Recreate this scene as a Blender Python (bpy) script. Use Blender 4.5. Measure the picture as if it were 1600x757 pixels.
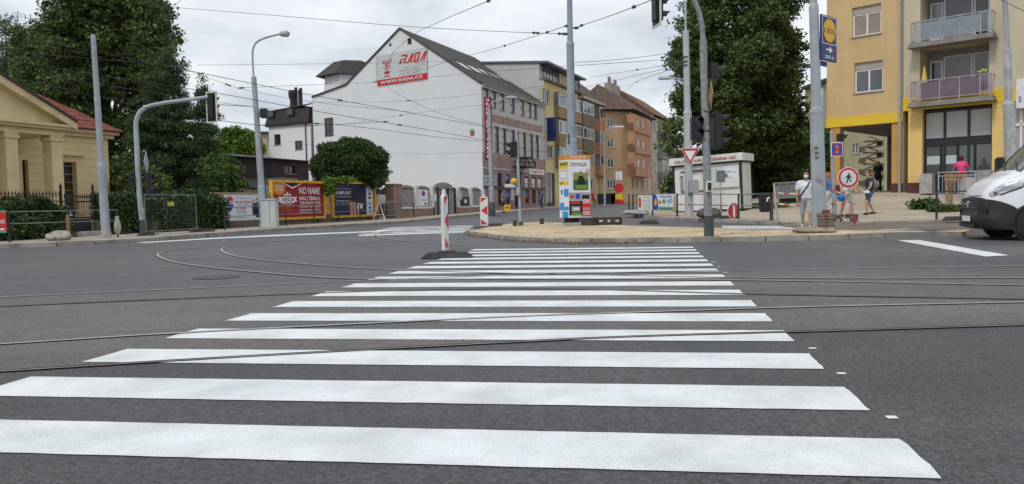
import bpy, bmesh, math, random
import numpy as np
from mathutils import Vector, Matrix
random.seed(7); RNG = np.random.default_rng(11)
SC = bpy.context.scene
for o in list(bpy.data.objects): bpy.data.objects.remove(o)
COL = SC.collection
R = math.radians
# ---------------------------------------------------------------- camera
F, PITCH, ROLL, H = 1200.0, R(2.877), R(1.155), 1.0
FWD = Vector((0, math.cos(PITCH), -math.sin(PITCH))); U0 = Vector((0, math.sin(PITCH), math.cos(PITCH))); R0 = Vector((1, 0, 0))
RIGHT = R0*math.cos(ROLL) - U0*math.sin(ROLL); UP = R0*math.sin(ROLL) + U0*math.cos(ROLL)
cd = bpy.data.cameras.new('camera'); cam = bpy.data.objects.new('camera', cd); COL.objects.link(cam)
cam.matrix_world = Matrix((( RIGHT.x, UP.x, -FWD.x, 0), (RIGHT.y, UP.y, -FWD.y, 0), (RIGHT.z, UP.z, -FWD.z, H), (0, 0, 0, 1)))
cd.sensor_fit = 'HORIZONTAL'; cd.sensor_width = 36; cd.lens = 36*F/1600; cd.clip_start = .05; cd.clip_end = 6000
SC.camera = cam
# ---------------------------------------------------------------- light: bright overcast sky, weak wide sun
SUN_EL, SUN_AZ = R(52), R(215)      # azimuth clockwise from +Y
SC.world = bpy.data.worlds.new('World'); SC.world.use_nodes = True
def _world():
    nt = SC.world.node_tree; N = nt.nodes; L = nt.links; N.clear()
    out = N.new('ShaderNodeOutputWorld')
    sky = N.new('ShaderNodeTexSky'); sky.sky_type = 'NISHITA'; sky.sun_disc = False
    sky.sun_elevation = SUN_EL; sky.sun_rotation = SUN_AZ; sky.air_density = 1.0; sky.dust_density = 2.0
    b1 = N.new('ShaderNodeBackground'); b1.inputs['Strength'].default_value = .1; L.new(sky.outputs[0], b1.inputs[0])
    tc = N.new('ShaderNodeTexCoord'); sep = N.new('ShaderNodeSeparateXYZ'); L.new(tc.outputs['Generated'], sep.inputs[0])
    # cloud deck: direction projected on a flat layer
    zc = N.new('ShaderNodeMath'); zc.operation = 'MAXIMUM'; zc.inputs[1].default_value = 0.0; L.new(sep.outputs[2], zc.inputs[0])
    za = N.new('ShaderNodeMath'); za.operation = 'ADD'; za.inputs[1].default_value = .16; L.new(zc.outputs[0], za.inputs[0])
    dx = N.new('ShaderNodeMath'); dx.operation = 'DIVIDE'; L.new(sep.outputs[0], dx.inputs[0]); L.new(za.outputs[0], dx.inputs[1])
    dy = N.new('ShaderNodeMath'); dy.operation = 'DIVIDE'; L.new(sep.outputs[1], dy.inputs[0]); L.new(za.outputs[0], dy.inputs[1])
    cmb = N.new('ShaderNodeCombineXYZ'); L.new(dx.outputs[0], cmb.inputs[0]); L.new(dy.outputs[0], cmb.inputs[1])
    n1 = N.new('ShaderNodeTexNoise'); n1.inputs['Scale'].default_value = 1.25; n1.inputs['Detail'].default_value = 6; n1.inputs['Roughness'].default_value = .5
    n1.inputs['Distortion'].default_value = .35; L.new(cmb.outputs[0], n1.inputs['Vector'])
    cr = N.new('ShaderNodeValToRGB'); e = cr.color_ramp.elements
    e[0].position = .34; e[0].color = (.50, .565, .66, 1); e[1].position = .66; e[1].color = (.98, .99, 1.0, 1)
    m = cr.color_ramp.elements.new(.5); m.color = (.76, .80, .86, 1)
    L.new(n1.outputs[0], cr.inputs[0])
    b2 = N.new('ShaderNodeBackground'); b2.inputs['Strength'].default_value = 1.06; L.new(cr.outputs[0], b2.inputs[0])
    n2 = N.new('ShaderNodeTexNoise'); n2.inputs['Scale'].default_value = .6; n2.inputs['Detail'].default_value = 5; L.new(cmb.outputs[0], n2.inputs['Vector'])
    r2 = N.new('ShaderNodeValToRGB'); r2.color_ramp.elements[0].position = .38; r2.color_ramp.elements[0].color = (.84, .84, .84, 1)
    r2.color_ramp.elements[1].position = .5; r2.color_ramp.elements[1].color = (1, 1, 1, 1); L.new(n2.outputs[0], r2.inputs[0])
    mx = N.new('ShaderNodeMixShader'); L.new(r2.outputs[0], mx.inputs[0]); L.new(b1.outputs[0], mx.inputs[1]); L.new(b2.outputs[0], mx.inputs[2])
    L.new(mx.outputs[0], out.inputs[0])
_world()
sl = bpy.data.lights.new('sun', 'SUN'); sl.energy = 1.5; sl.angle = R(10); sl.color = (1, .96, .9)
so = bpy.data.objects.new('sun', sl); COL.objects.link(so); so.location = (0, -20, 60)
sd = Vector((math.sin(SUN_AZ)*math.cos(SUN_EL), math.cos(SUN_AZ)*math.cos(SUN_EL), math.sin(SUN_EL)))
so.rotation_euler = (-sd).to_track_quat('-Z', 'Y').to_euler()
vs = SC.view_settings; SC.display_settings.display_device = 'sRGB'; vs.view_transform = 'Standard'; vs.look = 'None'; vs.exposure = 0.0; vs.gamma = 1; vs.use_curve_mapping = False
# ---------------------------------------------------------------- pixel helpers
def ray(u, v):
    d = RIGHT*((u-800)/F) - UP*((v-378.5)/F) + FWD
    return d/d.y
def W(u, v, D):                       # point on a pixel's ray at distance D along +Y
    d = ray(u, v); return Vector((d.x*D, D, H+d.z*D))
# terrain: nearly level junction, rising to the right-hand plaza and up the far street
GX = [-400, -60, -15, 0, 6, 12, 18, 26, 60, 400]
GY = [-400, 21, 26, 31, 38, 50, 66, 80, 105, 140, 1500]
GZ = [[0]*10, [0]*10,
      [0, 0, 0, 0, 0, .0, .03, .05, .1, .1],
      [0, 0, 0, .02, .08, .20, .34, .42, .5, .5],
      [0, 0, 0, .05, .22, .50, 1.02, 1.12, 1.2, 1.2],
      [0, 0, .02, .12, .34, .75, 1.2, 1.25, 1.3, 1.3],
      [.05, .05, .1, .30, .4, .6, 1.2, 1.3, 1.3, 1.3],
      [.1, .1, .2, .42, .5, .6, 1.0, 1.2, 1.3, 1.3],
      [.3, .3, .4, .6, .65, .68, .72, .8, 1., 1.],
      [.5, .5, .6, .8, .85, .9, .9, 1., 1., 1.],
      [.5]*10]
def g(x, y):
    i = max(0, min(len(GX)-2, int(np.searchsorted(GX, x))-1)); j = max(0, min(len(GY)-2, int(np.searchsorted(GY, y))-1))
    a = min(1, max(0, (x-GX[i])/(GX[i+1]-GX[i]))); b = min(1, max(0, (y-GY[j])/(GY[j+1]-GY[j])))
    return (GZ[j][i]*(1-a)+GZ[j][i+1]*a)*(1-b)+(GZ[j+1][i]*(1-a)+GZ[j+1][i+1]*a)*b
def GR(u, v, off=0.0):                # where a pixel's ray meets the terrain (+off)
    d = ray(u, v); D = 2.0
    while D < 200:
        if H+d.z*D < g(d.x*D, D)+off: break
        D += .05
    return Vector((d.x*D, D, g(d.x*D, D)+off))
def on(u, D, off=0.0):                # terrain point straight below pixel column u at distance D
    d = ray(u, 320); return Vector((d.x*D, D, g(d.x*D, D)+off))
# ---------------------------------------------------------------- mesh helpers
class MB:
    def __init__(s): s.v = []; s.f = []; s.m = []
    def add(s, vs, fs, mi=0):
        b = len(s.v); s.v += [tuple(x) for x in vs]; s.f += [tuple(i+b for i in f) for f in fs]; s.m += [mi]*len(fs); return s
    def quad(s, a, b, c, d, mi=0): return s.add([a, b, c, d], [(0, 1, 2, 3)], mi)
    def box(s, c, sz, ax=None, mi=0):
        c = Vector(c); X, Y, Z = ax or (Vector((1, 0, 0)), Vector((0, 1, 0)), Vector((0, 0, 1)))
        hx, hy, hz = [q/2 for q in sz]; vs = []
        for k in (-1, 1):
            for j in (-1, 1):
                for i in (-1, 1): vs.append(c+X*(i*hx)+Y*(j*hy)+Z*(k*hz))
        return s.add(vs, [(0, 2, 3, 1), (4, 5, 7, 6), (0, 1, 5, 4), (2, 6, 7, 3), (0, 4, 6, 2), (1, 3, 7, 5)], mi)
    def prism(s, pts, off, mi=0, cap=True):
        off = Vector(off); n = len(pts); a = [Vector(p) for p in pts]; vs = a+[p+off for p in a]
        fs = [(i, (i+1) % n, n+(i+1) % n, n+i) for i in range(n)]
        if cap: fs += [tuple(range(n))[::-1], tuple(range(n, 2*n))]
        return s.add(vs, fs, mi)
    def tube(s, path, rad, n=8, mi=0, cap=True):
        P = [Vector(p) for p in path]; rs = rad if hasattr(rad, '__len__') else [rad]*len(P); vs = []; fs = []; prev = None
        for i, p in enumerate(P):
            t = (P[min(i+1, len(P)-1)]-P[max(i-1, 0)]).normalized()
            x = t.orthogonal().normalized() if prev is None else (prev-t*prev.dot(t)).normalized()
            prev = x; y = t.cross(x)
            for k in range(n):
                a = 2*math.pi*k/n; vs.append(p+(x*math.cos(a)+y*math.sin(a))*rs[i])
        for i in range(len(P)-1):
            for k in range(n): fs.append((i*n+k, i*n+(k+1) % n, (i+1)*n+(k+1) % n, (i+1)*n+k))
        if cap: fs += [tuple(range(n))[::-1], tuple(range((len(P)-1)*n, len(P)*n))]
        return s.add(vs, fs, mi)
    def ball(s, c, r, seg=10, rings=6, mi=0):
        c = Vector(c); r = r if hasattr(r, '__len__') else (r, r, r); vs = []; fs = []
        for i in range(rings+1):
            t = math.pi*i/rings
            for k in range(seg):
                a = 2*math.pi*k/seg; vs.append((c.x+r[0]*math.sin(t)*math.cos(a), c.y+r[1]*math.sin(t)*math.sin(a), c.z+r[2]*math.cos(t)))
        for i in range(rings):
            for k in range(seg): fs.append((i*seg+k, (i+1)*seg+k, (i+1)*seg+(k+1) % seg, i*seg+(k+1) % seg))
        return s.add(vs, fs, mi)
def wl(o):
    v = Vector((0, 0, 0))
    while o: v += o.location; o = o.parent
    return v
def O(name, mb, mat, parent=None, loc=None, smooth=False, bevel=0, kind=None):
    me = bpy.data.meshes.new(name); L = Vector(loc) if loc is not None else Vector((0, 0, 0))
    base = L+(wl(parent) if parent else Vector((0, 0, 0)))
    me.from_pydata([(v[0]-base.x, v[1]-base.y, v[2]-base.z) for v in mb.v], [], mb.f)
    for m in (mat if isinstance(mat, (list, tuple)) else [mat]): me.materials.append(m)
    if len(me.materials) > 1: me.polygons.foreach_set('material_index', mb.m)
    bm = bmesh.new(); bm.from_mesh(me); bmesh.ops.recalc_face_normals(bm, faces=bm.faces)
    if bevel:
        bmesh.ops.bevel(bm, geom=[e for e in bm.edges if len(e.link_faces) == 2 and e.calc_face_angle() > .5], offset=bevel, segments=2, affect='EDGES', clamp_overlap=True)
    bm.to_mesh(me); bm.free()
    if smooth: me.shade_smooth(); me.set_sharp_from_angle(angle=R(40))
    o = bpy.data.objects.new(name, me); COL.objects.link(o); o.location = L; o.parent = parent
    if kind: o['kind'] = kind
    return o
def tag(o, label, cat, group=None):
    o['label'] = label; o['category'] = cat
    if group: o['group'] = group
    return o
def thing(name, label, cat, loc, group=None):
    o = bpy.data.objects.new(name, None); COL.objects.link(o); o.location = loc; o.empty_display_size = .2
    return tag(o, label, cat, group)
def T(name, mb, mat, label, cat, group=None, **k):     # a thing that is one mesh, origin at its base
    a = np.array(mb.v); lo = a.min(0); hi = a.max(0)
    return tag(O(name, mb, mat, None, ((lo[0]+hi[0])/2, (lo[1]+hi[1])/2, lo[2]), **k), label, cat, group)
def inst(name, mesh, parent, wpos, rotz=0, scale=None):  # another object on shared mesh data
    o = bpy.data.objects.new(name, mesh); COL.objects.link(o); o.parent = parent; o.location = Vector(wpos)-(wl(parent) if parent else Vector()); o.rotation_euler.z = rotz
    if scale: o.scale = scale
    return o
def copy_tree(o, loc=None, rotz=None, label=None, parent=None):
    c = o.copy(); COL.objects.link(c); c.parent = parent
    if loc is not None: c.location = loc
    if rotz is not None: c.rotation_euler.z = rotz
    if label: c['label'] = label
    for ch in list(o.children): copy_tree(ch, parent=c)
    return c
def struct(o): o['kind'] = 'structure'; return o
# ---------------------------------------------------------------- materials
_mats = {}
def M(name, col, rough=.7, var=.18, scale=2.0, bump=.0, bscale=40., metal=0., streak=0., spec=.4, fine=0., fscale=60., coat=0.):
    if name in _mats: return _mats[name]
    m = bpy.data.materials.new(name); m.use_nodes = True; nt = m.node_tree; N = nt.nodes; L = nt.links; b = N['Principled BSDF']
    b.inputs['Roughness'].default_value = rough; b.inputs['Metallic'].default_value = metal; b.inputs['Specular IOR Level'].default_value = spec; b.inputs['Coat Weight'].default_value = coat
    geo = N.new('ShaderNodeNewGeometry'); pos = geo.outputs['Position']
    c = Vector(col[:3])
    def noise(sc, det=4, vec=pos, ro=.55):
        n = N.new('ShaderNodeTexNoise'); n.inputs['Scale'].default_value = sc; n.inputs['Detail'].default_value = det; n.inputs['Roughness'].default_value = ro; L.new(vec, n.inputs['Vector']); return n.outputs[0]
    def ramp(fac, a, b_, p0=.3, p1=.7):
        r = N.new('ShaderNodeMapRange'); r.inputs[1].default_value = p0; r.inputs[2].default_value = p1; r.inputs[3].default_value = a; r.inputs[4].default_value = b_; L.new(fac, r.inputs[0]); return r.outputs[0]
    val = ramp(noise(scale), 1-var, 1+var)
    def mul(x, y):
        q = N.new('ShaderNodeMath'); q.operation = 'MULTIPLY'; L.new(x, q.inputs[0]); L.new(y, q.inputs[1]); return q.outputs[0]
    if streak:
        mp = N.new('ShaderNodeMapping'); mp.inputs['Scale'].default_value = (1, 1, .07); L.new(pos, mp.inputs[0])
        val = mul(val, ramp(noise(2.6, 5, mp.outputs[0]), 1-streak, 1, .35, .6))
    if fine: val = mul(val, ramp(noise(fscale, 3), 1-fine, 1+fine, .35, .65))
    mx = N.new('ShaderNodeVectorMath'); mx.operation = 'SCALE'; mx.inputs[0].default_value = c; L.new(val, mx.inputs['Scale'])
    L.new(mx.outputs[0], b.inputs['Base Color'])
    if bump:
        bp = N.new('ShaderNodeBump'); bp.inputs['Strength'].default_value = bump; bp.inputs['Distance'].default_value = .02; L.new(noise(bscale, 4), bp.inputs['Height']); L.new(bp.outputs[0], b.inputs['Normal'])
    _mats[name] = m; return m
def glass(name, col, rough=.06, var=.3):
    return M(name, col, rough, var, .9, spec=.9)
def leafmat(name, col, var=.45):
    m = bpy.data.materials.new(name); m.use_nodes = True; nt = m.node_tree; N = nt.nodes; L = nt.links; b = N['Principled BSDF']
    b.inputs['Roughness'].default_value = .55; b.inputs['Specular IOR Level'].default_value = .3
    geo = N.new('ShaderNodeNewGeometry'); r = N.new('ShaderNodeMapRange'); r.inputs[3].default_value = 1-var; r.inputs[4].default_value = 1+var; L.new(geo.outputs['Random Per Island'], r.inputs[0])
    n = N.new('ShaderNodeTexNoise'); n.inputs['Scale'].default_value = .7; n.inputs['Detail'].default_value = 3; L.new(geo.outputs['Position'], n.inputs['Vector'])
    cr = N.new('ShaderNodeMix'); cr.data_type = 'RGBA'; c = Vector(col); L.new(n.outputs[0], cr.inputs[0])
    cr.inputs[6].default_value = (c.x*.75, c.y*.8, c.z*.8, 1); cr.inputs[7].default_value = (c.x*1.35, c.y*1.2, c.z*.95, 1)
    mx = N.new('ShaderNodeVectorMath'); mx.operation = 'SCALE'; L.new(cr.outputs[2], mx.inputs[0]); L.new(r.outputs[0], mx.inputs['Scale']); L.new(mx.outputs[0], b.inputs['Base Color'])
    tr = N.new('ShaderNodeBsdfTranslucent'); L.new(mx.outputs[0], tr.inputs[0]); ms = N.new('ShaderNodeMixShader'); ms.inputs[0].default_value = .3
    L.new(b.outputs[0], ms.inputs[1]); L.new(tr.outputs[0], ms.inputs[2]); L.new(ms.outputs[0], N['Material Output'].inputs[0])
    return m
STEEL = M('galvanised_steel', (.36, .40, .43), .5, .14, 3, metal=.25, streak=.15)
POLEG = M('pole_grey_paint', (.37, .41, .45), .55, .14, 2.5, streak=.2, fine=.06)
DKGREY = M('dark_grey_metal', (.06, .07, .075), .5, .2, 3)
BLACKP = M('black_plastic', (.018, .019, .021), .45, .2, 4)
WHITEP = M('white_paint', (.78, .79, .79), .5, .06, 3)
REDP = M('red_paint', (.55, .03, .035), .45, .1, 3)
CONC = M('concrete', (.36, .35, .33), .85, .25, 3, bump=.3, bscale=30, fine=.12)
WOOD = M('raw_wood', (.33, .22, .13), .75, .25, 6, bump=.2, bscale=20)
RUSTY = M('rusty_iron', (.22, .12, .07), .8, .35, 9, bump=.2)
# ---------------------------------------------------------------- text and flat print
_txt = {}
def text_geo(s, bold=False):
    k = (s, bold)
    if k in _txt: return _txt[k]
    cu = bpy.data.curves.new('t', 'FONT'); cu.body = s; cu.size = 1; cu.resolution_u = 2; cu.align_x = 'LEFT'
    if bold: cu.offset = .018
    ob = bpy.data.objects.new('t', cu); COL.objects.link(ob)
    dg = bpy.context.evaluated_depsgraph_get(); me = ob.evaluated_get(dg).to_mesh()
    v = np.array([x.co[:2] for x in me.vertices]) if len(me.vertices) else np.zeros((1, 2)); f = [tuple(p.vertices) for p in me.polygons]
    ob.evaluated_get(dg).to_mesh_clear(); bpy.data.objects.remove(ob); bpy.data.curves.remove(cu)
    lo = v.min(0); hi = v.max(0); _txt[k] = ((v-lo)/np.maximum(hi-lo, 1e-6), f, (hi-lo)); return _txt[k]
class Panel:      # flat board: corner o, unit axes x (along reading direction), y (up), size w h, n = outward normal
    def __init__(s, o, x, w, h, y=(0, 0, 1)):
        s.o = Vector(o); s.x = Vector(x).normalized(); s.y = Vector(y).normalized(); s.w = w; s.h = h; s.n = s.x.cross(s.y).normalized()
    def p(s, a, b, d=0): return s.o+s.x*(a*s.w)+s.y*(b*s.h)+s.n*d
def ptext(pn, s, a0, b0, a1, b1, mat, parent, d=.006, bold=True, name='lettering', mb=None):
    v, f, _ = text_geo(s, bold); q = mb or MB()
    q.add([pn.p(a0+x*(a1-a0), b0+y*(b1-b0), d) for x, y in v], f)
    return q if mb is not None else O(name, q, mat, parent, kind='stuff' if len(s) > 1 else None)
def patch(pn, pts, mat, parent, d=.004, name='printed_field'):
    return O(name, MB().add([pn.p(a, b, d) for a, b in pts], [tuple(range(len(pts)))]), mat, parent)
def rect(a0, b0, a1, b1): return [(a0, b0), (a1, b0), (a1, b1), (a0, b1)]
def disc(a, b, ra, rb, n=28): return [(a+ra*math.cos(2*math.pi*i/n), b+rb*math.sin(2*math.pi*i/n)) for i in range(n)]
def board(pn, mat, parent, th=.03, name='panel'):
    return O(name, MB().prism([pn.p(0, 0), pn.p(1, 0), pn.p(1, 1), pn.p(0, 1)], -pn.n*th), mat, parent)
# ---------------------------------------------------------------- ground
def asphalt(name, c1, c2, grain=1.0):
    m = bpy.data.materials.new(name); m.use_nodes = True; nt = m.node_tree; N = nt.nodes; L = nt.links; b = N['Principled BSDF']
    geo = N.new('ShaderNodeNewGeometry'); pos = geo.outputs['Position']
    def noise(sc, det=4, vec=pos, ro=.55):
        n = N.new('ShaderNodeTexNoise'); n.inputs['Scale'].default_value = sc; n.inputs['Detail'].default_value = det; n.inputs['Roughness'].default_value = ro; L.new(vec, n.inputs['Vector']); return n.outputs[0]
    def mr(f, a, b_, p0=.3, p1=.7):
        r = N.new('ShaderNodeMapRange'); r.inputs[1].default_value = p0; r.inputs[2].default_value = p1; r.inputs[3].default_value = a; r.inputs[4].default_value = b_; L.new(f, r.inputs[0]); return r.outputs[0]
    def mul(x, y):
        q = N.new('ShaderNodeMath'); q.operation = 'MULTIPLY'; L.new(x, q.inputs[0]); L.new(y, q.inputs[1]); return q.outputs[0]
    mp = N.new('ShaderNodeMapping'); mp.inputs['Rotation'].default_value = (0, 0, R(8)); mp.inputs['Scale'].default_value = (.12, 1, 1); L.new(pos, mp.inputs[0])
    val = mul(mul(mr(noise(.35), .78, 1.22), mr(noise(1.4, 4, mp.outputs[0]), .88, 1.14)), mr(noise(4.2), .9, 1.1))
    v = N.new('ShaderNodeTexVoronoi'); v.inputs['Scale'].default_value = 85; L.new(pos, v.inputs['Vector'])
    sp = N.new('ShaderNodeSeparateColor'); L.new(v.outputs['Color'], sp.inputs[0])
    val = mul(val, mr(sp.outputs[0], 1-.55*grain, 1+.75*grain, 0, 1)); val = mul(val, mr(noise(160, 2), .72, 1.3)); val = mul(val, mr(noise(24, 3), .88, 1.12))
    cm = N.new('ShaderNodeMix'); cm.data_type = 'RGBA'; cm.inputs[6].default_value = (*c1, 1); cm.inputs[7].default_value = (*c2, 1); L.new(mr(noise(.16, 3), 0, 1, .42, .58), cm.inputs[0])
    mx = N.new('ShaderNodeVectorMath'); mx.operation = 'SCALE'; L.new(cm.outputs[2], mx.inputs[0]); L.new(val, mx.inputs['Scale']); L.new(mx.outputs[0], b.inputs['Base Color'])
    b.inputs['Roughness'].default_value = .6; b.inputs['Specular IOR Level'].default_value = .55
    bp = N.new('ShaderNodeBump'); bp.inputs['Strength'].default_value = .55; bp.inputs['Distance'].default_value = .008; L.new(v.outputs['Distance'], bp.inputs['Height']); L.new(bp.outputs[0], b.inputs['Normal'])
    return m
ASPH = asphalt('asphalt', (.068, .071, .079), (.083, .083, .084)); ASPH_NEW = asphalt('fresh_dark_asphalt', (.047, .048, .051), (.057, .057, .058), .9); ASPH_OLD = asphalt('old_brown_asphalt', (.092, .089, .087), (.102, .097, .092), .7)
def road_paint():
    m = bpy.data.materials.new('road_paint'); m.use_nodes = True; nt = m.node_tree; N = nt.nodes; L = nt.links; b = N['Principled BSDF']
    geo = N.new('ShaderNodeNewGeometry'); pos = geo.outputs['Position']
    def noise(sc, det=4, ro=.6):
        n = N.new('ShaderNodeTexNoise'); n.inputs['Scale'].default_value = sc; n.inputs['Detail'].default_value = det; n.inputs['Roughness'].default_value = ro; L.new(pos, n.inputs['Vector']); return n.outputs[0]
    def mr(f, a, b_, p0, p1):
        r = N.new('ShaderNodeMapRange'); r.inputs[1].default_value = p0; r.inputs[2].default_value = p1; r.inputs[3].default_value = a; r.inputs[4].default_value = b_; L.new(f, r.inputs[0]); return r.outputs[0]
    a = N.new('ShaderNodeMath'); a.operation = 'MULTIPLY'; L.new(mr(noise(2.2), .80, 1.05, .32, .62), a.inputs[0]); L.new(mr(noise(170, 2), .74, 1.06, .3, .55), a.inputs[1])
    # pinholes where the aggregate shows through
    h = N.new('ShaderNodeMath'); h.operation = 'MULTIPLY'; L.new(mr(noise(90, 3), .0, 1, .26, .33), h.inputs[0]); h.inputs[1].default_value = 1.0
    mx = N.new('ShaderNodeVectorMath'); mx.operation = 'SCALE'; mx.inputs[0].default_value = (.72, .75, .755); L.new(a.outputs[0], mx.inputs['Scale'])
    mi = N.new('ShaderNodeMix'); mi.data_type = 'RGBA'; mi.inputs[6].default_value = (.3, .31, .32, 1); L.new(h.outputs[0], mi.inputs[0]); L.new(mx.outputs[0], mi.inputs[7]); L.new(mi.outputs[2], b.inputs['Base Color'])
    b.inputs['Roughness'].default_value = .6
    bp = N.new('ShaderNodeBump'); bp.inputs['Strength'].default_value = .35; bp.inputs['Distance'].default_value = .006; L.new(noise(120, 3), bp.inputs['Height']); L.new(bp.outputs[0], b.inputs['Normal'])
    return m
PAINT = road_paint()
def sheet(xs, ys, off):
    mb = MB(); n = len(xs)
    mb.add([(x, y, g(x, y)+off) for y in ys for x in xs], [(j*n+i, j*n+i+1, (j+1)*n+i+1, (j+1)*n+i) for j in range(len(ys)-1) for i in range(n-1)]); return mb
far = [-1500, -600, -250, -120]
ground = struct(O('ground', sheet(far+list(range(-80, 81, 8))+[120, 250, 600, 1500], [-1500, -400, -100, -30]+list(range(-10, 160, 10))+[200, 400, 900, 2500], -.06), M('earth', (.16, .14, .11), .95, .3, .4, bump=.3)))
road = struct(O('road', sheet(sorted(set(list(range(-64, 65, 2))+[-15, 0, 6, 12, 18, 26])), sorted(set(list(range(-12, 150, 2))+[21, 31, 105])), 0), ASPH, smooth=True))
def slab(name, poly, off, mats, drop=.2, parent=None, cell=2.0):
    bm = bmesh.new(); f = bm.faces.new([bm.verts.new((p[0], p[1], 0)) for p in poly]); bmesh.ops.triangulate(bm, faces=[f])
    a = np.array([p[:2] for p in poly]); lo = a.min(0); hi = a.max(0)
    for ax in (0, 1):
        for c in np.arange(math.floor(lo[ax]/cell)*cell+cell, hi[ax], cell):
            co = [0, 0, 0]; no = [0, 0, 0]; co[ax] = c; no[ax] = 1
            bmesh.ops.bisect_plane(bm, geom=bm.verts[:]+bm.edges[:]+bm.faces[:], plane_co=co, plane_no=no, dist=1e-5)
    for v in bm.verts: v.co.z = g(v.co.x, v.co.y)+off
    bmesh.ops.recalc_face_normals(bm, faces=bm.faces)
    for f in bm.faces:
        if f.normal.z < 0: f.normal_flip()
    ed = [e for e in bm.edges if len(e.link_faces) == 1]
    r = bmesh.ops.extrude_edge_only(bm, edges=ed)
    for v in r['geom']:
        if isinstance(v, bmesh.types.BMVert): v.co.z -= drop
    me = bpy.data.meshes.new(name); bm.to_mesh(me); bm.free(); me.materials.append(mats)
    o = bpy.data.objects.new(name, me); COL.objects.link(o); o.parent = parent; return o
def resample(path, step):
    P = [Vector((p[0], p[1], 0)) for p in path]; out = [P[0].copy()]; acc = 0
    for a, b in zip(P, P[1:]):
        L = (b-a).length; t = step-acc
        while t <= L: out.append(a+(b-a)*(t/L)); t += step
        acc = (acc+L) % step
    return out
KERB = M('granite_kerb', (.30, .28, .25), .85, .3, 2.2, bump=.4, bscale=30, fine=.15)
_kb = MB().box((0, 0, -.1), (.98, .16, .2)); _ko = O('kerb_stone', _kb, KERB, bevel=.012); KMESH = _ko.data; bpy.data.objects.remove(_ko)
def kerb(path, off, parent, step=1.0):
    pts = resample(path, step)
    for a, b in zip(pts, pts[1:]):
        m = (a+b)/2; d = b-a; L = d.length
        o = inst('kerb_stone', KMESH, parent, (m.x, m.y, g(m.x, m.y)+off+random.uniform(-.008, .01)), math.atan2(d.y, d.x)+random.uniform(-.012, .012), (L, 1, 1))
        sl = (g(b.x, b.y)-g(a.x, a.y))/max(L, .01); o.rotation_euler.y = -math.atan(sl)
def smooth(pts, it=2):
    for _ in range(it):
        q = [pts[0]]
        for a, b in zip(pts, pts[1:]): q += [a*.75+b*.25, a*.25+b*.75]
        pts = q+[pts[-1]]
    return pts
# --- crossing stripes
TH, THS, PER, O0, XL, XR = R(9.7114), R(-7.9978), .89064, 3.28239, -3.67922, 1.02975
def zebra_pt(nn, a):   # a = cos(TH)x - sin(TH)y ; nn = -sin(THS)x + cos(THS)y
    A = np.array([[math.cos(TH), -math.sin(TH)], [-math.sin(THS), math.cos(THS)]]); x = np.linalg.solve(A, [a, nn]); return Vector((x[0], x[1], 0))
def flat_strip(name, pts, mat, z, parent): return O(name, MB().add([(p[0], p[1], g(p[0], p[1])+z) for p in pts], [tuple(range(len(pts)))]), mat, parent)
for k in range(16):
    far_n = O0+PER*k; near_n = far_n-PER*.512; rr = lambda: random.uniform(-.012, .012)
    pts = []
    for nn, aa, bb in ((near_n, XL, XR), (far_n, XR, XL)):
        e0, e1 = zebra_pt(nn, aa+rr()), zebra_pt(nn, bb+rr())
        for i in range(49):
            t = i/48; q = e0.lerp(e1, t); pts.append(q+Vector((0, random.uniform(-.003, .003) if 0 < i < 48 else 0, 0)))
        for i in range(1, 6):   # ragged end
            e2 = zebra_pt(near_n+(far_n-near_n)*i/6, bb+random.uniform(-.004, .004)) if nn == near_n else zebra_pt(far_n+(near_n-far_n)*i/6, XL+random.uniform(-.004, .004)); pts.append(e2)
    s = flat_strip('crossing_stripe', pts, PAINT, .0075, road)
for k in range(16):   # small layout marks along the right-hand edge
    for fr in (.3, .62):
        if random.random() < .38:
            c = zebra_pt(O0+PER*(k-1)+PER*.5*fr+.05, XR+.06); flat_strip('layout_mark', [c+Vector((-.025, -.022, 0)), c+Vector((.022, -.026, 0)), c+Vector((.028, .02, 0)), c+Vector((-.02, .022, 0))], PAINT, .0075, road)
# --- other markings, given as pixel quads on the road
def mark(name, px): return flat_strip(name, [GR(u, v) for u, v in px], PAINT, .0075, road)
mark('lane_line', [(1402, 376.5), (1437, 376), (1577, 400), (1540, 402)])
mark('lane_line', [(1352, 361.5), (1372, 361), (1480, 355.5), (1466, 355)])
def stripe_set(px_left, px_right, n, name='crossing_stripe', duty=.52):  # stripes side by side between two kerb lines
    a0, a1 = px_left; b0, b1 = px_right
    for k in range(n):
        t0 = k/n; t1 = (k+duty)/n
        flat_strip(name, [a0.lerp(a1, t0), b0.lerp(b1, t0), b0.lerp(b1, t1), a0.lerp(a1, t1)], PAINT, .006, road)
stripe_set((GR(1128, 357.3), GR(1128, 353.2)), (GR(1365, 359.8), GR(1395, 353.6)), 4, duty=.78)
stripe_set((GR(560, 366), GR(615, 355)), (GR(728, 362), GR(742, 352)), 5)
for pts in ([(212, 379.6), (330, 372.5), (430, 367.5), (560, 362.5), (640, 358.5), (640, 359.8), (560, 364.2), (430, 369.6), (330, 374.2), (225, 380.2)],):
    flat_strip('edge_line', [GR(u, v) for u, v in pts], PAINT, .005, road)
mark('stop_line', [(560, 369.5), (735, 363.5), (735, 362.2), (560, 367.5)])
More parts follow.
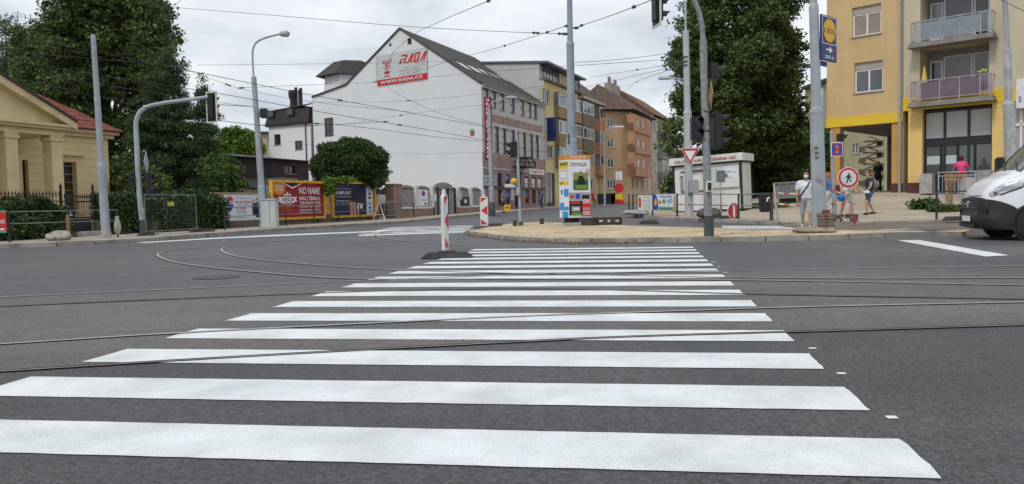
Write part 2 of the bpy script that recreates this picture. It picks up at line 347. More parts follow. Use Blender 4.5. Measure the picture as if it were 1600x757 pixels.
# --- tram rails: groove + two steel edges, laid along pixel paths on the level junction
RAIL = M('worn_rail_steel', (.34, .33, .32), .38, .3, 3, metal=.6)
RAILL = M('polished_rail_steel', (.40, .395, .39), .55, .2, 3, metal=.0)
GROOVE = M('rail_groove', (.02, .019, .018), .9, .3, 5)
SEAL = M('joint_sealant', (.06, .06, .062), .7, .2, 5)
def rail(px, sm=2, light=False):
    RM = RAILL if light else RAIL
    P = smooth([GR(u, v) for u, v in px], sm); P = [p.copy() for p in P]
    n = []
    for i in range(len(P)):
        t = (P[min(i+1, len(P)-1)]-P[max(i-1, 0)]); t.z = 0; t.normalize(); n.append(Vector((-t.y, t.x, 0)))
    def strip(a, b, z, mat, name, parent):
        mb = MB(); vs = []
        for p, q in zip(P, n): vs += [p+q*a+Vector((0, 0, z)), p+q*b+Vector((0, 0, z))]
        mb.add(vs, [(2*i, 2*i+1, 2*i+3, 2*i+2) for i in range(len(P)-1)]); return O(name, mb, mat, parent)
    r = strip(-.036, .028, .0105, SEAL, 'tram_rail', road)
    strip(-.034, .012 if light else -.012, .0135, RM, 'rail_head', r); strip(.012 if light else -.012, .02 if light else .022, .0130, GROOVE, 'rail_groove', r)
    return P
RA = rail([(-150, 593), (0, 584), (400, 558), (840, 534.5), (1000, 529), (1250, 522), (1600, 510.5), (1800, 504)])
rail([(-150, 550), (0, 541), (250, 524.5), (600, 506), (840, 494.5), (1000, 490), (1250, 482), (1600, 474), (1800, 470)], light=True)
rail([(-150, 489), (0, 481), (400, 463), (650, 454.5), (840, 452), (1000, 456.5), (1160, 462), (1600, 470), (1800, 474)])
RD = rail([(-150, 473), (0, 466.5), (400, 447.5), (555, 440), (800, 431), (1120, 424), (1600, 417), (1800, 414)], light=True)
rail([(1800, 452), (1600, 448), (1200, 440), (800, 437), (545, 438.5), (420, 428.5), (330, 420), (268, 411), (243, 401), (249, 394.5), (300, 388), (420, 378), (600, 365), (740, 353)], 3, True)
rail([(1800, 436), (1600, 436), (1270, 437.5), (900, 431), (640, 425), (500, 416.5), (375, 404.5), (341, 393), (352, 386), (450, 376), (600, 362.5), (720, 352)], 3, True)
rail([(740, 385), (660, 381), (600, 373.5), (583, 368), (600, 363), (640, 359)], 3, True)
def flatpoly(name, pts, z, mat): return struct(O(name, MB().add([(p[0], p[1], z) for p in pts], [tuple(range(len(pts)))]), mat))
flatpoly('fresh_asphalt', [(p.x, p.y) for p in RA]+[(60, RA[-1].y), (60, -11), (-60, -11), (-60, RA[0].y)], .0035, ASPH_NEW)
flatpoly('tram_bed_asphalt', [(p.x, p.y) for p in RA]+[(p.x, p.y) for p in RD[::-1]], .0045, ASPH_OLD)
# dark manhole cover sunk in the road by the curve
c = GR(338, 434); mh = MB(); mh.add([(c.x+.33*math.cos(a*.262), c.y+.33*math.sin(a*.262), .007) for a in range(24)], [tuple(range(24))]); tag(O('manhole_cover', mh, M('cast_iron', (.074, .076, .082), .7, .3, 12, bump=.5, bscale=60), None), 'round dark cast iron manhole cover sunk in the asphalt by the curved rails', 'manhole cover')
# --- pavements
PAVE = M('pavement_left', (.36, .31, .25), .9, .22, 1.2, bump=.35, bscale=22, fine=.12)
PLAZA = M('plaza_paving', (.40, .34, .265), .9, .17, .7, bump=.35, bscale=26, fine=.1)
SAND = M('fine_sand', (.50, .395, .255), .95, .3, .9, bump=.9, bscale=7, fine=.2, fscale=28)
BD = Vector((.342, .94, 0)); BP = Vector((-16.8, 25.2, 0)); BN = Vector((.94, -.342, 0))   # left-hand building line and its street-side normal
def BL(t, off=0, z=0): q = BP+BD*t+BN*off; return Vector((q.x, q.y, g(q.x, q.y)+z))
lk = [GR(u, v) for u, v in ((-250, 402), (0, 388.5), (110, 384.5), (225, 378.5), (310, 371.5), (420, 362.5), (500, 357), (560, 353.5), (650, 347.5))]
lk += [Vector((-4.2, 52, 0)), Vector((1.2, 66, 0)), Vector((6.8, 80, 0)), Vector((13.2, 95, 0)), Vector((27, 128, 0))]
LP = [Vector((p.x, p.y, 0)) for p in smooth(lk, 1)]
struct(slab('left_pavement', [(p.x, p.y) for p in LP]+[(20, 140), (-60, 140), (-60, LP[0].y)], .12, PAVE))
lpav = bpy.data.objects['left_pavement']; kerb([p for p in LP if p.y < 60], .125, lpav)
isl_f = [GR(u, v) for u, v in ((731, 365), (742, 368.5), (800, 376.5), (850, 379.5), (900, 381), (1000, 380), (1080, 379), (1200, 377), (1300, 375), (1420, 370.5), (1500, 367), (1516, 365.3))]
isl_b = [GR(u, v, .1) for u, v in ((1508, 363.2), (1420, 361.5), (1300, 360.5), (1200, 359.7), (1100, 356.5), (960, 352.5), (840, 347.5), (800, 350), (760, 356), (738, 361.5))]
struct(slab('traffic_island', [(p.x, p.y) for p in isl_f+isl_b], .11, SAND, cell=1.0))
isl = bpy.data.objects['traffic_island']; kerb(isl_f, .118, isl); kerb(isl_b, .112, isl)
pk = [GR(u, v, .02) for u, v in ((972, 334.8), (972, 336.2), (1000, 339.5), (1060, 343.8), (1120, 346.8), (1180, 349.8), (1250, 352.4), (1330, 352), (1420, 350.5), (1500, 348), (1600, 344.5))]
PK = smooth([Vector((p.x, p.y, 0)) for p in pk], 1)
struct(slab('plaza_pavement', [(p.x, p.y) for p in PK]+[(60, PK[-1].y-6), (60, 140), (40, 140), (20, 96), (13, 62)], .12, PLAZA))
plaza = bpy.data.objects['plaza_pavement']; kerb(PK, .125, plaza)
# ================================================================ buildings
class Wall:       # vertical plane: start A (x,y), direction d to the right as seen from the street, outward normal n
    def __init__(s, A, d):
        s.A = Vector((A[0], A[1], 0)); s.d = Vector((d[0], d[1], 0)).normalized(); s.n = Vector((s.d.y, -s.d.x, 0))
    def px(s, u, v):
        r = ray(u, v); D = s.A.dot(s.n)/(r.x*s.n.x+r.y*s.n.y); p = Vector((r.x*D, D, 0)); return (p-s.A).dot(s.d), H+r.z*D
    def s_(s, u): return s.px(u, 320)[0]
    def z_(s, u, v): return s.px(u, v)[1]
    def pt(s, a, z, o=0): q = s.A+s.d*a+s.n*o; return Vector((q.x, q.y, z))
    def shift(s, a=0, o=0): q = s.A+s.d*a+s.n*o; return Wall((q.x, q.y), s.d)
    def ax(s): return (s.d, -s.n, Vector((0, 0, 1)))
    def panel(s, a0, z0, a1, z1, o=.02): return Panel(s.pt(a0, z0, o), s.d, a1-a0, z1-z0)
def bx(mb, w, a0, a1, z0, z1, o0, o1, mi=0):   # box in wall coordinates
    return mb.box(w.pt((a0+a1)/2, (z0+z1)/2, (o0+o1)/2), (abs(a1-a0), abs(o1-o0), abs(z1-z0)), w.ax(), mi)
def wall_poly(name, w, outline, holes, mat, parent, reveal=.16, o=0.0):
    bm = bmesh.new(); f = bm.faces.new([bm.verts.new((a, z, 0)) for a, z in outline])
    if len(outline) > 4: bmesh.ops.triangulate(bm, faces=[f])
    for h in holes:
        for ax, c in ((0, h[0]), (0, h[2]), (1, h[1]), (1, h[3])):
            co = [0, 0, 0]; no = [0, 0, 0]; co[ax] = c; no[ax] = 1
            lo, hi = (h[1], h[3]) if ax == 0 else (h[0], h[2]); q = 1-ax
            fs = [f for f in bm.faces if max(v.co[q] for v in f.verts) > lo-1e-4 and min(v.co[q] for v in f.verts) < hi+1e-4]
            gm = set(fs)
            for f in fs: gm.update(f.edges); gm.update(f.verts)
            bmesh.ops.bisect_plane(bm, geom=list(gm), plane_co=co, plane_no=no, dist=1e-5)
    kill = []
    for f in bm.faces:
        c = f.calc_center_median()
        if any(h[0] < c.x < h[2] and h[1] < c.y < h[3] for h in holes): kill.append(f)
    bmesh.ops.delete(bm, geom=kill, context='FACES')
    mb = MB(); bm.verts.index_update(); mb.add([w.pt(v.co.x, v.co.y, o) for v in bm.verts], [[v.index for v in f.verts] for f in bm.faces]); bm.free()
    for a0, z0, a1, z1 in holes:
        c = [(a0, z0), (a1, z0), (a1, z1), (a0, z1)]
        for (p, q) in zip(c, c[1:]+c[:1]): mb.quad(w.pt(*p, o), w.pt(*q, o), w.pt(*q, o-reveal), w.pt(*p, o-reveal))
    return O(name, mb, mat, parent)
PANE = [glass('pane_dark', (.03, .035, .04)), glass('pane_mid', (.07, .08, .09)), glass('pane_curtain', (.30, .31, .32), .12), glass('pane_sky', (.16, .19, .23))]
WFR = M('white_window_frame', (.72, .72, .71), .5, .06); BFR = M('brown_window_frame', (.05, .03, .022), .55, .2); GFR = M('dark_shop_frame', (.02, .024, .026), .4, .15)
SILL = M('sheet_sill', (.33, .33, .33), .5, .1)
def window(w, a0, z0, a1, z1, parent, fr=None, nx=2, nz=1, rec=.11, pane=None, t=.06, sill=True, name='window', trans=None):
    fr = fr or WFR; mb = MB(); d0, d1 = -rec-.06, -rec
    bx(mb, w, a0, a1, z0, z0+t, d0, d1); bx(mb, w, a0, a1, z1-t, z1, d0, d1); bx(mb, w, a0, a0+t, z0+t, z1-t, d0, d1); bx(mb, w, a1-t, a1, z0+t, z1-t, d0, d1)
    xs = [a0+(a1-a0)*i/nx for i in range(nx+1)]; zs = [z0+(z1-z0)*i/nz for i in range(nz+1)]
    if trans: zs = [z0, z0+(z1-z0)*trans, z1]
    for x in xs[1:-1]: bx(mb, w, x-t*.55, x+t*.55, z0+t, z1-t, d0+.002, d1-.002)
    for z in zs[1:-1]: bx(mb, w, a0+t, a1-t, z-t*.5, z+t*.5, d0+.004, d1-.004)
    o = O(name, mb, fr, parent)
    for i in range(nx):
        for j in range(len(zs)-1):
            pm = pane if pane is not None else random.choice(PANE[:1]*3+PANE[1:])
            m = MB(); tl = random.uniform(-.004, .004); m.quad(w.pt(xs[i]+.01, zs[j]+.01, -rec-.03+tl), w.pt(xs[i+1]-.01, zs[j]+.01, -rec-.03-tl), w.pt(xs[i+1]-.01, zs[j+1]-.01, -rec-.03), w.pt(xs[i]+.01, zs[j+1]-.01, -rec-.03+tl)); O('pane', m, pm, o)
    if sill: m = MB(); bx(m, w, a0-.05, a1+.05, z0-.04, z0, -.05, .07); O('sill', m, SILL, o)
    return o
def base_z(w, a): p = w.pt(a, 0); return g(p.x, p.y)
def shell(w, a0, a1, z0, z1, depth, mat, parent, name='wall', front=False):   # plain sides and back, so that the block is closed
    mb = MB(); A, B = w.pt(a0, z0), w.pt(a1, z0); b = -w.n*depth; up = Vector((0, 0, z1-z0))
    mb.quad(A+b, A, A+up, A+b+up); mb.quad(B, B+b, B+b+up, B+up); mb.quad(B+b, A+b, A+b+up, B+b+up)
    if front: mb.quad(A, B, B+up, A+up)
    return O(name, mb, mat, parent)
def bay(w, a0, a1, z0, zp, z1, proj, mat, parent, nx=3, fr=None, pane=None):   # parapet box z0..zp, glazing zp..z1
    mb = MB(); bx(mb, w, a0, a1, z0, zp, .0, proj); bx(mb, w, a0-.04, a1+.04, z1, z1+.1, 0, proj+.05); o = O('bay', mb, mat, parent)
    q = w.shift(0, proj); window(q, a0, zp, a1, z1, o, fr, nx, 1, -.02, pane, t=.1, sill=False)
    for a in (a0, a1):
        m = MB(); bx(m, w, a-.03, a+.03, zp, z1, .0, proj-.05); O('side_glazing', m, PANE[3], o)
    return o
def gutter_pipe(w, a, z0, z1, mat, parent, r=.055, o=.09): return O('downpipe', MB().tube([w.pt(a, z0, o), w.pt(a, z1, o)], r, 8), mat, parent, smooth=True)
# ---------------------------------------------------------------- white gabled building with the painted banner
GW = Wall((-20.6, 79.1), (.812, -.584)); RF = Wall((-2.4, 66), (math.sin(R(22.4)), math.cos(R(22.4))))
PLW = M('white_render', (.66, .69, .72), .9, .035, .4, streak=.02, fine=.02)
ROOFD = M('dark_roof_felt', (.055, .05, .048), .85, .25, 1.5, bump=.4, bscale=25)
rada = thing('gabled_building', 'tall building with blank white gable wall and faded stone shop front', 'building', (-2.4, 66, g(-2.4, 66)))
L_, Rc = 0.0, GW.s_(756)
gz = lambda u, v: GW.px(u, v)
ap = gz(625, 46); le = gz(541, 134); ll = gz(488, 153); re = (Rc, GW.z_(754, 131))
gw0 = gz(513.5, 200)
hole = (gz(507, 199)[0], gz(514, 214)[1], gz(521, 199)[0], gz(514, 184.5)[1])
vent = [(gz(636.5, 64)[0], gz(639, 70)[1], gz(643, 64)[0], gz(639, 60.5)[1]), (gz(608, 70)[0], gz(609.5, 73)[1], gz(611.5, 70)[0], gz(609.5, 68)[1])]
zb = .1
wall_poly('gable_wall', GW, [(ll[0], zb), (Rc, zb), re, ap, le, ll], [hole]+vent, PLW, rada)
window(GW, *hole, rada, BFR, 2, 3, pane=PANE[0], sill=False)
for h in vent: m = MB(); bx(m, GW, h[0]-.05, h[2]+.05, h[1]-.05, h[3]+.05, -.2, -.12); O('vent', m, BLACKP, rada)
m = MB()
for (p, q) in ((ll, le), (le, ap), (ap, re)):
    A, B = GW.pt(*p, .12), GW.pt(*q, .12); dd = Vector((0, 0, .16)); m.prism([A, B, B+dd, A+dd], -GW.n*.35)
O('verge', m, M('verge_board', (.06, .045, .04), .7), rada)
# facade along the street
RL = 15.8; z_e = re[1]
FS = M('faded_stone_render', (.55, .53, .50), .9, .12, .6, streak=.12, fine=.05); PK_ = M('worn_pink_band', (.38, .26, .235), .9, .2, .9, streak=.2, fine=.1); PS = M('pink_stone_cladding', (.30, .205, .185), .75, .2, .9, streak=.12, fine=.1)
sA = [RF.s_(u) for u in (763, 775, 788, 804, 819, 830.2, 838.8)]; wA = [RF.s_(u+3.7)-RF.s_(u-3.7) for u in (763, 775, 788, 804, 819, 830.2, 838.8)]
zt, zbm = RF.z_(804, 153), RF.z_(804, 178); holes = []
for a in sA: holes.append((a-.55, zbm, a+.55, zt))
sB = [RF.s_(u) for u in (766, 778.7, 790.3, 804, 810.5, 821.3, 832.3, 841.3)]; zt2, zb2 = RF.z_(778.7, 198.5), RF.z_(778.7, 239.5)
for a in sB: holes.append((a-.48, zb2, a+.48, zt2))
zf = base_z(RF, 0); gtop = RF.z_(778, 271); gbot = RF.z_(778, 321); gh = [(RF.s_(u0), gbot, RF.s_(u1), gtop) for u0, u1 in ((763, 768), (778.5, 785.5), (791, 797.5))]
dh = (RF.s_(804.5), RF.z_(810, 328), RF.s_(815.5), RF.z_(810, 268)); sh = [(RF.s_(a), RF.z_(834, 318), RF.s_(b), RF.z_(834, 277)) for a, b in ((821, 827), (832, 838), (841.5, 847.2))]
zmid = RF.z_(765, 264)
wall_poly('facade', RF, [(0, zmid), (RL, zmid), (RL, z_e), (0, z_e)], holes, FS, rada)
wall_poly('ground_floor', RF, [(0, zf-.3), (RL, zf-.3), (RL, zmid), (0, zmid)], gh+[dh]+sh, PS, rada, .25)
for h in holes[:7]: window(RF, *h, rada, BFR, 1, 2, pane=random.choice(PANE[2:]), t=.09, rec=.1)
for h in holes[7:]: window(RF, *h, rada, BFR, 1, 3, pane=random.choice(PANE[:2]), t=.08, rec=.1)
for h in gh+sh: window(RF, *h, rada, BFR, 1, 2, pane=PANE[0], rec=.18)
window(RF, *dh, rada, BFR, 2, 1, pane=PANE[0], rec=.2, sill=False, name='entrance_door')
for (v0, v1, u) in ((243, 258, 768),):
    m = MB(); bx(m, RF, 0, RL, RF.z_(u, v1+3), RF.z_(u, v0-3), .0, .05); O('string_band', m, PK_, rada)
m = MB(); bx(m, RF, 1.7, RL-.7, RF.z_(775, 192), RF.z_(775, 180), .0, .03); O('faded_band', m, PK_, rada)
m = MB(); bx(m, RF, 0, RL, z_e-.28, z_e, .0, .28); O('eaves_cornice', m, FS, rada)
m = MB(); bx(m, RF, 0, RL, RF.z_(765, 296), RF.z_(765, 291), .0, .03); O('stone_band', m, M('dark_stone', (.09, .07, .065), .7), rada)
# roof: two slopes run back along the street
def roof_pt(a, z, t): return GW.pt(a, z)+RF.d*t
m = MB(); ov = .35
eR = (Rc+ov, re[1]-ov*.6+.1); m.quad(roof_pt(*eR, -.1), roof_pt(*eR, RL+.3), roof_pt(ap[0], ap[1]+.12, RL+.3), roof_pt(ap[0], ap[1]+.12, -.1))
m.quad(roof_pt(ap[0], ap[1]+.12, -.1), roof_pt(ap[0], ap[1]+.12, RL+.3), roof_pt(le[0], le[1]+.1, RL+.3), roof_pt(le[0], le[1]+.1, -.1)); m.quad(roof_pt(le[0], le[1]+.1, -.1), roof_pt(le[0], le[1]+.1, RL+.3), roof_pt(ll[0], ll[1]+.1, RL+.3), roof_pt(ll[0], ll[1]+.1, -.1))
rf = O('roof', m, ROOFD, rada)
SKYL = glass('skylight_glass', (.25, .28, .31), .1)
rs = [(0.30, .42, 1.6, 2.9), (.32, .44, 4.2, 5.6), (.34, .46, 6.8, 8.2), (.36, .48, 9.4, 10.6), (.38, .5, 12, 13.4)]
for k0, k1, t0, t1 in rs:
    P = lambda k, t: roof_pt(eR[0]+(ap[0]-eR[0])*k, eR[1]+(ap[1]+.12-eR[1])*k, t)+Vector((0, 0, .07))
    m = MB(); m.prism([P(k0, t0), P(k0, t1), P(k1, t1), P(k1, t0)], (0, 0, .06)); O('skylight', m, SKYL, rf)
m = MB(); m.quad(roof_pt(0, zb, RL), roof_pt(Rc, zb, RL), roof_pt(*re, RL), roof_pt(0, re[1], RL)); m.add([roof_pt(*p, RL) for p in ((0, re[1]), re, ap, le, ll)], [(0, 1, 2, 3, 4)]); m.quad(roof_pt(0, zb, 0), roof_pt(0, zb, RL), roof_pt(*ll, RL), roof_pt(*ll, 0)); O('rear_wall', m, PLW, rada)
# banner on the gable
bn = GW.panel(gz(590, 110)[0], gz(629, 128.5)[1]-.05, gz(667.5, 100)[0], gz(629, 83)[1], .05)
pn = bn; ban = board(pn, M('banner_cloth', (.52, .54, .55), .8, .05), rada, .02, 'banner')
m = MB()
for i in range(40): a = i/39; m.box(pn.p(a, -.025, .01), (.07, .02, .05), GW.ax()); m.box(pn.p(a, 1.025, .01), (.07, .02, .05), GW.ax())
for i in range(22): b = i/21; m.box(pn.p(-.012, b, .01), (.05, .02, .07), GW.ax()); m.box(pn.p(1.012, b, .01), (.05, .02, .07), GW.ax())
O('lacing', m, M('grey_lacing', (.3, .3, .3)), ban, kind='stuff')
RDP = M('banner_red', (.52, .02, .03), .7, .08); DGP = M('banner_grey_ink', (.16, .17, .18), .8)
patch(pn, rect(0, 0, 1, .2), RDP, ban); ptext(pn, 'WWW.RADA.CZ', .06, .05, .92, .15, WHITEP, ban, .012)
# block letters of the logo, sheared
def shear(pts, k=.35): return [(a+(b-.66)*k*.55, b) for a, b in pts]
lg = MB()
def poly(pts): lg.add([pn.p(a, b, .008) for a, b in shear(pts)], [tuple(range(len(pts)))])
y0, y1 = .62, .93
poly([(.46, y1), (.575, y1), (.59, y1-.05), (.59, .80), (.57, .765), (.50, .765), (.50, .80), (.555, .80), (.555, .87), (.46, .87)]); poly([(.46, .80), (.495, .80), (.495, y0), (.46, y0)]); poly([(.53, .765), (.565, .765), (.605, y0), (.565, y0)])
for ax in (.61, .865): poly([(ax+.055, y1), (ax+.10, y1), (ax+.10, y0), (ax+.065, y0), (ax+.065, .8), (ax+.04, y0), (ax, y0)])
poly([(.735, y1), (.77, y1), (.77, y0), (.735, y0)]); poly([(.77, y1), (.84, y1), (.84, y1-.055), (.77, y1-.055)]); poly([(.805, y1-.055), (.84, y1-.055), (.84, y0), (.805, y0)]); poly([(.77, y0+.055), (.805, y0+.055), (.805, y0), (.77, y0)])
O('logo_lettering', lg, RDP, ban)
ptext(pn, 'NÁBYTEK', .76, .545, .97, .6, M('banner_red_pale', (.5, .25, .25)), ban, .008, False); ptext(pn, '1. NEJ. LEVNÉ CENY', .5, .46, .97, .51, DGP, ban, .008, False); ptext(pn, 'MASARYKOVA T. METRO', .46, .37, .88, .415, DGP, ban, .008)
ptext(pn, 'obchodní dům a servis služby', .46, .30, .85, .335, DGP, ban, .008, False); ptext(pn, 'široký výběr a prodej', .46, .245, .85, .28, DGP, ban, .008, False)
fl = MB(); rr = random.Random(3)
for cx, cy, n in ((.16, .78, 9), (.22, .7, 8), (.27, .8, 8), (.17, .62, 5), (.24, .6, 6)):
    for i in range(n):
        a = i*2*math.pi/n; r0, r1 = .018, .055; c0 = (cx+r0*math.cos(a), cy+1.4*r0*math.sin(a)); c1 = (cx+r1*math.cos(a+.5), cy+1.4*r1*math.sin(a+.5)); c2 = (cx+r1*.8*math.cos(a+1.0), cy+1.4*r1*.8*math.sin(a+1.0))
        fl.add([pn.p(*c0, .008), pn.p(*c1, .0085), pn.p(*c2, .009)], [(0, 1, 2)])
fl.add([pn.p(a, b, .008) for a, b in ((.2, .58), (.225, .58), (.215, .45), (.2, .45))], [(0, 1, 2, 3)]); fl.add([pn.p(a, b, .008) for a, b in ((.14, .46), (.28, .46), (.245, .36), (.175, .36))], [(0, 1, 2, 3)]); fl.add([pn.p(a, b, .008) for a, b in disc(.21, .29, .06, .025, 16)], [tuple(range(16))])
O('flower_emblem', fl, RDP, ban)
# small red-green flag board near the corner
p2 = GW.panel(gz(735, 205)[0], gz(738, 212)[1], gz(741, 205)[0], gz(738, 203)[1], .04); fb = board(p2, M('flag_green', (.05, .25, .12)), rada, .02, 'wall_plaque'); patch(p2, [(0, 0), (1, 0), (1, 1)], REDP, fb)
# turret behind the ridge
tt = W(543, 135, 84); tw = MB(); wz = 10.5
for (r0, z0, r1, z1, mi) in ((2.3, wz, 2.3, W(543, 121, 84).z, 0), (2.75, W(543, 121, 84).z, 1.5, W(543, 98, 84).z, 1)):
    vs = [(tt.x+r0*1.25*math.cos(k*math.pi/3+.3), tt.y+r0*math.sin(k*math.pi/3+.3), z0) for k in range(6)]+[(tt.x+.4+r1*1.2*math.cos(k*math.pi/3+.3), tt.y+r1*math.sin(k*math.pi/3+.3), z1) for k in range(6)]
    tw.add(vs, [(k, (k+1) % 6, 6+(k+1) % 6, 6+k) for k in range(6)]+[(0, 1, 2, 3, 4, 5), (6, 7, 8, 9, 10, 11)], mi)
O('turret', tw, [PLW, ROOFD], rada)
# entrance canopy, blue and white signs on the ground floor
m = MB(); c = RF.pt((dh[0]+dh[2])/2, RF.z_(814, 262), .1)
for i in range(7):
    a = math.pi*i/6; q = c+RF.d*(1.35*math.cos(a))+Vector((0, 0, .9*math.sin(a))); m.tube([q, q+RF.n*1.2], .05, 6)
m.tube([c+RF.n*1.2+RF.d*(1.35*math.cos(math.pi*i/12))+Vector((0, 0, .9*math.sin(math.pi*i/12))) for i in range(13)], .07, 6); m.tube([c+RF.n*.6+RF.d*(1.35*math.cos(math.pi*i/12))+Vector((0, 0, .9*math.sin(math.pi*i/12))) for i in range(13)], .05, 6)
m.box(c+RF.n*.6, (2.9, 1.2, .12), RF.ax()); O('entrance_canopy', m, M('dark_wrought_iron', (.03, .03, .03), .6), rada)
pn = RF.panel(RF.s_(827), RF.z_(838, 273.5), RF.s_(849.5), RF.z_(838, 265), .1); b = board(pn, M('pale_sign', (.72, .70, .70), .5, .05), rada, .1, 'shop_sign'); ptext(pn, 'Angel Shop', .12, .2, .9, .82, M('sign_pink_red', (.68, .06, .09)), b)
for h in sh: pn = RF.panel(h[0]+.05, h[3]-1.3, h[2]-.05, h[3]-.15, -.12); b = board(pn, WHITEP, rada, .02, 'poster'); ptext(pn, 'SALE', .15, .35, .85, .6, REDP, b)
pn = RF.panel(sh[0][0]+.1, sh[0][3]-2.1, sh[0][2]-.1, sh[0][3]-1.45, -.12); b = board(pn, M('flag_blue', (.03, .17, .5)), rada, .02, 'poster'); patch(pn, rect(0, 0, 1, .4), REDP, b)
for v0, v1 in ((284, 272), (311, 298)): pn = RF.panel(gh[2][0]+.05, RF.z_(794, v0), gh[2][2]-.05, RF.z_(794, v1), -.1); b = board(pn, M('sign_blue', (.02, .06, .35), .5), rada, .02, 'poster'); ptext(pn, 'LOTO', .15, .35, .85, .62, WHITEP, b)
pn = RF.panel(RF.s_(798.5), RF.z_(800, 314), RF.s_(803), RF.z_(800, 294), .03); board(pn, M('poster_pale', (.5, .52, .52)), rada, .02, 'notice_board')
# vertical projecting sign
A = W(761.5, 152, 64.2); B = W(769, 250, 64.2)
vp = Panel(Vector((A.x-.30, 64.2, B.z)), (1, -.12, 0), .62, A.z-B.z); vsn = thing('vertical_sign', 'tall narrow crimson sign with white letters running down it by stone facade', 'sign', (vp.p(.5, 0).x, vp.p(.5, 0).y, vp.o.z))
lean = (A.x-B.x)*0
CRIM = M('crimson_sign', (.23, .012, .045), .45, .08); m = MB().prism([vp.p(0, 0), vp.p(1, 0), vp.p(1, 1), vp.p(0, 1)], -vp.n*.22); O('panel', m, CRIM, vsn, bevel=.04)
for i, chh in enumerate('ORCHIDEA SALON'):
    if chh != ' ': b1 = .975-i*.069; ptext(vp, chh, .28 if chh != 'I' else .42, b1-.048, .74 if chh != 'I' else .58, b1, WHITEP, vsn, .012, name='letter')
m = MB()
for b in (.2, .8): m.tube([vp.p(.5, b, -.2), RF.pt(RF.s_(764), vp.o.z+b*vp.h, 0)], .04, 6)
O('bracket', m, DKGREY, vsn)
# ---------------------------------------------------------------- white annexe with black mansard at the left of the gable
AW = Wall((GW.pt(0, 0).x-6.0, GW.pt(0, 0).y+3.2), (6.0, -3.2)); ax_ = thing('mansard_annexe', 'white annexe with black mansard roof and bulging chimney beside the blank gable', 'building', AW.pt(3, g(-24, 80)))
al = AW.s_(424); ar = AW.s_(489); zt = AW.z_(455, 196)
hs = [(AW.s_(432), AW.z_(437, 226.5), AW.s_(442), AW.z_(437, 210)), (AW.s_(464), AW.z_(470, 234), AW.s_(476), AW.z_(470, 220))]
wall_poly('wall', AW, [(al, 0), (ar, 0), (ar, zt), (al, zt)], hs, PLW, ax_); shell(AW, al, ar, 0, zt, 7, PLW, ax_)
for h in hs: window(AW, *h, ax_, BFR, 2, 2, pane=PANE[0])
z1, z2 = AW.z_(455, 171), AW.z_(455, 156); m = MB(); BRN = M('black_brown_slate', (.035, .028, .026), .7, .25, 3)
q = lambda a, z, o: AW.pt(a, z, o)
i0, i1 = al-.25, ar; m.prism([q(i0, zt, .25), q(i1, zt, .25), q(i1, zt+.25, .3), q(i0, zt+.25, .3)], -AW.n*7); m.quad(q(i0, zt+.25, .25), q(i1, zt+.25, .25), q(i1, z1, .0), q(i0+.3, z1, .0)); m.quad(q(i0, zt+.25, .25), q(i0+.3, z1, 0), q(i0+.3, z1, -7), q(i0, zt+.25, -7)); m.quad(q(i0+.2, z1, .1), q(i1, z1+.3, .1), q(i1, z2+.5, -4.5), q(i0+1.2, z2, -4.5)); m.quad(q(i0+.2, z1, .1), q(i0+1.2, z2, -4.5), q(i0+1.2, z2, -7), q(i0, z1, -7))
mr_ = O('mansard_roof', m, BRN, ax_)
for u0, u1 in ((427, 436), (456, 466)): a0, a1 = AW.s_(u0), AW.s_(u1); m = MB(); bx(m, AW, a0, a1, AW.z_(445, 182), AW.z_(445, 171.5), -.1, .35); d = O('dormer_window', m, BFR, mr_); m = MB(); bx(m, AW, a0+.1, a1-.1, AW.z_(445, 181), AW.z_(445, 172.5), .35, .36); O('pane', m, PANE[0], d)
c = W(445, 160, 80); zz = [W(445, v, 80).z for v in (164, 158, 152, 146, 141, 138, 135)]; O('bulging_chimney', MB().tube([(c.x, 83, z) for z in zz], [.38, .33, .3, .42, .47, .46, .4], 10), BRN, ax_, smooth=True)
for u, v0 in ((463, 137), (468.5, 141), (470.5, 138)): c = W(u, 160, 83); O('flue_pipe', MB().tube([(c.x, 83, c.z-1), (c.x, 83, W(u, v0, 83).z)], .17, 8), BRN, ax_, smooth=True)
gutter_pipe(AW, ar-.6, 1, zt, M('brown_pipe', (.05, .03, .025)), ax_)
# ---------------------------------------------------------------- brown low building and ochre house behind the wall
BW = Wall(W(340, 300, 47).xy, (W(482, 300, 55)-W(340, 300, 47)).xy); bb = thing('brown_pavilion', 'low building with dark brown cladding and shallow grey roof behind yellow wall', 'building', BW.pt(3, 0))
b0, b1 = BW.s_(322), BW.s_(484); zw = BW.z_(400, 277); ze = BW.z_(400, 247); zr = BW.z_(400, 234)
BCL = M('brown_cladding', (.042, .022, .02), .7, .2, 2, streak=.2); GRF = M('grey_felt_roof', (.09, .09, .095), .85, .2, 1)
hs = [(BW.s_(447), BW.z_(455, 272), BW.s_(463), BW.z_(455, 259)), (BW.s_(407), BW.z_(412, 271), BW.s_(413), BW.z_(412, 256))]
m = MB(); bx(m, BW, b0, b1, 0, zw, -8, -.4); O('lower_wall', m, M('offwhite_render', (.6, .6, .58), .9, .08), bb)
wall_poly('cladding', BW, [(b0-.2, zw-.1), (b1, zw-.1), (b1, ze), (b0, ze)], hs, BCL, bb); shell(BW, b0-.2, b1, zw-.1, ze, 8, BCL, bb)
for h in hs: window(BW, *h, bb, BFR, 2, 1, pane=PANE[0])
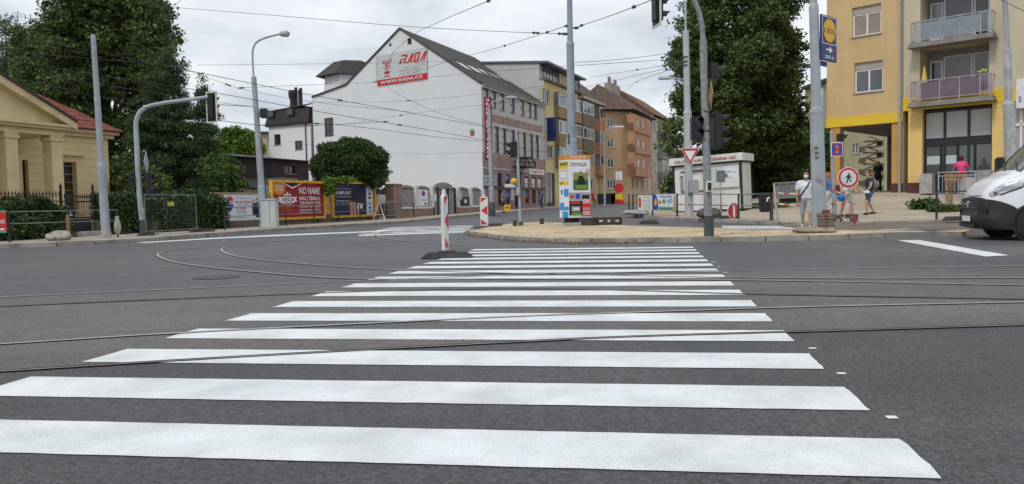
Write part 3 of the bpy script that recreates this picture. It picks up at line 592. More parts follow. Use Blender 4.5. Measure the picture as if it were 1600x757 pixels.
m = MB(); q = lambda a, z, o: BW.pt(a, z, o); m.quad(q(b0-.6, ze, .4), q(b1+.3, ze, .4), q(b1-3, zr, -4), q(b0+3, zr, -4)); m.add([q(b0-.6, ze, .4), q(b0+3, zr, -4), q(b0-.6, ze, -8.4)], [(0, 1, 2)]); m.add([q(b1+.3, ze, .4), q(b1+.3, ze, -8.4), q(b1-3, zr, -4)], [(0, 1, 2)]); m.quad(q(b0-.6, ze, -8.4), q(b0+3, zr, -4), q(b1-3, zr, -4), q(b1+.3, ze, -8.4)); m.quad(q(b0-.6, ze-.01, .4), q(b1+.3, ze-.01, .4), q(b1+.3, ze-.01, -8.4), q(b0-.6, ze-.01, -8.4)); O('roof', m, GRF, bb)
m = MB(); p0, p1 = W(398, 297, 44), W(470, 283, 50); m.prism([p0, p1, p1+Vector((0, 0, .12)), p0+Vector((0, 0, .12))], (-2.5, 2, .3)); O('shed_roof', m, ROOFD, bb)
OW = Wall(W(404, 230, 92).xy, (1, .1)); oh = thing('ochre_house', 'small ochre house with flat roof seen between lamp post and white annexe', 'house', OW.pt(2, 0)); a1 = OW.s_(428); z1 = OW.z_(415, 210)
wall_poly('wall', OW, [(-2.5, 0), (a1, 0), (a1, z1), (-2.5, z1)], [(OW.s_(421), OW.z_(415, 228), OW.s_(424), OW.z_(415, 212))], M('ochre_render', (.42, .38, .24), .9, .1), oh); shell(OW, -2.5, a1, 0, z1, 8, _mats['ochre_render'], oh); window(OW, OW.s_(421), OW.z_(415, 228), OW.s_(424), OW.z_(415, 212), oh, pane=PANE[2], nx=1)
m = MB(); bx(m, OW, -2.7, a1+.2, z1, z1+.3, -8, .3); O('roof', m, ROOFD, oh); m = MB(); bx(m, OW, OW.s_(383), OW.s_(393), z1, OW.z_(390, 202), -3, -2); bx(m, OW, OW.s_(408), OW.s_(415), z1, OW.z_(390, 206), -3, -2); O('chimney', m, M('brick_chimney', (.2, .09, .06), .9), oh)
# ---------------------------------------------------------------- street row behind
d23 = (math.sin(R(23)), math.cos(R(23)))
YW = Wall(RF.pt(RL+.05, 0).xy, d23)
YEL = M('yellow_render', (.62, .52, .28), .9, .1, .6, streak=.08, fine=.04); PYEL = M('pale_yellow_render', (.55, .49, .31), .9, .08, .6, streak=.08); GRW = M('grey_render', (.50, .50, .485), .9, .07, .4, streak=.06)
TAN = M('tan_parapet', (.30, .21, .12), .85, .12, 1.5); BRG = M('brown_grey_parapet', (.17, .13, .11), .85, .12, 1.5); ORP = M('orange_parapet', (.47, .26, .155), .85, .12, 1.5)
yb = thing('yellow_apartment_house', 'yellow apartment house with bay windows and blank grey side wall', 'building', YW.pt(5, base_z(YW, 5)))
ys, ye = 0, YW.s_(906); zc = YW.z_(848, 123); zt = YW.z_(848, 99); zf = base_z(YW, 3)
hs = [(YW.s_(851), YW.z_(856, 162), YW.s_(862), YW.z_(856, 140.5)), (YW.s_(852.5), YW.z_(858, 205), YW.s_(864), YW.z_(858, 186)), (YW.s_(853.5), YW.z_(860, 248), YW.s_(866), YW.z_(860, 227))]
pz = zf+2.3; hg = [(YW.s_(854), zf+.0, YW.s_(868), YW.z_(860, 271)), (YW.s_(878), zf, YW.s_(884), zf+2.4)]
wall_poly('facade', YW, [(ys, zf-.4), (ye, zf-.4), (ye, zc), (ys, zc)], hs+hg, YEL, yb, .2)
for h in hs: window(YW, *h, yb, None, 3, 1, pane=PANE[1], t=.1)
window(YW, *hg[0], yb, BFR, 2, 1, pane=PANE[0], rec=.15, sill=False, name='shop_window'); window(YW, *hg[1], yb, BFR, 1, 1, pane=PANE[0], rec=.15, sill=False, name='door')
for a0, a1 in ((YW.s_(868.5), YW.s_(886.5)), (YW.s_(893), YW.s_(905))):
    for v0, vp_, v1 in ((185, 167, 147), (228, 209, 189), (262, 246.5, 230)): bay(YW, a0, a1, YW.z_(869, v0), YW.z_(869, vp_), YW.z_(869, v1), .55, TAN, yb, 4)
AT = YW.shift(0, -.5); ha = [(AT.s_(849.5), AT.z_(862, 126), AT.s_(877.5), AT.z_(862, 106)), (AT.s_(892), AT.z_(862, 126), AT.s_(909), AT.z_(862, 106))]
wall_poly('attic_wall', AT, [(ys, zc), (ye+1, zc), (ye+1, zt), (ys, zt)], ha, PYEL, yb)
for h in ha: window(AT, *h, yb, BFR, 6, 2, pane=PANE[3], t=.07)
m = MB(); bx(m, YW, ys, ye+.4, zc-.15, zc+.05, -.6, .35); O('cornice', m, M('brown_cornice', (.12, .09, .08)), yb)
m = MB(); TEAL = M('zinc_roof', (.10, .13, .14), .5, .15); q = lambda a, z, o: YW.pt(a, z, o)
m.prism([q(ys-.15, zt, .55), q(ye+1.6, zt, .55), q(ye+1.6, zt+.75, -9), q(ys-.15, zt+.75, -9)], (0, 0, .22)); m.quad(q(ys, zt, -.5), q(ye+1, zt, -.5), q(ye+1, zt+.7, -9), q(ys, zt+.7, -9)); O('roof', m, TEAL, yb)
SWl = Wall((YW.pt(0, 0)-YW.n*12).xy, YW.n.xy); tz = [SWl.z_(757, 79.5), SWl.z_(845, 95)]
m = MB(); p0, p1 = YW.pt(0, 0, -12.3), YW.pt(0, 0, 0); m.add([p0, p1, q(0, zc, 0), q(0, zc, -.5), q(0, zt+.1, -.5), q(0, zt+.9, -12.3)], [(0, 1, 2, 3, 4, 5)]); O('side_wall', m, GRW, yb); shell(YW, 0.02, ye+1, 0, zc, 12.3, GRW, yb)
m = MB(); bx(m, YW, -.25, 1.5, zt-1.6, zt+1.3, -11.8, -13); O('chimney', m, GRW, yb); m = MB(); bx(m, YW, -.4, 1.7, zt+1.3, zt+1.5, -11.6, -13.2); O('chimney_cap', m, ROOFD, yb)
pn = YW.panel(0.5, YW.z_(853, 221), 1.1, YW.z_(853, 184), .5); m = MB(); m.box(pn.p(.5, .5), (.12, 1.0, pn.h), YW.ax()); O('blue_shop_sign', m, M('navy_sign', (.015, .03, .14), .5), yb)
# orange house continues the row
zc3 = YW.z_(940, 168); o0, o1 = ye, YW.s_(949); ORG = M('orange_tan_render', (.54, .38, .24), .9, .1, .6, streak=.1, fine=.04)
ob = thing('orange_bay_house', 'tan apartment house with stacked grey and orange bay windows', 'building', YW.pt(o0+4, base_z(YW, o0+4))); zf = base_z(YW, o0+4)
hs = [(YW.s_(922), YW.z_(925, v1), YW.s_(927.5), YW.z_(925, v0)) for v0, v1 in ((172, 186), (208, 222), (243, 258), (280, 297))]+[(YW.s_(907), YW.z_(912, 262), YW.s_(917), YW.z_(912, 246))]
wall_poly('facade', YW, [(o0+.02, zf-.5), (o1, zf-.5), (o1, zc3), (o0+.02, zc3)], hs, ORG, ob)
for h in hs: window(YW, *h, ob, None, 2, t=.1)
for v0, vp_, v1 in ((199, 178, 160), (239, 217, 200)): bay(YW, YW.s_(904.5), YW.s_(921.5), YW.z_(906, v0), YW.z_(906, vp_), YW.z_(906, v1), .7, BRG, ob, 3)
for v0, vp_, v1 in ((207, 187, 170), (243, 224, 206), (275, 259, 242)): bay(YW, YW.s_(931), YW.s_(946.5), YW.z_(933, v0), YW.z_(933, vp_), YW.z_(933, v1), .7, ORP, ob, 3)
m = MB(); bx(m, YW, o0+.02, o1+.2, zc3, zc3+.3, -10, .7); O('cornice', m, M('pale_cornice', (.4, .36, .32)), ob); RT = M('brown_roof_tile', (.105, .066, .05), .9, .3, 2.5, bump=.4, bscale=14, streak=.1)
rq = lambda a, z, o: YW.pt(a, z, o); m = MB(); zr = zc3+4.6; m.quad(rq(o0+.1, zc3+.3, .5), rq(o1+2, zc3+.3, .5), rq(o1+2, zr, -5), rq(o0+.1, zr, -5)); m.quad(rq(o0+.1, zr, -5), rq(o1+2, zr, -5), rq(o1+2, zc3, -11), rq(o0+.1, zc3, -11)); m.add([rq(o0+.1, zc3+.3, .5), rq(o0+.1, zr, -5), rq(o0+.1, zc3, -11)], [(0, 1, 2)]); O('roof', m, RT, ob); shell(YW, o0+.02, o1, 0, zc3, 10, ORG, ob)
# corner house with a front wall turned towards the junction
FWl = Wall(on(944, 99.0).xy, (on(987, 100.2)-on(944, 99.0)).xy); cs = FWl.s_(986.5); zc4 = FWl.z_(985, 173); zf = base_z(FWl, 2)
ch = thing('corner_apartment_house', 'ochre corner apartment house with reddish stacked balconies and steep brown roof', 'building', FWl.pt(cs, zf))
OCH = M('ochre_corner_render', (.56, .40, .235), .9, .1, .6, streak=.08, fine=.04); RDR = M('reddish_render', (.45, .245, .155), .9, .12, .7, streak=.08)
hs = [(FWl.s_(950), FWl.z_(955, v1), FWl.s_(960.5), FWl.z_(955, v0)) for v0, v1 in ((185, 199), (217, 231), (248, 262.5))]+[(FWl.s_(949), FWl.z_(955, 295.5), FWl.s_(963), FWl.z_(955, 281))]
wall_poly('front_wall', FWl, [(-.6, zf-.6), (cs, zf-.6), (cs, zc4), (-.6, zc4)], hs, OCH, ch)
for h in hs: window(FWl, *h, ch, None, 3 if h is hs[-1] else 2, pane=PANE[0], t=.12)
CW = Wall(FWl.pt(cs, 0).xy, d23); ce = CW.s_(1019); hb = []
PROJ = CW.shift(0, .9)
hs = [(CW.s_(986), CW.z_(989, v1), CW.s_(991), CW.z_(989, v0)) for v0, v1 in ((186, 197), (217, 231), (247, 261))]+[(CW.s_(a), CW.z_(994, 296), CW.s_(b), CW.z_(994, 280)) for a, b in ((986, 991), (993, 997.5), (1002, 1005.5), (1009, 1012.5))]
wall_poly('street_wall', CW, [(0, zf-.6), (ce, zf-.6), (ce, zc4), (0, zc4)], hs, OCH, ch)
for h in hs: window(CW, *h, ch, None, 2, t=.11)
p0, p1 = PROJ.s_(992), PROJ.s_(1017); zp0, zp1 = PROJ.z_(995, 276), PROJ.z_(995, 180)
hp = [(PROJ.s_(a), PROJ.z_(1000, v1), PROJ.s_(b), PROJ.z_(1000, v0)) for v0, v1 in ((189, 202), (219, 232), (249, 262)) for a, b in ((997.5, 1002.5), (1006, 1010.5))]
wall_poly('oriel_wall', PROJ, [(p0, zp0), (p1, zp0), (p1, zp1), (p0, zp1)], hp, RDR, ch); m = MB(); m.quad(CW.pt(p0, zp0), PROJ.pt(p0, zp0), PROJ.pt(p0, zp1), CW.pt(p0, zp1)); m.quad(CW.pt(p1, zp0), PROJ.pt(p1, zp0), PROJ.pt(p1, zp1), CW.pt(p1, zp1)); m.quad(CW.pt(p0, zp0), CW.pt(p1, zp0), PROJ.pt(p1, zp0), PROJ.pt(p0, zp0)); O('oriel_side', m, RDR, ch)
for h in hp: window(PROJ, *h, ch, None, 1, pane=PANE[2], t=.12)
for v0, v1 in ((207, 194), (240, 227), (276, 257)):
    m = MB(); bx(m, CW, CW.s_(984.8), p0, CW.z_(986, v0), CW.z_(986, v1), .0, 1.1); bx(m, CW, p0, p1+.1, PROJ.z_(995, v0), PROJ.z_(995, v1)-.3, .85, 1.15); O('balcony_parapet', m, RDR, ch)
m = MB(); ez = zc4; rz = ez+4.2; P = [FWl.pt(-1.5, ez, .6), CW.pt(-.6, ez, .6)+FWl.n*.6, CW.pt(ce, ez, .6), CW.pt(ce, ez, -11), FWl.pt(-1.5, ez, -12)]; r0, r1 = CW.pt(3.0, rz, -5.2), CW.pt(ce, rz, -5.2)
m.quad(P[1], P[2], r1, r0); m.add([P[0], P[1], r0], [(0, 1, 2)]); m.add([P[0], r0, P[4]], [(0, 1, 2)]); m.quad(P[4], r0, r1, P[3]); m.add([P[2], P[3], r1], [(0, 1, 2)]); m.add(P, [(0, 1, 2, 3, 4)]); rf = O('roof', m, RT, ch)
m = MB(); bx(m, CW, ce-.35, ce, ez-.2, ez+.1, -.2, .7); bx(m, CW, -.3, ce, ez-.15, ez-.02, -.1, .55); bx(m, FWl, -1, cs, ez-.15, ez-.02, -.1, .55); O('eaves', m, ROOFD, ch)
for t, o, hh in ((4.5, -4.2, .9), (7.5, -4.2, .9)): m = MB(); bx(m, CW, t, t+1.5, ez+2.2, rz+hh-.6, o-.5, o+.5); c = O('chimney', m, M('grey_chimney', (.3, .26, .23), .9), rf); [O('chimney_pot', MB().tube([CW.pt(t+.2+i*.35, rz+hh-.6, o), CW.pt(t+.2+i*.35, rz+hh+.3, o)], .09, 6), c.data.materials[0], c) for i in range(4)]
P_ = lambda k, a: CW.pt(a, ez, .6).lerp(CW.pt(a, rz, -5.2), k)+Vector((0, 0, .08)); m = MB(); m.prism([P_(.3, 6), P_(.3, 7), P_(.5, 7), P_(.5, 6)], (0, 0, .06)); O('skylight', m, SKYL, rf)
shell(CW, 0, ce, 0, zc4, 11, OCH, ch)
# far beige house with balconies
EW = CW.shift(ce+.05, 0); ee = 17; zc5 = zc4+.6; BEI = M('beige_render', (.47, .43, .36), .9, .1, .6, streak=.1)
eb = thing('beige_balcony_house', 'beige apartment house with rounded grey balconies at the far end of the row', 'building', EW.pt(6, base_z(EW, 6))); zf = base_z(EW, 6); fl_ = [zf+.6+i*3.05 for i in range(4)]; hs = []
for z in fl_:
    for a in (1.2, 4.2, 6.4, 9.2, 12.2, 14.6): hs.append((a, z+.5, a+1.2, z+2.1))
wall_poly('facade', EW, [(0, zf-.5), (ee, zf-.5), (ee, zc5), (0, zc5)], hs, BEI, eb)
for h in hs: window(EW, *h, eb, None, 2, t=.11)
for z in fl_[1:]:
    for a in (3.6, 11.6):
        pts = [(0, 0), (.1, .7), (.5, 1.05), (1.2, 1.15), (2.2, 1.15), (2.9, 1.05), (3.2, .7), (3.3, 0)]; m = MB(); m.prism([EW.pt(a+x, z-.35, o) for x, o in pts], (0, 0, .2)); m.prism([EW.pt(a+x, z-.15, o) for x, o in pts], (0, 0, .85), cap=False); O('balcony', m, M('grey_balcony', (.25, .24, .235), .8, .1), eb)
m = MB(); m.quad(EW.pt(0, zc5, .6), EW.pt(ee, zc5, .6), EW.pt(ee, zc5+4.2, -5), EW.pt(0, zc5+4.2, -5)); m.quad(EW.pt(0, zc5+4.2, -5), EW.pt(ee, zc5+4.2, -5), EW.pt(ee, zc5, -11), EW.pt(0, zc5, -11)); m.add([EW.pt(0, zc5, .6), EW.pt(0, zc5+4.2, -5), EW.pt(0, zc5, -11)], [(0, 1, 2)]); m.add([EW.pt(ee, zc5, .6), EW.pt(ee, zc5+4.2, -5), EW.pt(ee, zc5, -11)], [(0, 1, 2)]); O('roof', m, M('orange_brown_tile', (.145, .078, .053), .9, .3, 2.5, bump=.4, bscale=14), eb); shell(EW, 0, ee, 0, zc5, 11, BEI, eb)
gutter_pipe(EW, .15, zf, zc5, M('white_pipe', (.55, .55, .55)), eb, .08)
# ================================================================ right-hand apartment house with shop
RB = Wall((16.64, 40.55), (.72, -.69)); RS = RB.shift(0, .22)
TANW = M('tan_orange_render', (.59, .425, .22), .9, .08, .5, streak=.07, fine=.03); CRW = M('cream_render', (.56, .50, .37), .9, .08, .5, streak=.09, fine=.03); YB = M('bright_yellow_band', (.72, .49, .03), .6, .06, 1); YPIL = M('yellow_pillar', (.74, .53, .19), .85, .08, 1, streak=.06); OPIL = M('orange_pillar', (.55, .29, .085), .85, .1, 1); BRB = M('brown_plinth', (.10, .035, .025), .8, .15, 2)
rb = thing('shop_apartment_house', 'tan and cream apartment house with yellow band, loggias and glazed shop', 'building', RB.pt(4, base_z(RB, 4)))
s1 = RB.s_(1410.5); ztop = 12.6; zb0 = RB.z_(1352, 195.5); zb1 = RB.z_(1352, 180.5)
hs = [(RB.s_(1331), RB.z_(1353, 55.5), RB.s_(1375.5), RB.z_(1353, 9)), (RB.s_(1334.5), RB.z_(1356, 144), RB.s_(1378.5), RB.z_(1356, 96.5))]; dz = hs[0][1]-hs[1][1]; hs.append((hs[0][0], hs[0][1]+dz, hs[0][2], hs[0][3]+dz))
wall_poly('tan_wall', RB, [(0, zb1), (s1, zb1), (s1, ztop), (0, ztop)], hs, TANW, rb, .2)
ROLL_ = M('roller_box', (.38, .35, .31), .7, .08)
for i, h in enumerate(hs):
    zr = h[3]-(h[3]-h[1])*.24; window(RB, h[0], h[1], h[2], zr, rb, None, 2, 1, .13, PANE[1] if i == 1 else M('blind_behind_glass', (.30, .24, .19), .25, .08), .075); m = MB(); bx(m, RB, h[0], h[2], zr, h[3], -.2, -.1); O('roller_shutter_box', m, ROLL_, rb)
m = MB(); bx(m, RB, -.03, s1, zb0, zb1, -.3, .06); O('yellow_band', m, YB, rb)
# cream half
r0, r1 = RS.s_(1411), 15.0
zq0, zq1 = RS.z_(1500, 165.5), RS.z_(1500, 145)   # yellow band here
slab2 = RS.z_(1490, 158); slab1 = RS.z_(1490, 64); st = slab1-slab2
lg = [(RS.s_(1436), slab2, RS.s_(1543), slab2+st*.93), (RS.s_(1436), slab1, RS.s_(1543), slab1+st*.93), (RS.s_(1436), slab1+st, RS.s_(1543), slab1+st*1.9)]
wall_poly('cream_wall', RS, [(r0, zq1), (r1, zq1), (r1, ztop), (r0, ztop)], lg[:2], CRW, rb, 1.3)
m = MB(); bx(m, RS, r0, r1, zq0-.02, zq1, -.3, .05); O('yellow_band', m, YB, rb)
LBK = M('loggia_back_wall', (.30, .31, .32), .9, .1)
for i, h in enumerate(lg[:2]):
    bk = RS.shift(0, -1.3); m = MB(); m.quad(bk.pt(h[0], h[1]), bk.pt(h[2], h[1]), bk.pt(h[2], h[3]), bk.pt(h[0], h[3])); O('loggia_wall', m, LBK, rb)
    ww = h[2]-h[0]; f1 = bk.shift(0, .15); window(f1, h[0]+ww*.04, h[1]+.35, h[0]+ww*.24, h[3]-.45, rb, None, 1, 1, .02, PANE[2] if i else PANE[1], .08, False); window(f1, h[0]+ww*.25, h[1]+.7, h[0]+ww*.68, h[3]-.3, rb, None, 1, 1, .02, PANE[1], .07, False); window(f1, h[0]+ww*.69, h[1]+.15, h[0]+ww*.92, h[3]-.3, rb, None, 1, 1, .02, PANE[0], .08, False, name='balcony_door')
    bal = O('balcony_slab', bx(bx(MB(), RS, h[0]-.28, h[2]+.3, h[1]-.14, h[1]+.02, -1.3, .75), RS, h[0]-.34, h[2]+.36, h[1]-.2, h[1]-.14, -.02, .82), M('weathered_slab', (.26, .24, .215), .85, .15, 2, streak=.2), rb)
    rt, rbm, oo = h[1]+1.02, h[1]+.12, .68; x0, x1 = h[0]-.2, h[2]+.22; xs = [x0, x0+.42]+[x0+.42+(x1-x0-.84)*k/3 for k in (1, 2, 3)]+[x1]; RL_ = M('balcony_rail_grey', (.30, .33, .35), .5) if i else M('balcony_rail_mauve', (.34, .27, .34), .5)
    m = MB(); bx(m, RS, x0, x1, rt-.05, rt, oo-.03, oo+.03); bx(m, RS, x0, x1, rbm, rbm+.04, oo-.02, oo+.02)
    for x in xs: bx(m, RS, x-.025, x+.025, h[1], rt-.05, oo-.025, oo+.025)
    for x in (x0, x1): m.tube([RS.pt(x, rt-.02, oo), RS.pt(x, rt-.02, 0)], .025, 6); m.tube([RS.pt(x, rbm+.02, oo), RS.pt(x, rbm+.02, 0)], .02, 6)
    O('balcony_railing', m, RL_, bal)
    for k in range(5):
        if k in (0, 4):
            for j in range(6): x = xs[k]+(xs[k+1]-xs[k])*(j+.5)/6; m = MB(); bx(m, RS, x-.012, x+.012, rbm+.04, rt-.05, oo-.012, oo+.012); O('baluster', m, RL_, bal)
        else: m = MB(); bx(m, RS, xs[k]+.03, xs[k+1]-.03, rbm+.06, rt-.1, oo-.012, oo+.006); O('railing_panel', m, M('grey_glass_panel', (.22, .26, .29), .25, .15) if i else M('mauve_panel', (.145, .115, .14), .5, .12), bal)
h = lg[0]; P = RS.pt(h[0]+.28, h[1]+.0, .3); O('folded_parasol', MB().tube([P, P+Vector((0, 0, .5)), P+Vector((0, 0, .55)), P+Vector((0, 0, 1.75))], [.03, .03, .22, .02], 8), M('yellow_cloth', (.62, .45, .1), .9), rb, smooth=True)
fm = MB(); P = RS.pt(h[0]+2.75, h[1]+1.05, .66)
for k in range(14): fm.ball(P+Vector((random.uniform(-.16, .16), random.uniform(-.08, .08), random.uniform(0, .16))), .05, 6, 4)
O('balcony_flowers', fm, M('yellow_green_flowers', (.42, .44, .08), .8, .4, 20), rb, kind='stuff')
gutter_pipe(RB, s1-.12, base_z(RB, s1), ztop, STEEL, rb, .07, .1)
# undercroft and ground-floor pillars
zg = base_z(RB, 2)+.12
def pillar(w, a0, a1, zt, mt, o0=-.55, o1=0.0):
    p = O('pillar', bx(MB(), w, a0, a1, zg+.45, zt, o0, o1), mt, rb); O('plinth', bx(MB(), w, a0-.03, a1+.03, zg-.4, zg+.45, o0-.03, o1+.03), BRB, p)
pillar(RB, RB.s_(1297.5), RB.s_(1312), zb0, OPIL); pillar(RB, RB.s_(1392.5), RB.s_(1412), zb0, OPIL, -.6, -.02); pillar(RS, RS.s_(1418.5), RS.s_(1440.5), zq0-.02, YPIL, -.5, .03); pillar(RS, RS.s_(1549), RS.s_(1567.5), zq0-.02, YPIL, -.5, .03)
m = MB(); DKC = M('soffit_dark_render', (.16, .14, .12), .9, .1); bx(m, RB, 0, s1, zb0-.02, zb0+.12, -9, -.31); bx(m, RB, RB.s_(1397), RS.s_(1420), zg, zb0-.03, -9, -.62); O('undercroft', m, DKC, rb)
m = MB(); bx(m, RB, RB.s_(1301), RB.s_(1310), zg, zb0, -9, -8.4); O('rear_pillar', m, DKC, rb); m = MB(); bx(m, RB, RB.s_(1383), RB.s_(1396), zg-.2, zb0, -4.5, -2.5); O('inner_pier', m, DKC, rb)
shell(RB, 0, s1, zb1, ztop, 9, TANW, rb); shell(RS, r0, r1, 0, ztop, 9, CRW, rb)
m = MB(); bx(m, RB, -.1, r1, ztop, ztop+.4, -9.2, .5); O('roof', m, ROOFD, rb)
# shop front
sx = [RS.s_(u) for u in (1441, 1472.5, 1510, 1547.5)]; zt_ = zq0-.08; zm = RS.z_(1495, 213.5); FROST = M('frosted_panel', (.46, .46, .45), .45, .06); SF = RS.shift(0, -.3)
m = MB(); bx(m, SF, sx[0], sx[3], zm-.38, zm-.02, -.08, .02); bx(m, SF, sx[0], sx[3], zt_-.1, zt_, -.08, .02)
for x in sx: bx(m, SF, x-.05, x+.05, zg-.1, zt_, -.07, .03)
shop = O('shop_front', m, GFR, rb)
for a, b in zip(sx, sx[1:]): O('transom_panel', bx(MB(), SF, a+.06, b-.06, zm, zt_-.12, -.05, -.02), FROST, shop)
xs = [sx[0]+(sx[3]-sx[0])*k/4 for k in range(5)]
for k in range(4):
    O('door_leaf', bx(MB(), SF, xs[k]+.06, xs[k+1]-.06, zg-.1, zm-.4, -.06, -.03), PANE[0] if k < 2 else PANE[1], shop)
    if k: O('mullion', bx(MB(), SF, xs[k]-.04, xs[k]+.04, zg-.1, zm-.4, -.06, .01), GFR, shop)
for k, f in ((0, .15), (0, .55), (1, .15), (1, .55)): x = xs[k]+(xs[k+1]-xs[k])*f; O('paper_notice', bx(MB(), SF, x, x+.3, zm-1.25, zm-.85, -.028, -.02), M('notice_paper', (.5, .58, .6), .7, .1), shop)
m = MB(); bx(m, SF, RS.s_(1568), r1, zg, zt_, -.2, -.05); O('side_shop_window', m, PANE[2], rb); m = MB()
for u in (1568, 1590, 1640): bx(m, SF, RS.s_(u), RS.s_(u)+.09, zg, zt_, -.05, .02)
bx(m, SF, RS.s_(1568), r1, zm+.3, zm+.42, -.05, .02); O('side_shop_frame', m, WFR, rb)
pn = RS.panel(RS.s_(1586), RS.z_(1590, 170), RS.s_(1660), RS.z_(1590, 124), .08); b = board(pn, M('white_sign_board', (.66, .68, .70), .5), rb, .1, 'sign_board'); ptext(pn, 'S', .06, .2, .12, .4, M('sign_navy', (.03, .06, .25)), b)
pn = Panel(RB.pt(-.42, RB.z_(1291, 206), .5), RB.d, .38, RB.z_(1291, 140)-RB.z_(1291, 206)); O('vertical_white_sign', MB().prism([pn.p(0, 0), pn.p(1, 0), pn.p(1, 1), pn.p(0, 1)], -pn.n*.2), M('sign_offwhite', (.55, .55, .52)), rb)
for a in (RS.s_(1444), RS.s_(1532)):
    T('concrete_planter', bx(MB(), RS, a, a+.55, zg-.1, zg+.85, .25, .8), CONC, 'square concrete planter block '+('beside the yellow pillar with brown plinth left of the shop doors' if a < 6 else 'behind the terrace railing by the far shop pillar'), 'planter', 'concrete planters by the shop', bevel=.02)
# terrace with railing in front of the shop
TE = RS.shift(0, 2.2); t0, t1 = TE.s_(1459), 13.5; tz = zg-.14
m = MB(); bx(m, TE, t0, t1, -.2, tz, -2.6, 0); struct(O('shop_terrace', m, CONC)); m = MB(); bx(m, TE, t0+.02, t1, tz-.02, tz+.012, -2.58, -.1); struct(O('terrace_paving', m, M('red_brick_paving', (.26, .12, .095), .9, .2, 3)))
GR_ = M('grey_green_railing', (.25, .29, .29), .5, .12, 3)
def railing(path, h, label, rails=(1.0, .5), post=.03, r=.02, mat=None, group=None, mids=None, name='pipe_railing', ps=None, bars=0, knob=False, off=.12):
    mat = mat or GR_; o = thing(name, label, 'railing', path[0], group); up = Vector((0, 0, 1))
    for i, p in enumerate(path):
        O('post', MB().tube([p, p+up*(h+(.08 if knob else 0))], post, 8), ps or mat, o, smooth=True)
    for f in rails:
        for a, b in zip(path, path[1:]): O('rail', MB().tube([a+up*(h*f-.02), b+up*(h*f-.02)], r, 6), mat, o, smooth=True)
    if bars:
        for a, b in zip(path, path[1:]):
            n = max(1, int((b-a).length/bars))
            for k in range(1, n): q = a.lerp(b, k/n); O('baluster', MB().tube([q+up*(h*rails[-1]-.02), q+up*(h*rails[-2 if len(rails) > 2 else 0]-.02)], r*.6, 5), mat, o)
    return o
path = [TE.pt(TE.s_(u), tz, -.12) for u in (1465, 1522, 1575, 1640)]; railing(path, 1.0, 'grey steel railing with upright bars along the shop terrace', (1.0, .84, .12), .035, .028, STEEL, bars=.16, name='terrace_railing')
# courtyard seen through the undercroft
CYw = Wall(W(1300, 250, 66).xy, (1, .05)); cy = thing('courtyard_house', 'pale yellow house wall with one white window seen through the passage', 'house', CYw.pt(4, 1.2)); h = (CYw.s_(1332), CYw.z_(1337, 240), CYw.s_(1342), CYw.z_(1337, 224)); PYH = M('shade_toned_courtyard_render', (.36, .34, .22), .9, .08)  # wall colour darkened evenly to stand in for shade from surrounding buildings
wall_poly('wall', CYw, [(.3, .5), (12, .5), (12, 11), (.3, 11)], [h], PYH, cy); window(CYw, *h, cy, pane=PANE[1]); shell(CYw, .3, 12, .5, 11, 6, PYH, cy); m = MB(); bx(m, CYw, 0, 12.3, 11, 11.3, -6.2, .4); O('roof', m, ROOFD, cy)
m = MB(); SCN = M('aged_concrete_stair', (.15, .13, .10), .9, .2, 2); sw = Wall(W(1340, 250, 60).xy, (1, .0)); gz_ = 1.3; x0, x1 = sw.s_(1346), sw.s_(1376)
stt = thing('outdoor_staircase', 'weathered zigzag concrete stair stack in the courtyard behind the passage', 'staircase', sw.pt(1, gz_))
for k in range(9):
    z = gz_+.4+k*.44; a, b = (x0, x1-.25) if k % 2 else (x0+.3, x1); m = MB(); bx(m, sw, a, b, z, z+.09, -.5, .5); O('landing', m, SCN, stt); e = a if k % 2 else b-.1; m = MB(); bx(m, sw, e, e+.1, z-.35, z, -.5, .5); O('riser_wall', m, SCN, stt); m = MB(); f0 = sw.pt(a+.2, z+.09, .2); f1 = sw.pt(b-.2, z+.4, .2); m.tube([f0, f1] if k % 2 else [sw.pt(b-.2, z+.09, .2), sw.pt(a+.2, z+.4, .2)], .05, 5); O('stringer', m, SCN, stt)
# ================================================================ classical villa on the left
VY = M('villa_yellow_render', (.70, .58, .33), .9, .07, .6, streak=.06, fine=.03); VC = M('villa_cream_stone', (.66, .53, .32), .85, .1, 1.5, streak=.08, fine=.04)
VP_ = Wall((-21.5, 26.9), BD.xy); VB = VP_.shift(0, -2.5); vl = thing('classical_villa', 'yellow villa with pillared portico, pediment and red tiled roof', 'villa', VP_.pt(2.4, 0))
pt0, pt1 = -2.0, 6.85; ez0, ez1 = VP_.z_(100, 213), VP_.z_(108, 197)
for t in (6.46, 4.43, 2.4, .37, -1.66):
    p = O('pillar', bx(bx(bx(MB(), VP_, t-.27, t+.27, .6, ez0-.25, -.6, -.06), VP_, t-.33, t+.33, ez0-.25, ez0-.1, -.66, 0), VP_, t-.29, t+.29, ez0-.1, ez0-.001, -.62, -.04), VC, vl, bevel=.015); O('pillar_base', bx(MB(), VP_, t-.36, t+.36, .3, .6, -.69, .03), VC, p)
m = MB(); bx(m, VP_, pt0, pt1, ez0, ez1-.22, -2.5, -.05); bx(m, VP_, pt0-.05, pt1+.05, ez0+.16, ez0+.2, -2.5, 0); O('entablature', m, VC, vl); m = MB(); bx(m, VP_, pt0-.25, pt1+.25, ez1-.22, ez1-.1, -2.5, .15); bx(m, VP_, pt0-.35, pt1+.35, ez1-.1, ez1, -2.5, .28); O('cornice', m, VC, vl)
am = (pt0+pt1)/2; az = ez1+(pt1-am)*math.tan(R(25)); m = MB(); m.prism([VP_.pt(pt0, ez1, -.1), VP_.pt(pt1, ez1, -.1), VP_.pt(am, az, -.1)], -VP_.n*1.2); O('pediment', m, VY, vl)
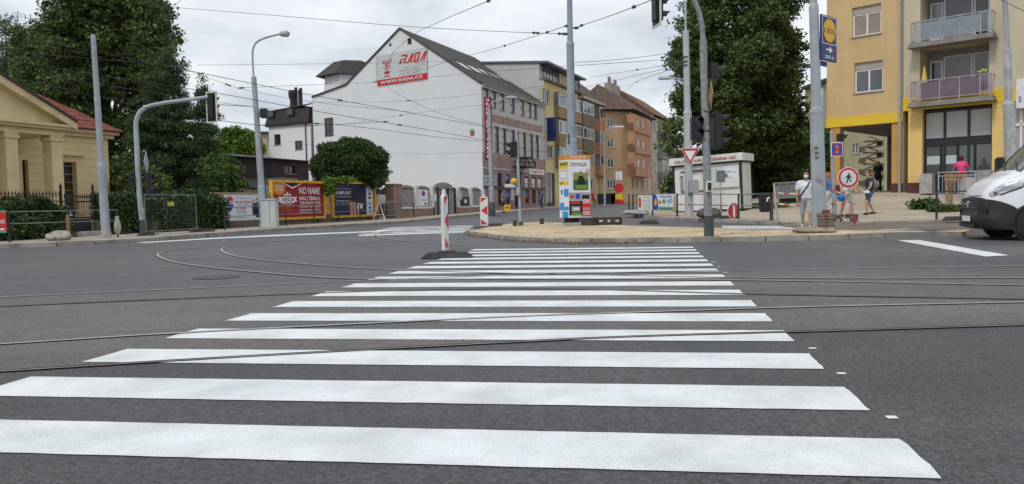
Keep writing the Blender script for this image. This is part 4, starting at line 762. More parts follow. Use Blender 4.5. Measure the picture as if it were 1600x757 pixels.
for sgn, e in ((1, pt1+.35), (-1, pt0-.35)):
    A, B = VP_.pt(e, ez1-.18, .3), VP_.pt(am, ez1-.18+abs(e-am)*math.tan(R(25)), .3); u_ = Vector((0, 0, 1)); rk = O('raking_cornice', MB().prism([A, B, B+u_*.3, A+u_*.3], -VP_.n*.55), VC, vl); O('roof_edge', MB().prism([A+u_*.3+VP_.n*.06, B+u_*.3+VP_.n*.06, B+u_*.42+VP_.n*.06, A+u_*.42+VP_.n*.06], -VP_.n*.7), M('dark_flashing', (.05, .035, .03), .7), rk)
vt = VB.z_(150, 216); ve = VB.s_(173); hz0, hz1 = 1.0, VB.z_(112, 254); hs = [(VB.s_(91), .9, VB.s_(120), hz1), (VB.s_(38), .7, VB.s_(47), hz1), (VB.s_(5), .9, VB.s_(20.5), hz1)]
hs = [h if h[2] > h[0] else (h[2], h[1], h[0], h[3]) for h in hs]
wall_poly('main_wall', VB, [(-9, 0), (ve, 0), (ve, vt), (-9, vt)], hs, VY, vl, .25); shell(VB, -9, ve, 0, vt, 10, VY, vl)
for h in hs: window(VB, *h, vl, BFR, 2, 3, .2, PANE[0], .05, False)
for h in hs[:1]+hs[2:]:
    f = MB(); bx(f, VB, h[0]-.32, h[0], h[1], h[3], 0, .1); bx(f, VB, h[2], h[2]+.32, h[1], h[3], 0, .1); bx(f, VB, h[0]-.32, h[2]+.32, h[3], h[3]+.3, 0, .1); bx(f, VB, h[0]-.45, h[2]+.45, h[3]+.3, h[3]+.42, 0, .28); O('window_surround', f, VC, vl)
for k in range(11): z = .5+k*.38; O('rustication_joint', bx(MB(), VB, 6.9, ve-.001, z, z+.02, -.02, .004), M('joint_shadow_line', (.42, .31, .14)), vl)
m = MB(); bx(m, VB, -9, ve+.2, vt, vt+.18, -10, .2); bx(m, VB, -9, ve+.36, vt+.18, vt+.33, -10.2, .4); O('eaves_cornice', m, VC, vl); O('stylobate', bx(MB(), VP_, pt0-.5, pt1+.5, -.1, .3, -2.6, .4), VC, vl)
rz = vt+.33; RTILE = M('red_roof_tile', (.22, .075, .055), .8, .28, 2.2, bump=.2, fine=.1); e0 = VB.pt(ve+.5, rz, .55); e1 = VB.pt(-9, rz, .55); rt_ = VB.pt(ve-5.2, rz+3.8, -5.0); rl_ = VB.pt(-9, rz+3.8, -5.0); e2 = VB.pt(ve+.5, rz, -10.5)
m = MB(); m.quad(e1, e0, rt_, rl_); m.add([e0, e2, rt_], [(0, 1, 2)]); vr = O('roof', m, M('roof_underlay', (.2, .06, .04)), vl)
def tiles(a, b, c, d, nrow, ncol):   # quad a-b (eave) to d-c (ridge): every tile a small barrel
    q = MB(); n = (b-a).cross(d-a).normalized(); n = n if n.z > 0 else -n
    for j in range(nrow):
        f0, f1 = j/nrow, min(1, (j+1.15)/nrow); A0, B0, A1, B1 = a.lerp(d, f0), b.lerp(c, f0), a.lerp(d, f1), b.lerp(c, f1); L0 = (B0-A0).length; nc = max(2, int(ncol*L0/(b-a).length)); jx = random.uniform(-.1, .1)
        for i in range(nc):
            x0, x1 = (i+.04)/nc, (i+.96)/nc; p = [A0.lerp(B0, x) for x in (x0, (x0+x1)/2, x1)]; r = [A1.lerp(B1, x) for x in (x0, (x0+x1)/2, x1)]; hh = random.uniform(.035, .06)
            q.add([p[0]+n*.03, p[1]+n*(.04+hh), p[2]+n*.03, r[0]+n*.005, r[1]+n*(.01+hh), r[2]+n*.005], [(0, 1, 4, 3), (1, 2, 5, 4), (0, 2, 1)])
    return q
o = O('roof_tiles', tiles(VB.pt(2, rz, .55), e0, rt_, VB.pt(2, rz+3.8, -5), 17, 48), RTILE, vr, kind='stuff'); o2 = O('hip_tiles', tiles(e0, e2, rt_, rt_+Vector((.05, .05, 0)), 17, 44), RTILE, vr, kind='stuff')
# ================================================================ iron fence on a stone plinth, ivy is added with the plants
FN = Wall(BP.xy, BD.xy); IRON = M('black_iron', (.018, .02, .02), .5, .2, 5); STW = M('rubble_stone', (.14, .12, .10), .95, .35, 2.5, bump=.8, bscale=7, fine=.2)
tg0, tg1, tend = FN.s_(99), FN.s_(143), FN.s_(338); fz = 1.62
fn = thing('iron_fence', 'black iron spear fence on a rough stone plinth in front of the villa', 'fence', FN.pt(0, 0))
for a, b in ((-9, tg0), (tg1, tend)): O('stone_plinth', bx(MB(), FN, a, b, 0, .62, -.2, .2), STW, fn, bevel=.03)
for a, b in ((-9, tg0), (tg1, tend)):
    for z in (.75, 1.4): O('rail', bx(MB(), FN, a, b, z-.02, z+.02, -.02, .02), IRON, fn)
pm = O('picket', MB().tube([(0, 0, 0), (0, 0, 1.02)], .011, 5).tube([(0, 0, 1.0), (0, 0, 1.04), (0, 0, 1.16)], [.011, .03, .002], 5), IRON); PMesh = pm.data; bpy.data.objects.remove(pm); cm_ = O('curl', MB().tube([Vector((.05*math.cos(a*.7), 0, 1.12+.05*math.sin(a*.7))) for a in range(9)], .008, 4), IRON); CMesh = cm_.data; bpy.data.objects.remove(cm_)
t = -2.0
while t < tend:
    if not tg0-.05 < t < tg1+.05:
        inst('picket', PMesh, fn, FN.pt(t, .62)); inst('scroll', CMesh, fn, FN.pt(t+.06, .5), math.atan2(BD.y, BD.x))
    t += .125
for t in (tg0-.08, tg1+.08, tg0-3.2, tg1+3.2, tg1+6.4): O('post', MB().tube([FN.pt(t, 0), FN.pt(t, 1.82)], .045, 6).tube([FN.pt(t, 1.8), FN.pt(t, 1.9), FN.pt(t, 2.05)], [.02, .06, .01], 6), IRON, fn)
gt = thing('iron_gate', 'black iron garden gate with small house number plate between gate posts', 'gate', FN.pt((tg0+tg1)/2, 0))
for z in (.25, .8, 1.38): O('rail', bx(MB(), FN, tg0, tg1, z-.025, z+.025, -.02, .02), IRON, gt)
n = 15
for k in range(n): t = tg0+.06+(tg1-tg0-.12)*k/(n-1); inst('bar', PMesh, gt, FN.pt(t, .25), 0, (1, 1, 1.25))
O('kick_plate', bx(MB(), FN, tg0+.05, tg1-.05, .28, .75, -.01, .01), IRON, gt); pn = FN.panel(tg0+.1, .82, tg0+.45, 1.12, .03); b = board(pn, IRON, gt, .02, 'number_plate'); ptext(pn, 'L', .35, .2, .65, .8, WHITEP, b)
T('gate_step', bx(MB(), FN, tg0+.1, tg1-.1, .1, .3, .25, .7), CONC, 'low concrete step in front of the iron garden gate', 'step', bevel=.015)
# ================================================================ yellow boundary wall with posters
YWALL = M('yellow_wall_render', (.62, .42, .13), .9, .12, .8, streak=.12, fine=.04); tw1 = FN.s_(592); yw = thing('yellow_boundary_wall', 'low yellow rendered wall on stone base carrying billboards', 'wall', FN.pt(tend+5, 0))
wt = FN.z_(345, 304); O('stone_base', bx(MB(), FN, tend+.02, tw1, -.1, .6, -.3, .03), STW, yw); O('render', bx(MB(), FN, tend+.02, tw1, .6, wt, -.3, 0), YWALL, yw); O('coping', bx(MB(), FN, tend, tw1+.05, wt, wt+.09, -.36, .06), M('wall_coping', (.36, .28, .17), .9), yw)
def ink(n, c): return M('ink_'+n, c, .6, .06)
NAVY = ink('navy', (.012, .018, .06)); BLU = ink('blue', (.03, .07, .42)); WINE = ink('wine', (.28, .012, .018)); ORA = ink('orange', (.62, .25, .05)); PALE = ink('pale', (.72, .74, .78)); GREY = ink('grey', (.35, .36, .38)); SKIN_ = ink('skin', (.5, .28, .19)); GREEN_ = ink('green', (.16, .4, .06)); INKB = ink('black', (.015, .015, .016)); YELI = ink('yellow', (.75, .5, .03)); CYAN = ink('cyan', (.03, .3, .65)); REDI = ink('red', (.62, .03, .03)); BRNI = ink('brown', (.1, .045, .03))
pn = FN.panel(FN.s_(349), FN.z_(375, 345), FN.s_(404), FN.z_(375, 303.5), .03); po = thing('estate_agent_poster', 'pale estate agent poster with red white and blue balloon on yellow wall', 'poster', pn.p(.5, 0)); board(pn, PALE, po, .03)
patch(pn, [(.16+.1*math.cos(a), .74+.17*math.sin(a)) for a in [math.pi*k/12 for k in range(13)]], REDI, po, name='balloon_top'); patch(pn, rect(.055, .62, .265, .73), WHITEP, po, name='balloon_band'); ptext(pn, 'RE/MAX', .075, .64, .245, .71, BLU, po, .008)
patch(pn, [(.06, .6), (.08, .62), (.24, .62), (.26, .6), (.25, .5), (.16, .32), (.07, .5)], BLU, po, name='balloon_bottom')
for s_, a0, b0, a1, b1, mt in (('Prodej a pronájem nemovitostí', .32, .82, .76, .86, BLU), ('Monika Plisková', .31, .66, .8, .75, REDI), ('realitní makléřka', .34, .58, .7, .62, BLU), ('Ivo Vlasek', .33, .43, .62, .52, REDI), ('realitní makléř', .33, .35, .6, .39, BLU), ('tel. 777 123', .33, .27, .6, .31, BLU), ('www', .32, .08, .58, .13, GREY)): ptext(pn, s_, a0, b0, a1, b1, mt, po, .007)
def fig(pn, po, x, y0, y1, w, suit, tie):   # printed half-length figure
    h = y1-y0; patch(pn, [(x-w, y0), (x+w, y0), (x+w*1.1, y0+h*.55), (x+w*.9, y0+h*.74), (x+w*.3, y0+h*.8), (x-w*.3, y0+h*.8), (x-w*.9, y0+h*.74), (x-w*1.1, y0+h*.55)], suit, po, .006, 'printed_figure'); patch(pn, disc(x, y0+h*.9, w*.42, h*.1, 14), SKIN_, po, .008, 'printed_face'); patch(pn, [(x-w*.42, y0+h*.91), (x+w*.42, y0+h*.91), (x+w*.3, y0+h*1.01), (x-w*.3, y0+h*1.01)], BRNI, po, .009, 'printed_hair'); patch(pn, [(x-w*.2, y0+h*.8), (x+w*.2, y0+h*.8), (x, y0+h*.5)], WHITEP, po, .008, 'printed_shirt'); patch(pn, [(x-w*.06, y0+h*.78), (x+w*.06, y0+h*.78), (x, y0+h*.5)], tie, po, .009, 'printed_tie')
fig(pn, po, .85, .2, .8, .055, INKB, INKB); fig(pn, po, .95, .1, .86, .06, NAVY, REDI)
def billboard(u0, u1, v0, v1, um, label):
    w = FN.shift(0, .12); a0, a1 = w.s_(u0), w.s_(u1); z0, z1 = w.z_(um, v1), w.z_(um, v0); o = thing('billboard', label, 'billboard', w.pt((a0+a1)/2, 0), 'billboards on the yellow wall'); f = .13
    fm = MB(); bx(fm, w, a0, a1, z0, z0+f, -.1, .06); bx(fm, w, a0, a1, z1-f, z1, -.1, .06); bx(fm, w, a0, a0+f, z0+f, z1-f, -.1, .06); bx(fm, w, a1-f, a1, z0+f, z1-f, -.1, .06); O('frame', fm, M('billboard_frame', (.68, .36, .03), .55, .1), o)
    for a in (a0+.6, a1-.6): O('support', bx(MB(), w, a-.05, a+.05, 0, z0, -.1, .0), DKGREY, o)
    return w.panel(a0+f, z0+f, a1-f, z1-f, .0), o
pn, bo = billboard(424, 507.5, 281, 345, 425, 'yellow framed billboard with dark red concert poster on the wall'); board(pn, WINE, bo, .04, 'poster'); patch(pn, [(.2, 1), (.55, 1), (.37, .87)], INKB, bo); patch(pn, [(.2, 1), (.37, .87), (.55, 1), (.58, 1), (.37, .83), (.17, 1)], PALE, bo, .006)
patch(pn, disc(.12, .84, .115, .2), ORA, bo); ptext(pn, '12.-13.9.', .05, .86, .19, .93, WHITEP, bo, .01); ptext(pn, 'VSTUPNÉ', .05, .76, .19, .83, WHITEP, bo, .01)
patch(pn, [(.09, .45), (.14, .45), (.14, .41), (.4, .41), (.4, .45), (.46, .45), (.43, .52), (.46, .59), (.4, .59), (.14, .59), (.09, .59), (.12, .52)], PALE, bo); ptext(pn, 'VESUF', .16, .45, .39, .56, WINE, bo, .01); ptext(pn, 'MULTIŽÁNROVÝ', .17, .36, .38, .39, PALE, bo)
for x, hh in ((.22, .07), (.27, .13), (.32, .07)): patch(pn, [(x-.018, .62), (x+.018, .62), (x+.02, .62+hh*.5), (x, .62+hh), (x-.02, .62+hh*.5)], PALE, bo)
ptext(pn, 'DENISOVY', .18, .25, .34, .29, ORA, bo); ptext(pn, 'SADY HRADIŠTĚ', .15, .18, .38, .22, ORA, bo)
for s_, b0, b1, a1 in (('NO NAME', .67, .88, .93), ('MIRO ŽBIRKA', .49, .63, .93), ('TUBLATANKA / VOXEL', .37, .46, .94), ('POETIKA / PÉŤA BAJZA', .26, .34, .94), ('HORKÝŽE SLÍŽE / DYMYTRY', .17, .235, .94), ('TRAUTENBERK / KEKS / ALEŠ', .09, .15, .94)): ptext(pn, s_, .5, b0, a1, b1, PALE, bo)
pn, bo = billboard(519, 586, 283, 341, 522, 'yellow framed billboard with navy poster and white side strip under round tree'); board(pn, NAVY, bo, .04, 'poster'); patch(pn, rect(.8, 0, .98, 1), PALE, bo)
for s_, b0, b1, mt in (('JAKO DO ŽIVOTA', .8, .86, GREY), ('KOMPLIGHT', .66, .76, PALE), ('S VÝHODAMI', .56, .63, GREY), ('www.kurz', .44, .48, PALE), ('a další', .38, .41, GREY)): ptext(pn, s_, .06, b0, .42, b1, mt, bo)
for x in (.42, .5): patch(pn, [(x-.03, .0), (x+.03, .0), (x+.035, .25), (x+.02, .42), (x-.05, .42), (x-.03, .2)], SKIN_, bo, .006)
patch(pn, [(.36, .42), (.56, .42), (.58, .62), (.5, .85), (.42, .85), (.35, .62)], INKB, bo, .006); patch(pn, [(.56, .0), (.6, .0), (.64, .2), (.7, .3), (.6, .33), (.56, .3)], SKIN_, bo, .006); patch(pn, [(.56, .2), (.7, .2), (.7, .36), (.57, .38)], PALE, bo, .007)
for b, c in ((.85, GREY), (.68, REDI), (.55, INKB), (.38, GREY), (.22, BLU), (.08, GREY)): patch(pn, disc(.89, b, .04, .045, 10), c, bo, .006)
# ================================================================ pink and grey fence with arched panels before the gable
RFN = thing('panelled_fence', 'pink stone fence with white piers and arched grey panels below the gable wall', 'fence', FN.pt(FN.s_(650), .1)); zc = lambda u, v: FN.z_(u, v)
PINKS = M('pink_stone_wall', (.33, .215, .17), .9, .18, 1.2, streak=.1, fine=.1); LOUV = M('grey_louvre', (.33, .325, .32), .8, .15, 4); WPIER = M('white_pier', (.68, .67, .65), .85, .08)
ft = FN.z_(640, 291.5); fb = FN.z_(640, 327); fg = FN.z_(640, 341)-.15
O('brick_pier', bx(bx(MB(), FN, FN.s_(613), FN.s_(626), 0, ft+.02, -.5, .1), FN, FN.s_(612.5), FN.s_(626.5), ft+.02, ft+.14, -.55, .15), PINKS, RFN)
for a, b in ((626.2, 676), (712.5, 755)): O('base_wall', bx(MB(), FN, FN.s_(a), FN.s_(b), 0, fb, -.3, .05), PINKS, RFN); O('base_coping', bx(MB(), FN, FN.s_(a), FN.s_(b), fb, fb+.09, -.34, .1), WPIER, RFN)
for u in (649.5, 674, 714, 734.5, 753.5): a = FN.s_(u); O('pier', bx(MB(), FN, a-.2, a+.2, fb+.09, ft+.02, -.3, .16), WPIER, RFN)
def arch_panel(u0, u1, rise, z0, parent, name='arched_panel'):
    a0, a1 = FN.s_(u0), FN.s_(u1); m = MB(); c = (a0+a1)/2; zs = ft-.12; pts = [(a0, z0), (a1, z0)]+[(c+(a1-c)*math.cos(t), zs+rise*math.sin(t)) for t in [math.pi*k/10 for k in range(11)]]
    o = O(name, MB().prism([FN.pt(a, z, -.08) for a, z in pts], -FN.n*.05), LOUV, parent); n = int((a1-a0)/.16)
    for k in range(n): a = a0+.05+(a1-a0-.1)*(k+.5)/n; zz = zs+rise*math.sqrt(max(0, 1-((a-c)/(a1-c))**2))-.04; O('slat', bx(MB(), FN, a-.055, a+.055, z0, zz, -.08, -.06), LOUV, o)
    O('panel_rail', bx(MB(), FN, a0, a1, zs-.06, zs, -.055, -.02), IRON, o); return o
for a, b in ((626.5, 648), (651.5, 672.3), (716, 733), (736, 752)): arch_panel(a, b, .2, fb+.12, RFN)
gg = thing('driveway_gate', 'grey louvred double gate with arched top and black uprights in the panelled fence', 'gate', FN.pt(FN.s_(695), .1))
arch_panel(679, 711, .5, .3, gg, 'gate_leaf')
for u in (678.5, 685, 701, 711.5): a = FN.s_(u); O('upright', bx(MB(), FN, a-.07, a+.07, .1, ft+.0, -.1, .02), IRON, gg)
pn = FN.panel(FN.s_(655), FN.z_(662, 322), FN.s_(669), FN.z_(662, 296.5), .0); po = thing('round_logo_poster', 'white poster with red and blue round emblem hung on panelled fence', 'poster', pn.p(.5, 0)); board(pn, WHITEP, po, .03); patch(pn, disc(.48, .76, .2, .17), BLU, po); patch(pn, disc(.42, .8, .12, .11), REDI, po, .006); patch(pn, rect(.3, .3, .75, .33), GREY, po); patch(pn, rect(.2, .4, .8, .43), GREY, po); patch(pn, disc(.72, .12, .16, .06), BRNI, po)
pn = FN.panel(FN.s_(688), FN.z_(690, 308), FN.s_(693.5), FN.z_(690, 301), .06); o = tag(O('no_entry_plate', MB().add([pn.p(a, b) for a, b in disc(.5, .5, .5, .5, 20)], [tuple(range(20))]), REDP, None), 'small round red plate fixed on the grey driveway gate', 'sign'); patch(pn, rect(.2, .42, .8, .58), WHITEP, o)
T('letter_box', bx(MB(), FN, FN.s_(676), FN.s_(678.3), FN.z_(677, 315), FN.z_(677, 303), .02, .2), WHITEP, 'small white letter box beside the driveway gate pier', 'letter box')
T('meter_box', bx(MB(), FN, FN.s_(713), FN.s_(717), FN.z_(715, 312), FN.z_(715, 298), .13, .3), M('pale_grey_box', (.45, .46, .47)), 'pale grey meter box on pier right of the driveway gate', 'box')
# black panel with white mark leaning in a fence bay
pn = FN.panel(FN.s_(721), FN.z_(727, 324), FN.s_(733), FN.z_(727, 308), .0); o = thing('black_display_case', 'black display case with white square set in the panelled fence', 'display case', pn.p(.5, 0)); board(pn, IRON, o, .05); patch(pn, rect(.4, .4, .7, .75), WHITEP, o)
# opening with stacked pale boxes
YD = FN.shift(0, -2.5); yz = 0.05
for i, (a, b, v0, v1) in enumerate(((588.5, 596, 320, 305.5), (597, 611.5, 319.5, 305))): m = MB(); bx(m, YD, YD.s_(a), YD.s_(b), YD.z_(600, v0), YD.z_(600, v1), -.8, 0); T('white_crate', m, M('white_plastic_crate', (.6, .62, .62)), ('white slatted cabinet' if i == 0 else 'large plain white box')+' raised on a rack in the yard opening', 'box')
m = MB(); rk = thing('yard_rack', 'dark metal rack under white boxes in the yard opening', 'rack', YD.pt(YD.s_(600), 0))
for u in (588.5, 596.5, 604, 611.5): O('upright', bx(MB(), YD, YD.s_(u)-.04, YD.s_(u)+.04, 0, YD.z_(600, 320), -.8, -.72), DKGREY, rk)
for v in (320.2, 328, 336): z = YD.z_(600, v); O('shelf', bx(MB(), YD, YD.s_(588.5), YD.s_(611.5), z-.06, z-.01, -.8, 0), DKGREY, rk)
m = MB(); SHD = FN.shift(0, -4); bx(m, SHD, SHD.s_(585), SHD.s_(616), 0, FN.z_(600, 292), -.5, 0); T('timber_shed', m, M('dark_timber', (.045, .03, .025), .8, .25, 3), 'dark timber shed wall at the back of the yard opening', 'shed')
# ================================================================ kiosk
kl, kr = on(1054, 37.0), on(1161, 35.0); KW = Wall(kl.xy, (kr-kl).xy); kL = (kr-kl).length; kz = min(g(*kl.xy), g(*kr.xy))+.12
zk0 = KW.z_(1110, 330.5); zk1 = KW.z_(1110, 243.5); ko = thing('grill_kiosk', 'white snack kiosk with red lettering on its fascia', 'kiosk', KW.pt(kL/2, zk0)); KWH = M('kiosk_white', (.70, .71, .68), .6, .07, 1.2, streak=.1); KBL = M('kiosk_black_trim', (.02, .022, .024), .5)
KT = zk1-.42
O('body', bx(MB(), KW, 0, kL, zk0+.06, KT, -1.2, 0), KWH, ko); O('skid', bx(MB(), KW, .1, kL-.1, zk0-.35, zk0+.06, -1.1, -.05), KBL, ko); fa = O('fascia', bx(MB(), KW, -.12, kL+.12, KT+.07, zk1, -1.4, .18), KWH, ko, bevel=.02); O('trim', bx(MB(), KW, -.08, kL+.08, KT, KT+.07, -1.3, .1), KBL, ko)
for a in (.04, kL-.04): O('corner_trim', bx(MB(), KW, a-.05, a+.05, zk0+.06, KT, -.05, .03), KBL, ko)
pn = KW.panel(0, KT+.07, kL, zk1, .19); ptext(pn, 'GRILOVANÁ KUŘATA S ČESNEKEM I BEZ', .055, .25, .95, .72, M('kiosk_red_letters', (.35, .05, .05)), ko, .006)
pn = KW.panel(0, zk0, kL, KT, .012); ptext(pn, 'VEPŘOVÉ KÝBLE', .28, .88, .52, .94, _mats['kiosk_red_letters'], ko); ptext(pn, '+ KEBABY A TORTILLY', .28, .81, .52, .86, GREY, ko); ptext(pn, 'Po-Pá 9-18 hod', .6, .88, .75, .92, GREY, ko); ptext(pn, 'SO-NE 10-20', .7, .82, .95, .86, GREY, ko)
ht = O('serving_hatch', bx(MB(), KW, kL*.58, kL*.97, zk0+1.05, zk0+2.0, .0, .1), KWH, ko, bevel=.015); pn2 = KW.panel(kL*.68, zk0+1.42, kL*.955, zk0+1.9, .105); b = board(pn2, PALE, ht, .01, 'menu_board'); ptext(pn2, 'MASO ŠVEC 7 a.s', .06, .62, .94, .85, CYAN, b); ptext(pn2, 'tel. 603 123', .06, .38, .5, .52, CYAN, b); ptext(pn2, 'www.kiosek', .2, .12, .8, .24, GREY, b)
for z in (zk0+.98, zk0+1.93): O('shelf_edge', bx(MB(), KW, kL*.12, kL*.5, z-.03, z+.02, .0, .05), KBL, ko)
O('door', bx(MB(), KW, kL*.03, kL*.1, zk0+.1, zk0+1.95, .0, .03), KWH, ko); w_ = O('side_window', bx(MB(), KW, kL*.115, kL*.15, zk0+.95, zk0+1.75, .0, .03), KBL, ko); O('pane', bx(MB(), KW, kL*.125, kL*.148, zk0+1, zk0+1.7, .03, .035), PANE[2], w_)
ko.rotation_mode = 'QUATERNION'; ko.rotation_quaternion = Matrix.Rotation(.035, 3, KW.n).to_quaternion()
# ================================================================ poles, masts, signals, signs
Z = Vector((0, 0, 1))
def pole(name, label, cat, base, top, segs, mat=None, group=None, n=12, foot=None):
    # segs: list of (fraction from base, radius, radius at its top); a collar is set where the radius steps
    o = thing(name, label, cat, base, group); mat = mat or POLEG; P = lambda f: base.lerp(top, f)
    for i, (f, r0, r1) in enumerate(segs):
        f1 = segs[i+1][0] if i+1 < len(segs) else 1.0
        O('shaft', MB().tube([P(f)-(Z*.1 if i == 0 else Z*0), P(f1)], [r0, r1], n), mat, o, smooth=True)
        if i: O('collar', MB().tube([P(f)-Z*.12, P(f)-Z*.03, P(f)+Z*.04], [segs[i-1][2]*1.04, segs[i-1][2]*1.04, r0*1.02], n), mat, o, smooth=True)
    O('cap', MB().tube([top, top+Z*.05], [segs[-1][2]*1.03, segs[-1][2]*.5], n), mat, o, smooth=True)
    if foot: O('foot', MB().tube([base-Z*.1, base+Z*foot[1], base+Z*(foot[1]+.05)], [foot[0], foot[0]*.97, segs[0][1]], n), foot[2], o, smooth=True)
    return o
LENS = M('unlit_lens', (.03, .03, .035), .15, .2); WEDGE = M('signal_white_edge', (.62, .60, .52), .5)
def head(parent, c, ang, n=3, back=False, s=1.0, name='signal_head'):   # ang: facing direction in plan, measured from +X
    X = Vector((math.cos(ang), math.sin(ang), 0)); Y = Vector((-X.y, X.x, 0)); c = Vector(c); h = .29*n*s
    hd = O(name, MB().box(c, (.2*s, .27*s, h), (X, Y, Z)), BLACKP, parent, bevel=.02*s)
    for k in range(n):
        q = c+Z*(h/2-.145*s-.29*k*s)+X*.1*s; O('lens', MB().tube([q, q+X*.012], .1*s, 14), LENS, hd)
        vs = []; m = 9
        for j in range(m):
            a = math.pi*(-.12+1.24*j/(m-1)); d = Y*math.cos(a)*.115*s+Z*math.sin(a)*.115*s; vs += [q+d, q+d*.97+X*(.09+.15*max(0, math.sin(a)))*s]
        O('visor', MB().add(vs, [(2*i, 2*i+1, 2*i+3, 2*i+2) for i in range(m-1)]), BLACKP, hd)
    if back:
        O('backboard', MB().box(c-X*.02*s, (.03, .46*s, h+.2*s), (X, Y, Z)), BLACKP, hd)
        f = MB(); w, hh = .46*s, h+.2*s
        for sy in (-1, 1): f.box(c+Y*(sy*w/2)-X*.02*s, (.034, .05, hh+.05), (X, Y, Z)); f.box(c+Z*(sy*hh/2)-X*.02*s, (.034, w-.05, .05), (X, Y, Z))
        O('white_border', f, WEDGE, hd)
    return hd
# tram wire pole by the villa gate
tp = pole('tram_pole', 'pale grey tram wire pole on the pavement in front of the villa gate', 'pole', on(163.5, 25.5, .12), W(145.5, 57, 25.5), [(0, .145, .13), (.37, .105, .095), (.7, .09, .08)], foot=(.165, .18, CONC))
# traffic signal mast with long curved arm
b = on(223, 27.8, .12); mk = lambda u, v: W(u, v, 27.8); sm = thing('signal_mast', 'grey traffic light mast with long arm curving over the road by the ivy fence', 'traffic light', b)
O('mast', MB().tube(smooth([b-Z*.1, mk(217, 300), mk(213, 215), mk(211.5, 190), mk(222, 170), mk(255, 160), mk(300, 155), mk(337, 149.5)], 3), [.115]*1+[.1]*200, 10), POLEG, sm, smooth=True) if False else None
pth = smooth([b-Z*.1, mk(217, 300), mk(213, 215), mk(211.5, 186), mk(224, 168), mk(255, 161), mk(300, 155.5), mk(337, 150)], 3); O('mast', MB().tube(pth, [.105-.05*i/(len(pth)-1) for i in range(len(pth))], 10), POLEG, sm, smooth=True)
O('base_sleeve', MB().tube([b, b+Z*.55], [.15, .14], 10), DKGREY, sm, smooth=True); O('footing', MB().box(b-Z*.02, (.85, .6, .16)), CONC, sm, bevel=.02)
head(sm, mk(331.5, 168), R(65), 3, True); head(sm, mk(207, 282)+Vector((0, -.05, 0)), R(-60), 2, s=.75); head(sm, mk(231, 286)+Vector((0, .05, 0)), R(5), 3, s=.85); O('button_box', MB().box(mk(224, 330)+Vector((.05, -.13, 0)), (.1, .08, .22)), STEEL, sm, bevel=.01)
c = mk(224, 255); d = Vector((-.24, .97, 0)); O('priority_plate', MB().prism([c+d*.42+Vector((.1, 0, 0)), c+Z*.42+Vector((.1, 0, 0)), c-d*.42+Vector((.1, 0, 0)), c-Z*.42+Vector((.1, 0, 0))], (.02, -.006, 0)), STEEL, sm)
# street lamp with spotlight
b = on(412, 35, .12); mk = lambda u, v: W(u, v, 35.0); lp = pole('street_lamp', 'tall grey street lamp with curved arm beside the grey cabinet', 'street lamp', b, mk(396.5, 121), [(0, .19, .17), (.28, .15, .14), (.62, .125, .115)], foot=(.21, .2, CONC))
pth = smooth([mk(396.5, 122), mk(394.5, 95), mk(394.5, 76), mk(402, 64), mk(420, 57.5), mk(438, 53.5)], 3); O('arm', MB().tube(pth, .045, 8), POLEG, lp, smooth=True); A, B = mk(436, 54), mk(453, 52.5); O('lantern', MB().tube([A, A.lerp(B, .3), A.lerp(B, .75), B], [.05, .13, .14, .03], 10), M('lantern_teal_grey', (.28, .38, .40), .4), lp, smooth=True); O('lantern_glass', MB().ball(A.lerp(B, .62)-Z*.08, (.16, .12, .07)), PANE[2], lp, smooth=True)
c = mk(414, 178); O('spotlight', MB().box(c+Vector((0, -.1, 0)), (.3, .35, .42)), BLACKP, lp, bevel=.03); O('spotlight_glass', MB().box(c+Vector((-.16, -.12, 0)), (.02, .3, .36)), PANE[2], lp); O('spotlight_bracket', MB().tube([mk(404, 178), c], .03, 6), DKGREY, lp)
O('cable', MB().tube([b+Vector((.2, -.05, 0)), b.lerp(mk(396.5, 121), .6)+Vector((.16, 0, 0))], .02, 6), BLACKP, lp)
m = MB(); cc = on(421, 34.2, .12); cb = thing('electrical_cabinet', 'pale grey electrical cabinet standing on the pavement beside the street lamp', 'cabinet', cc); O('body', MB().box(cc+Z*.62, (.68, .42, 1.24)), M('cabinet_grey', (.50, .54, .54), .55, .08, 2, streak=.12), cb, bevel=.02); O('lid', MB().box(cc+Z*1.27, (.74, .48, .06)), M('cabinet_lid', (.42, .46, .46)), cb); O('seam', MB().box(cc+Vector((.05, -.214, .62)), (.012, .006, 1.15)), DKGREY, cb)
m = MB(); cc = on(415.5, 36, .12); T('meter_locker', MB().box(cc+Z*1.25, (.28, .25, 1.4)), M('locker_grey', (.24, .27, .29), .5), 'narrow slate grey locker mounted behind the street lamp', 'cabinet', bevel=.02)
# lamp pole in front of the stone facade
b = on(768.5, 54, .12); mk = lambda u, v: W(u, v, 54.0); lp = pole('street_lamp', 'slim street lamp with short arm in front of the pink stone shop front', 'street lamp', b, mk(764, 172), [(0, .22, .2), (.25, .15, .12)], foot=(.26, .8, DKGREY)); pth = smooth([mk(764, 172), mk(765, 163), mk(775, 157), mk(795, 153)], 2); O('arm', MB().tube(pth, .04, 6), STEEL, lp); O('lantern', MB().box(mk(799, 152.5), (.75, .3, .16)), M('lantern_grey', (.5, .52, .53)), lp, bevel=.03)
for i, v in enumerate((276, 282, 288)): c = mk(766, v); m = MB(); X = Vector((.95, .3, 0)); m.prism([c-X*.55-Z*.1, c+X*.4-Z*.1, c+X*.55, c+X*.4+Z*.1, c-X*.55+Z*.1], (.01, -.04, 0)); O('direction_arrow', m, STEEL, lp)
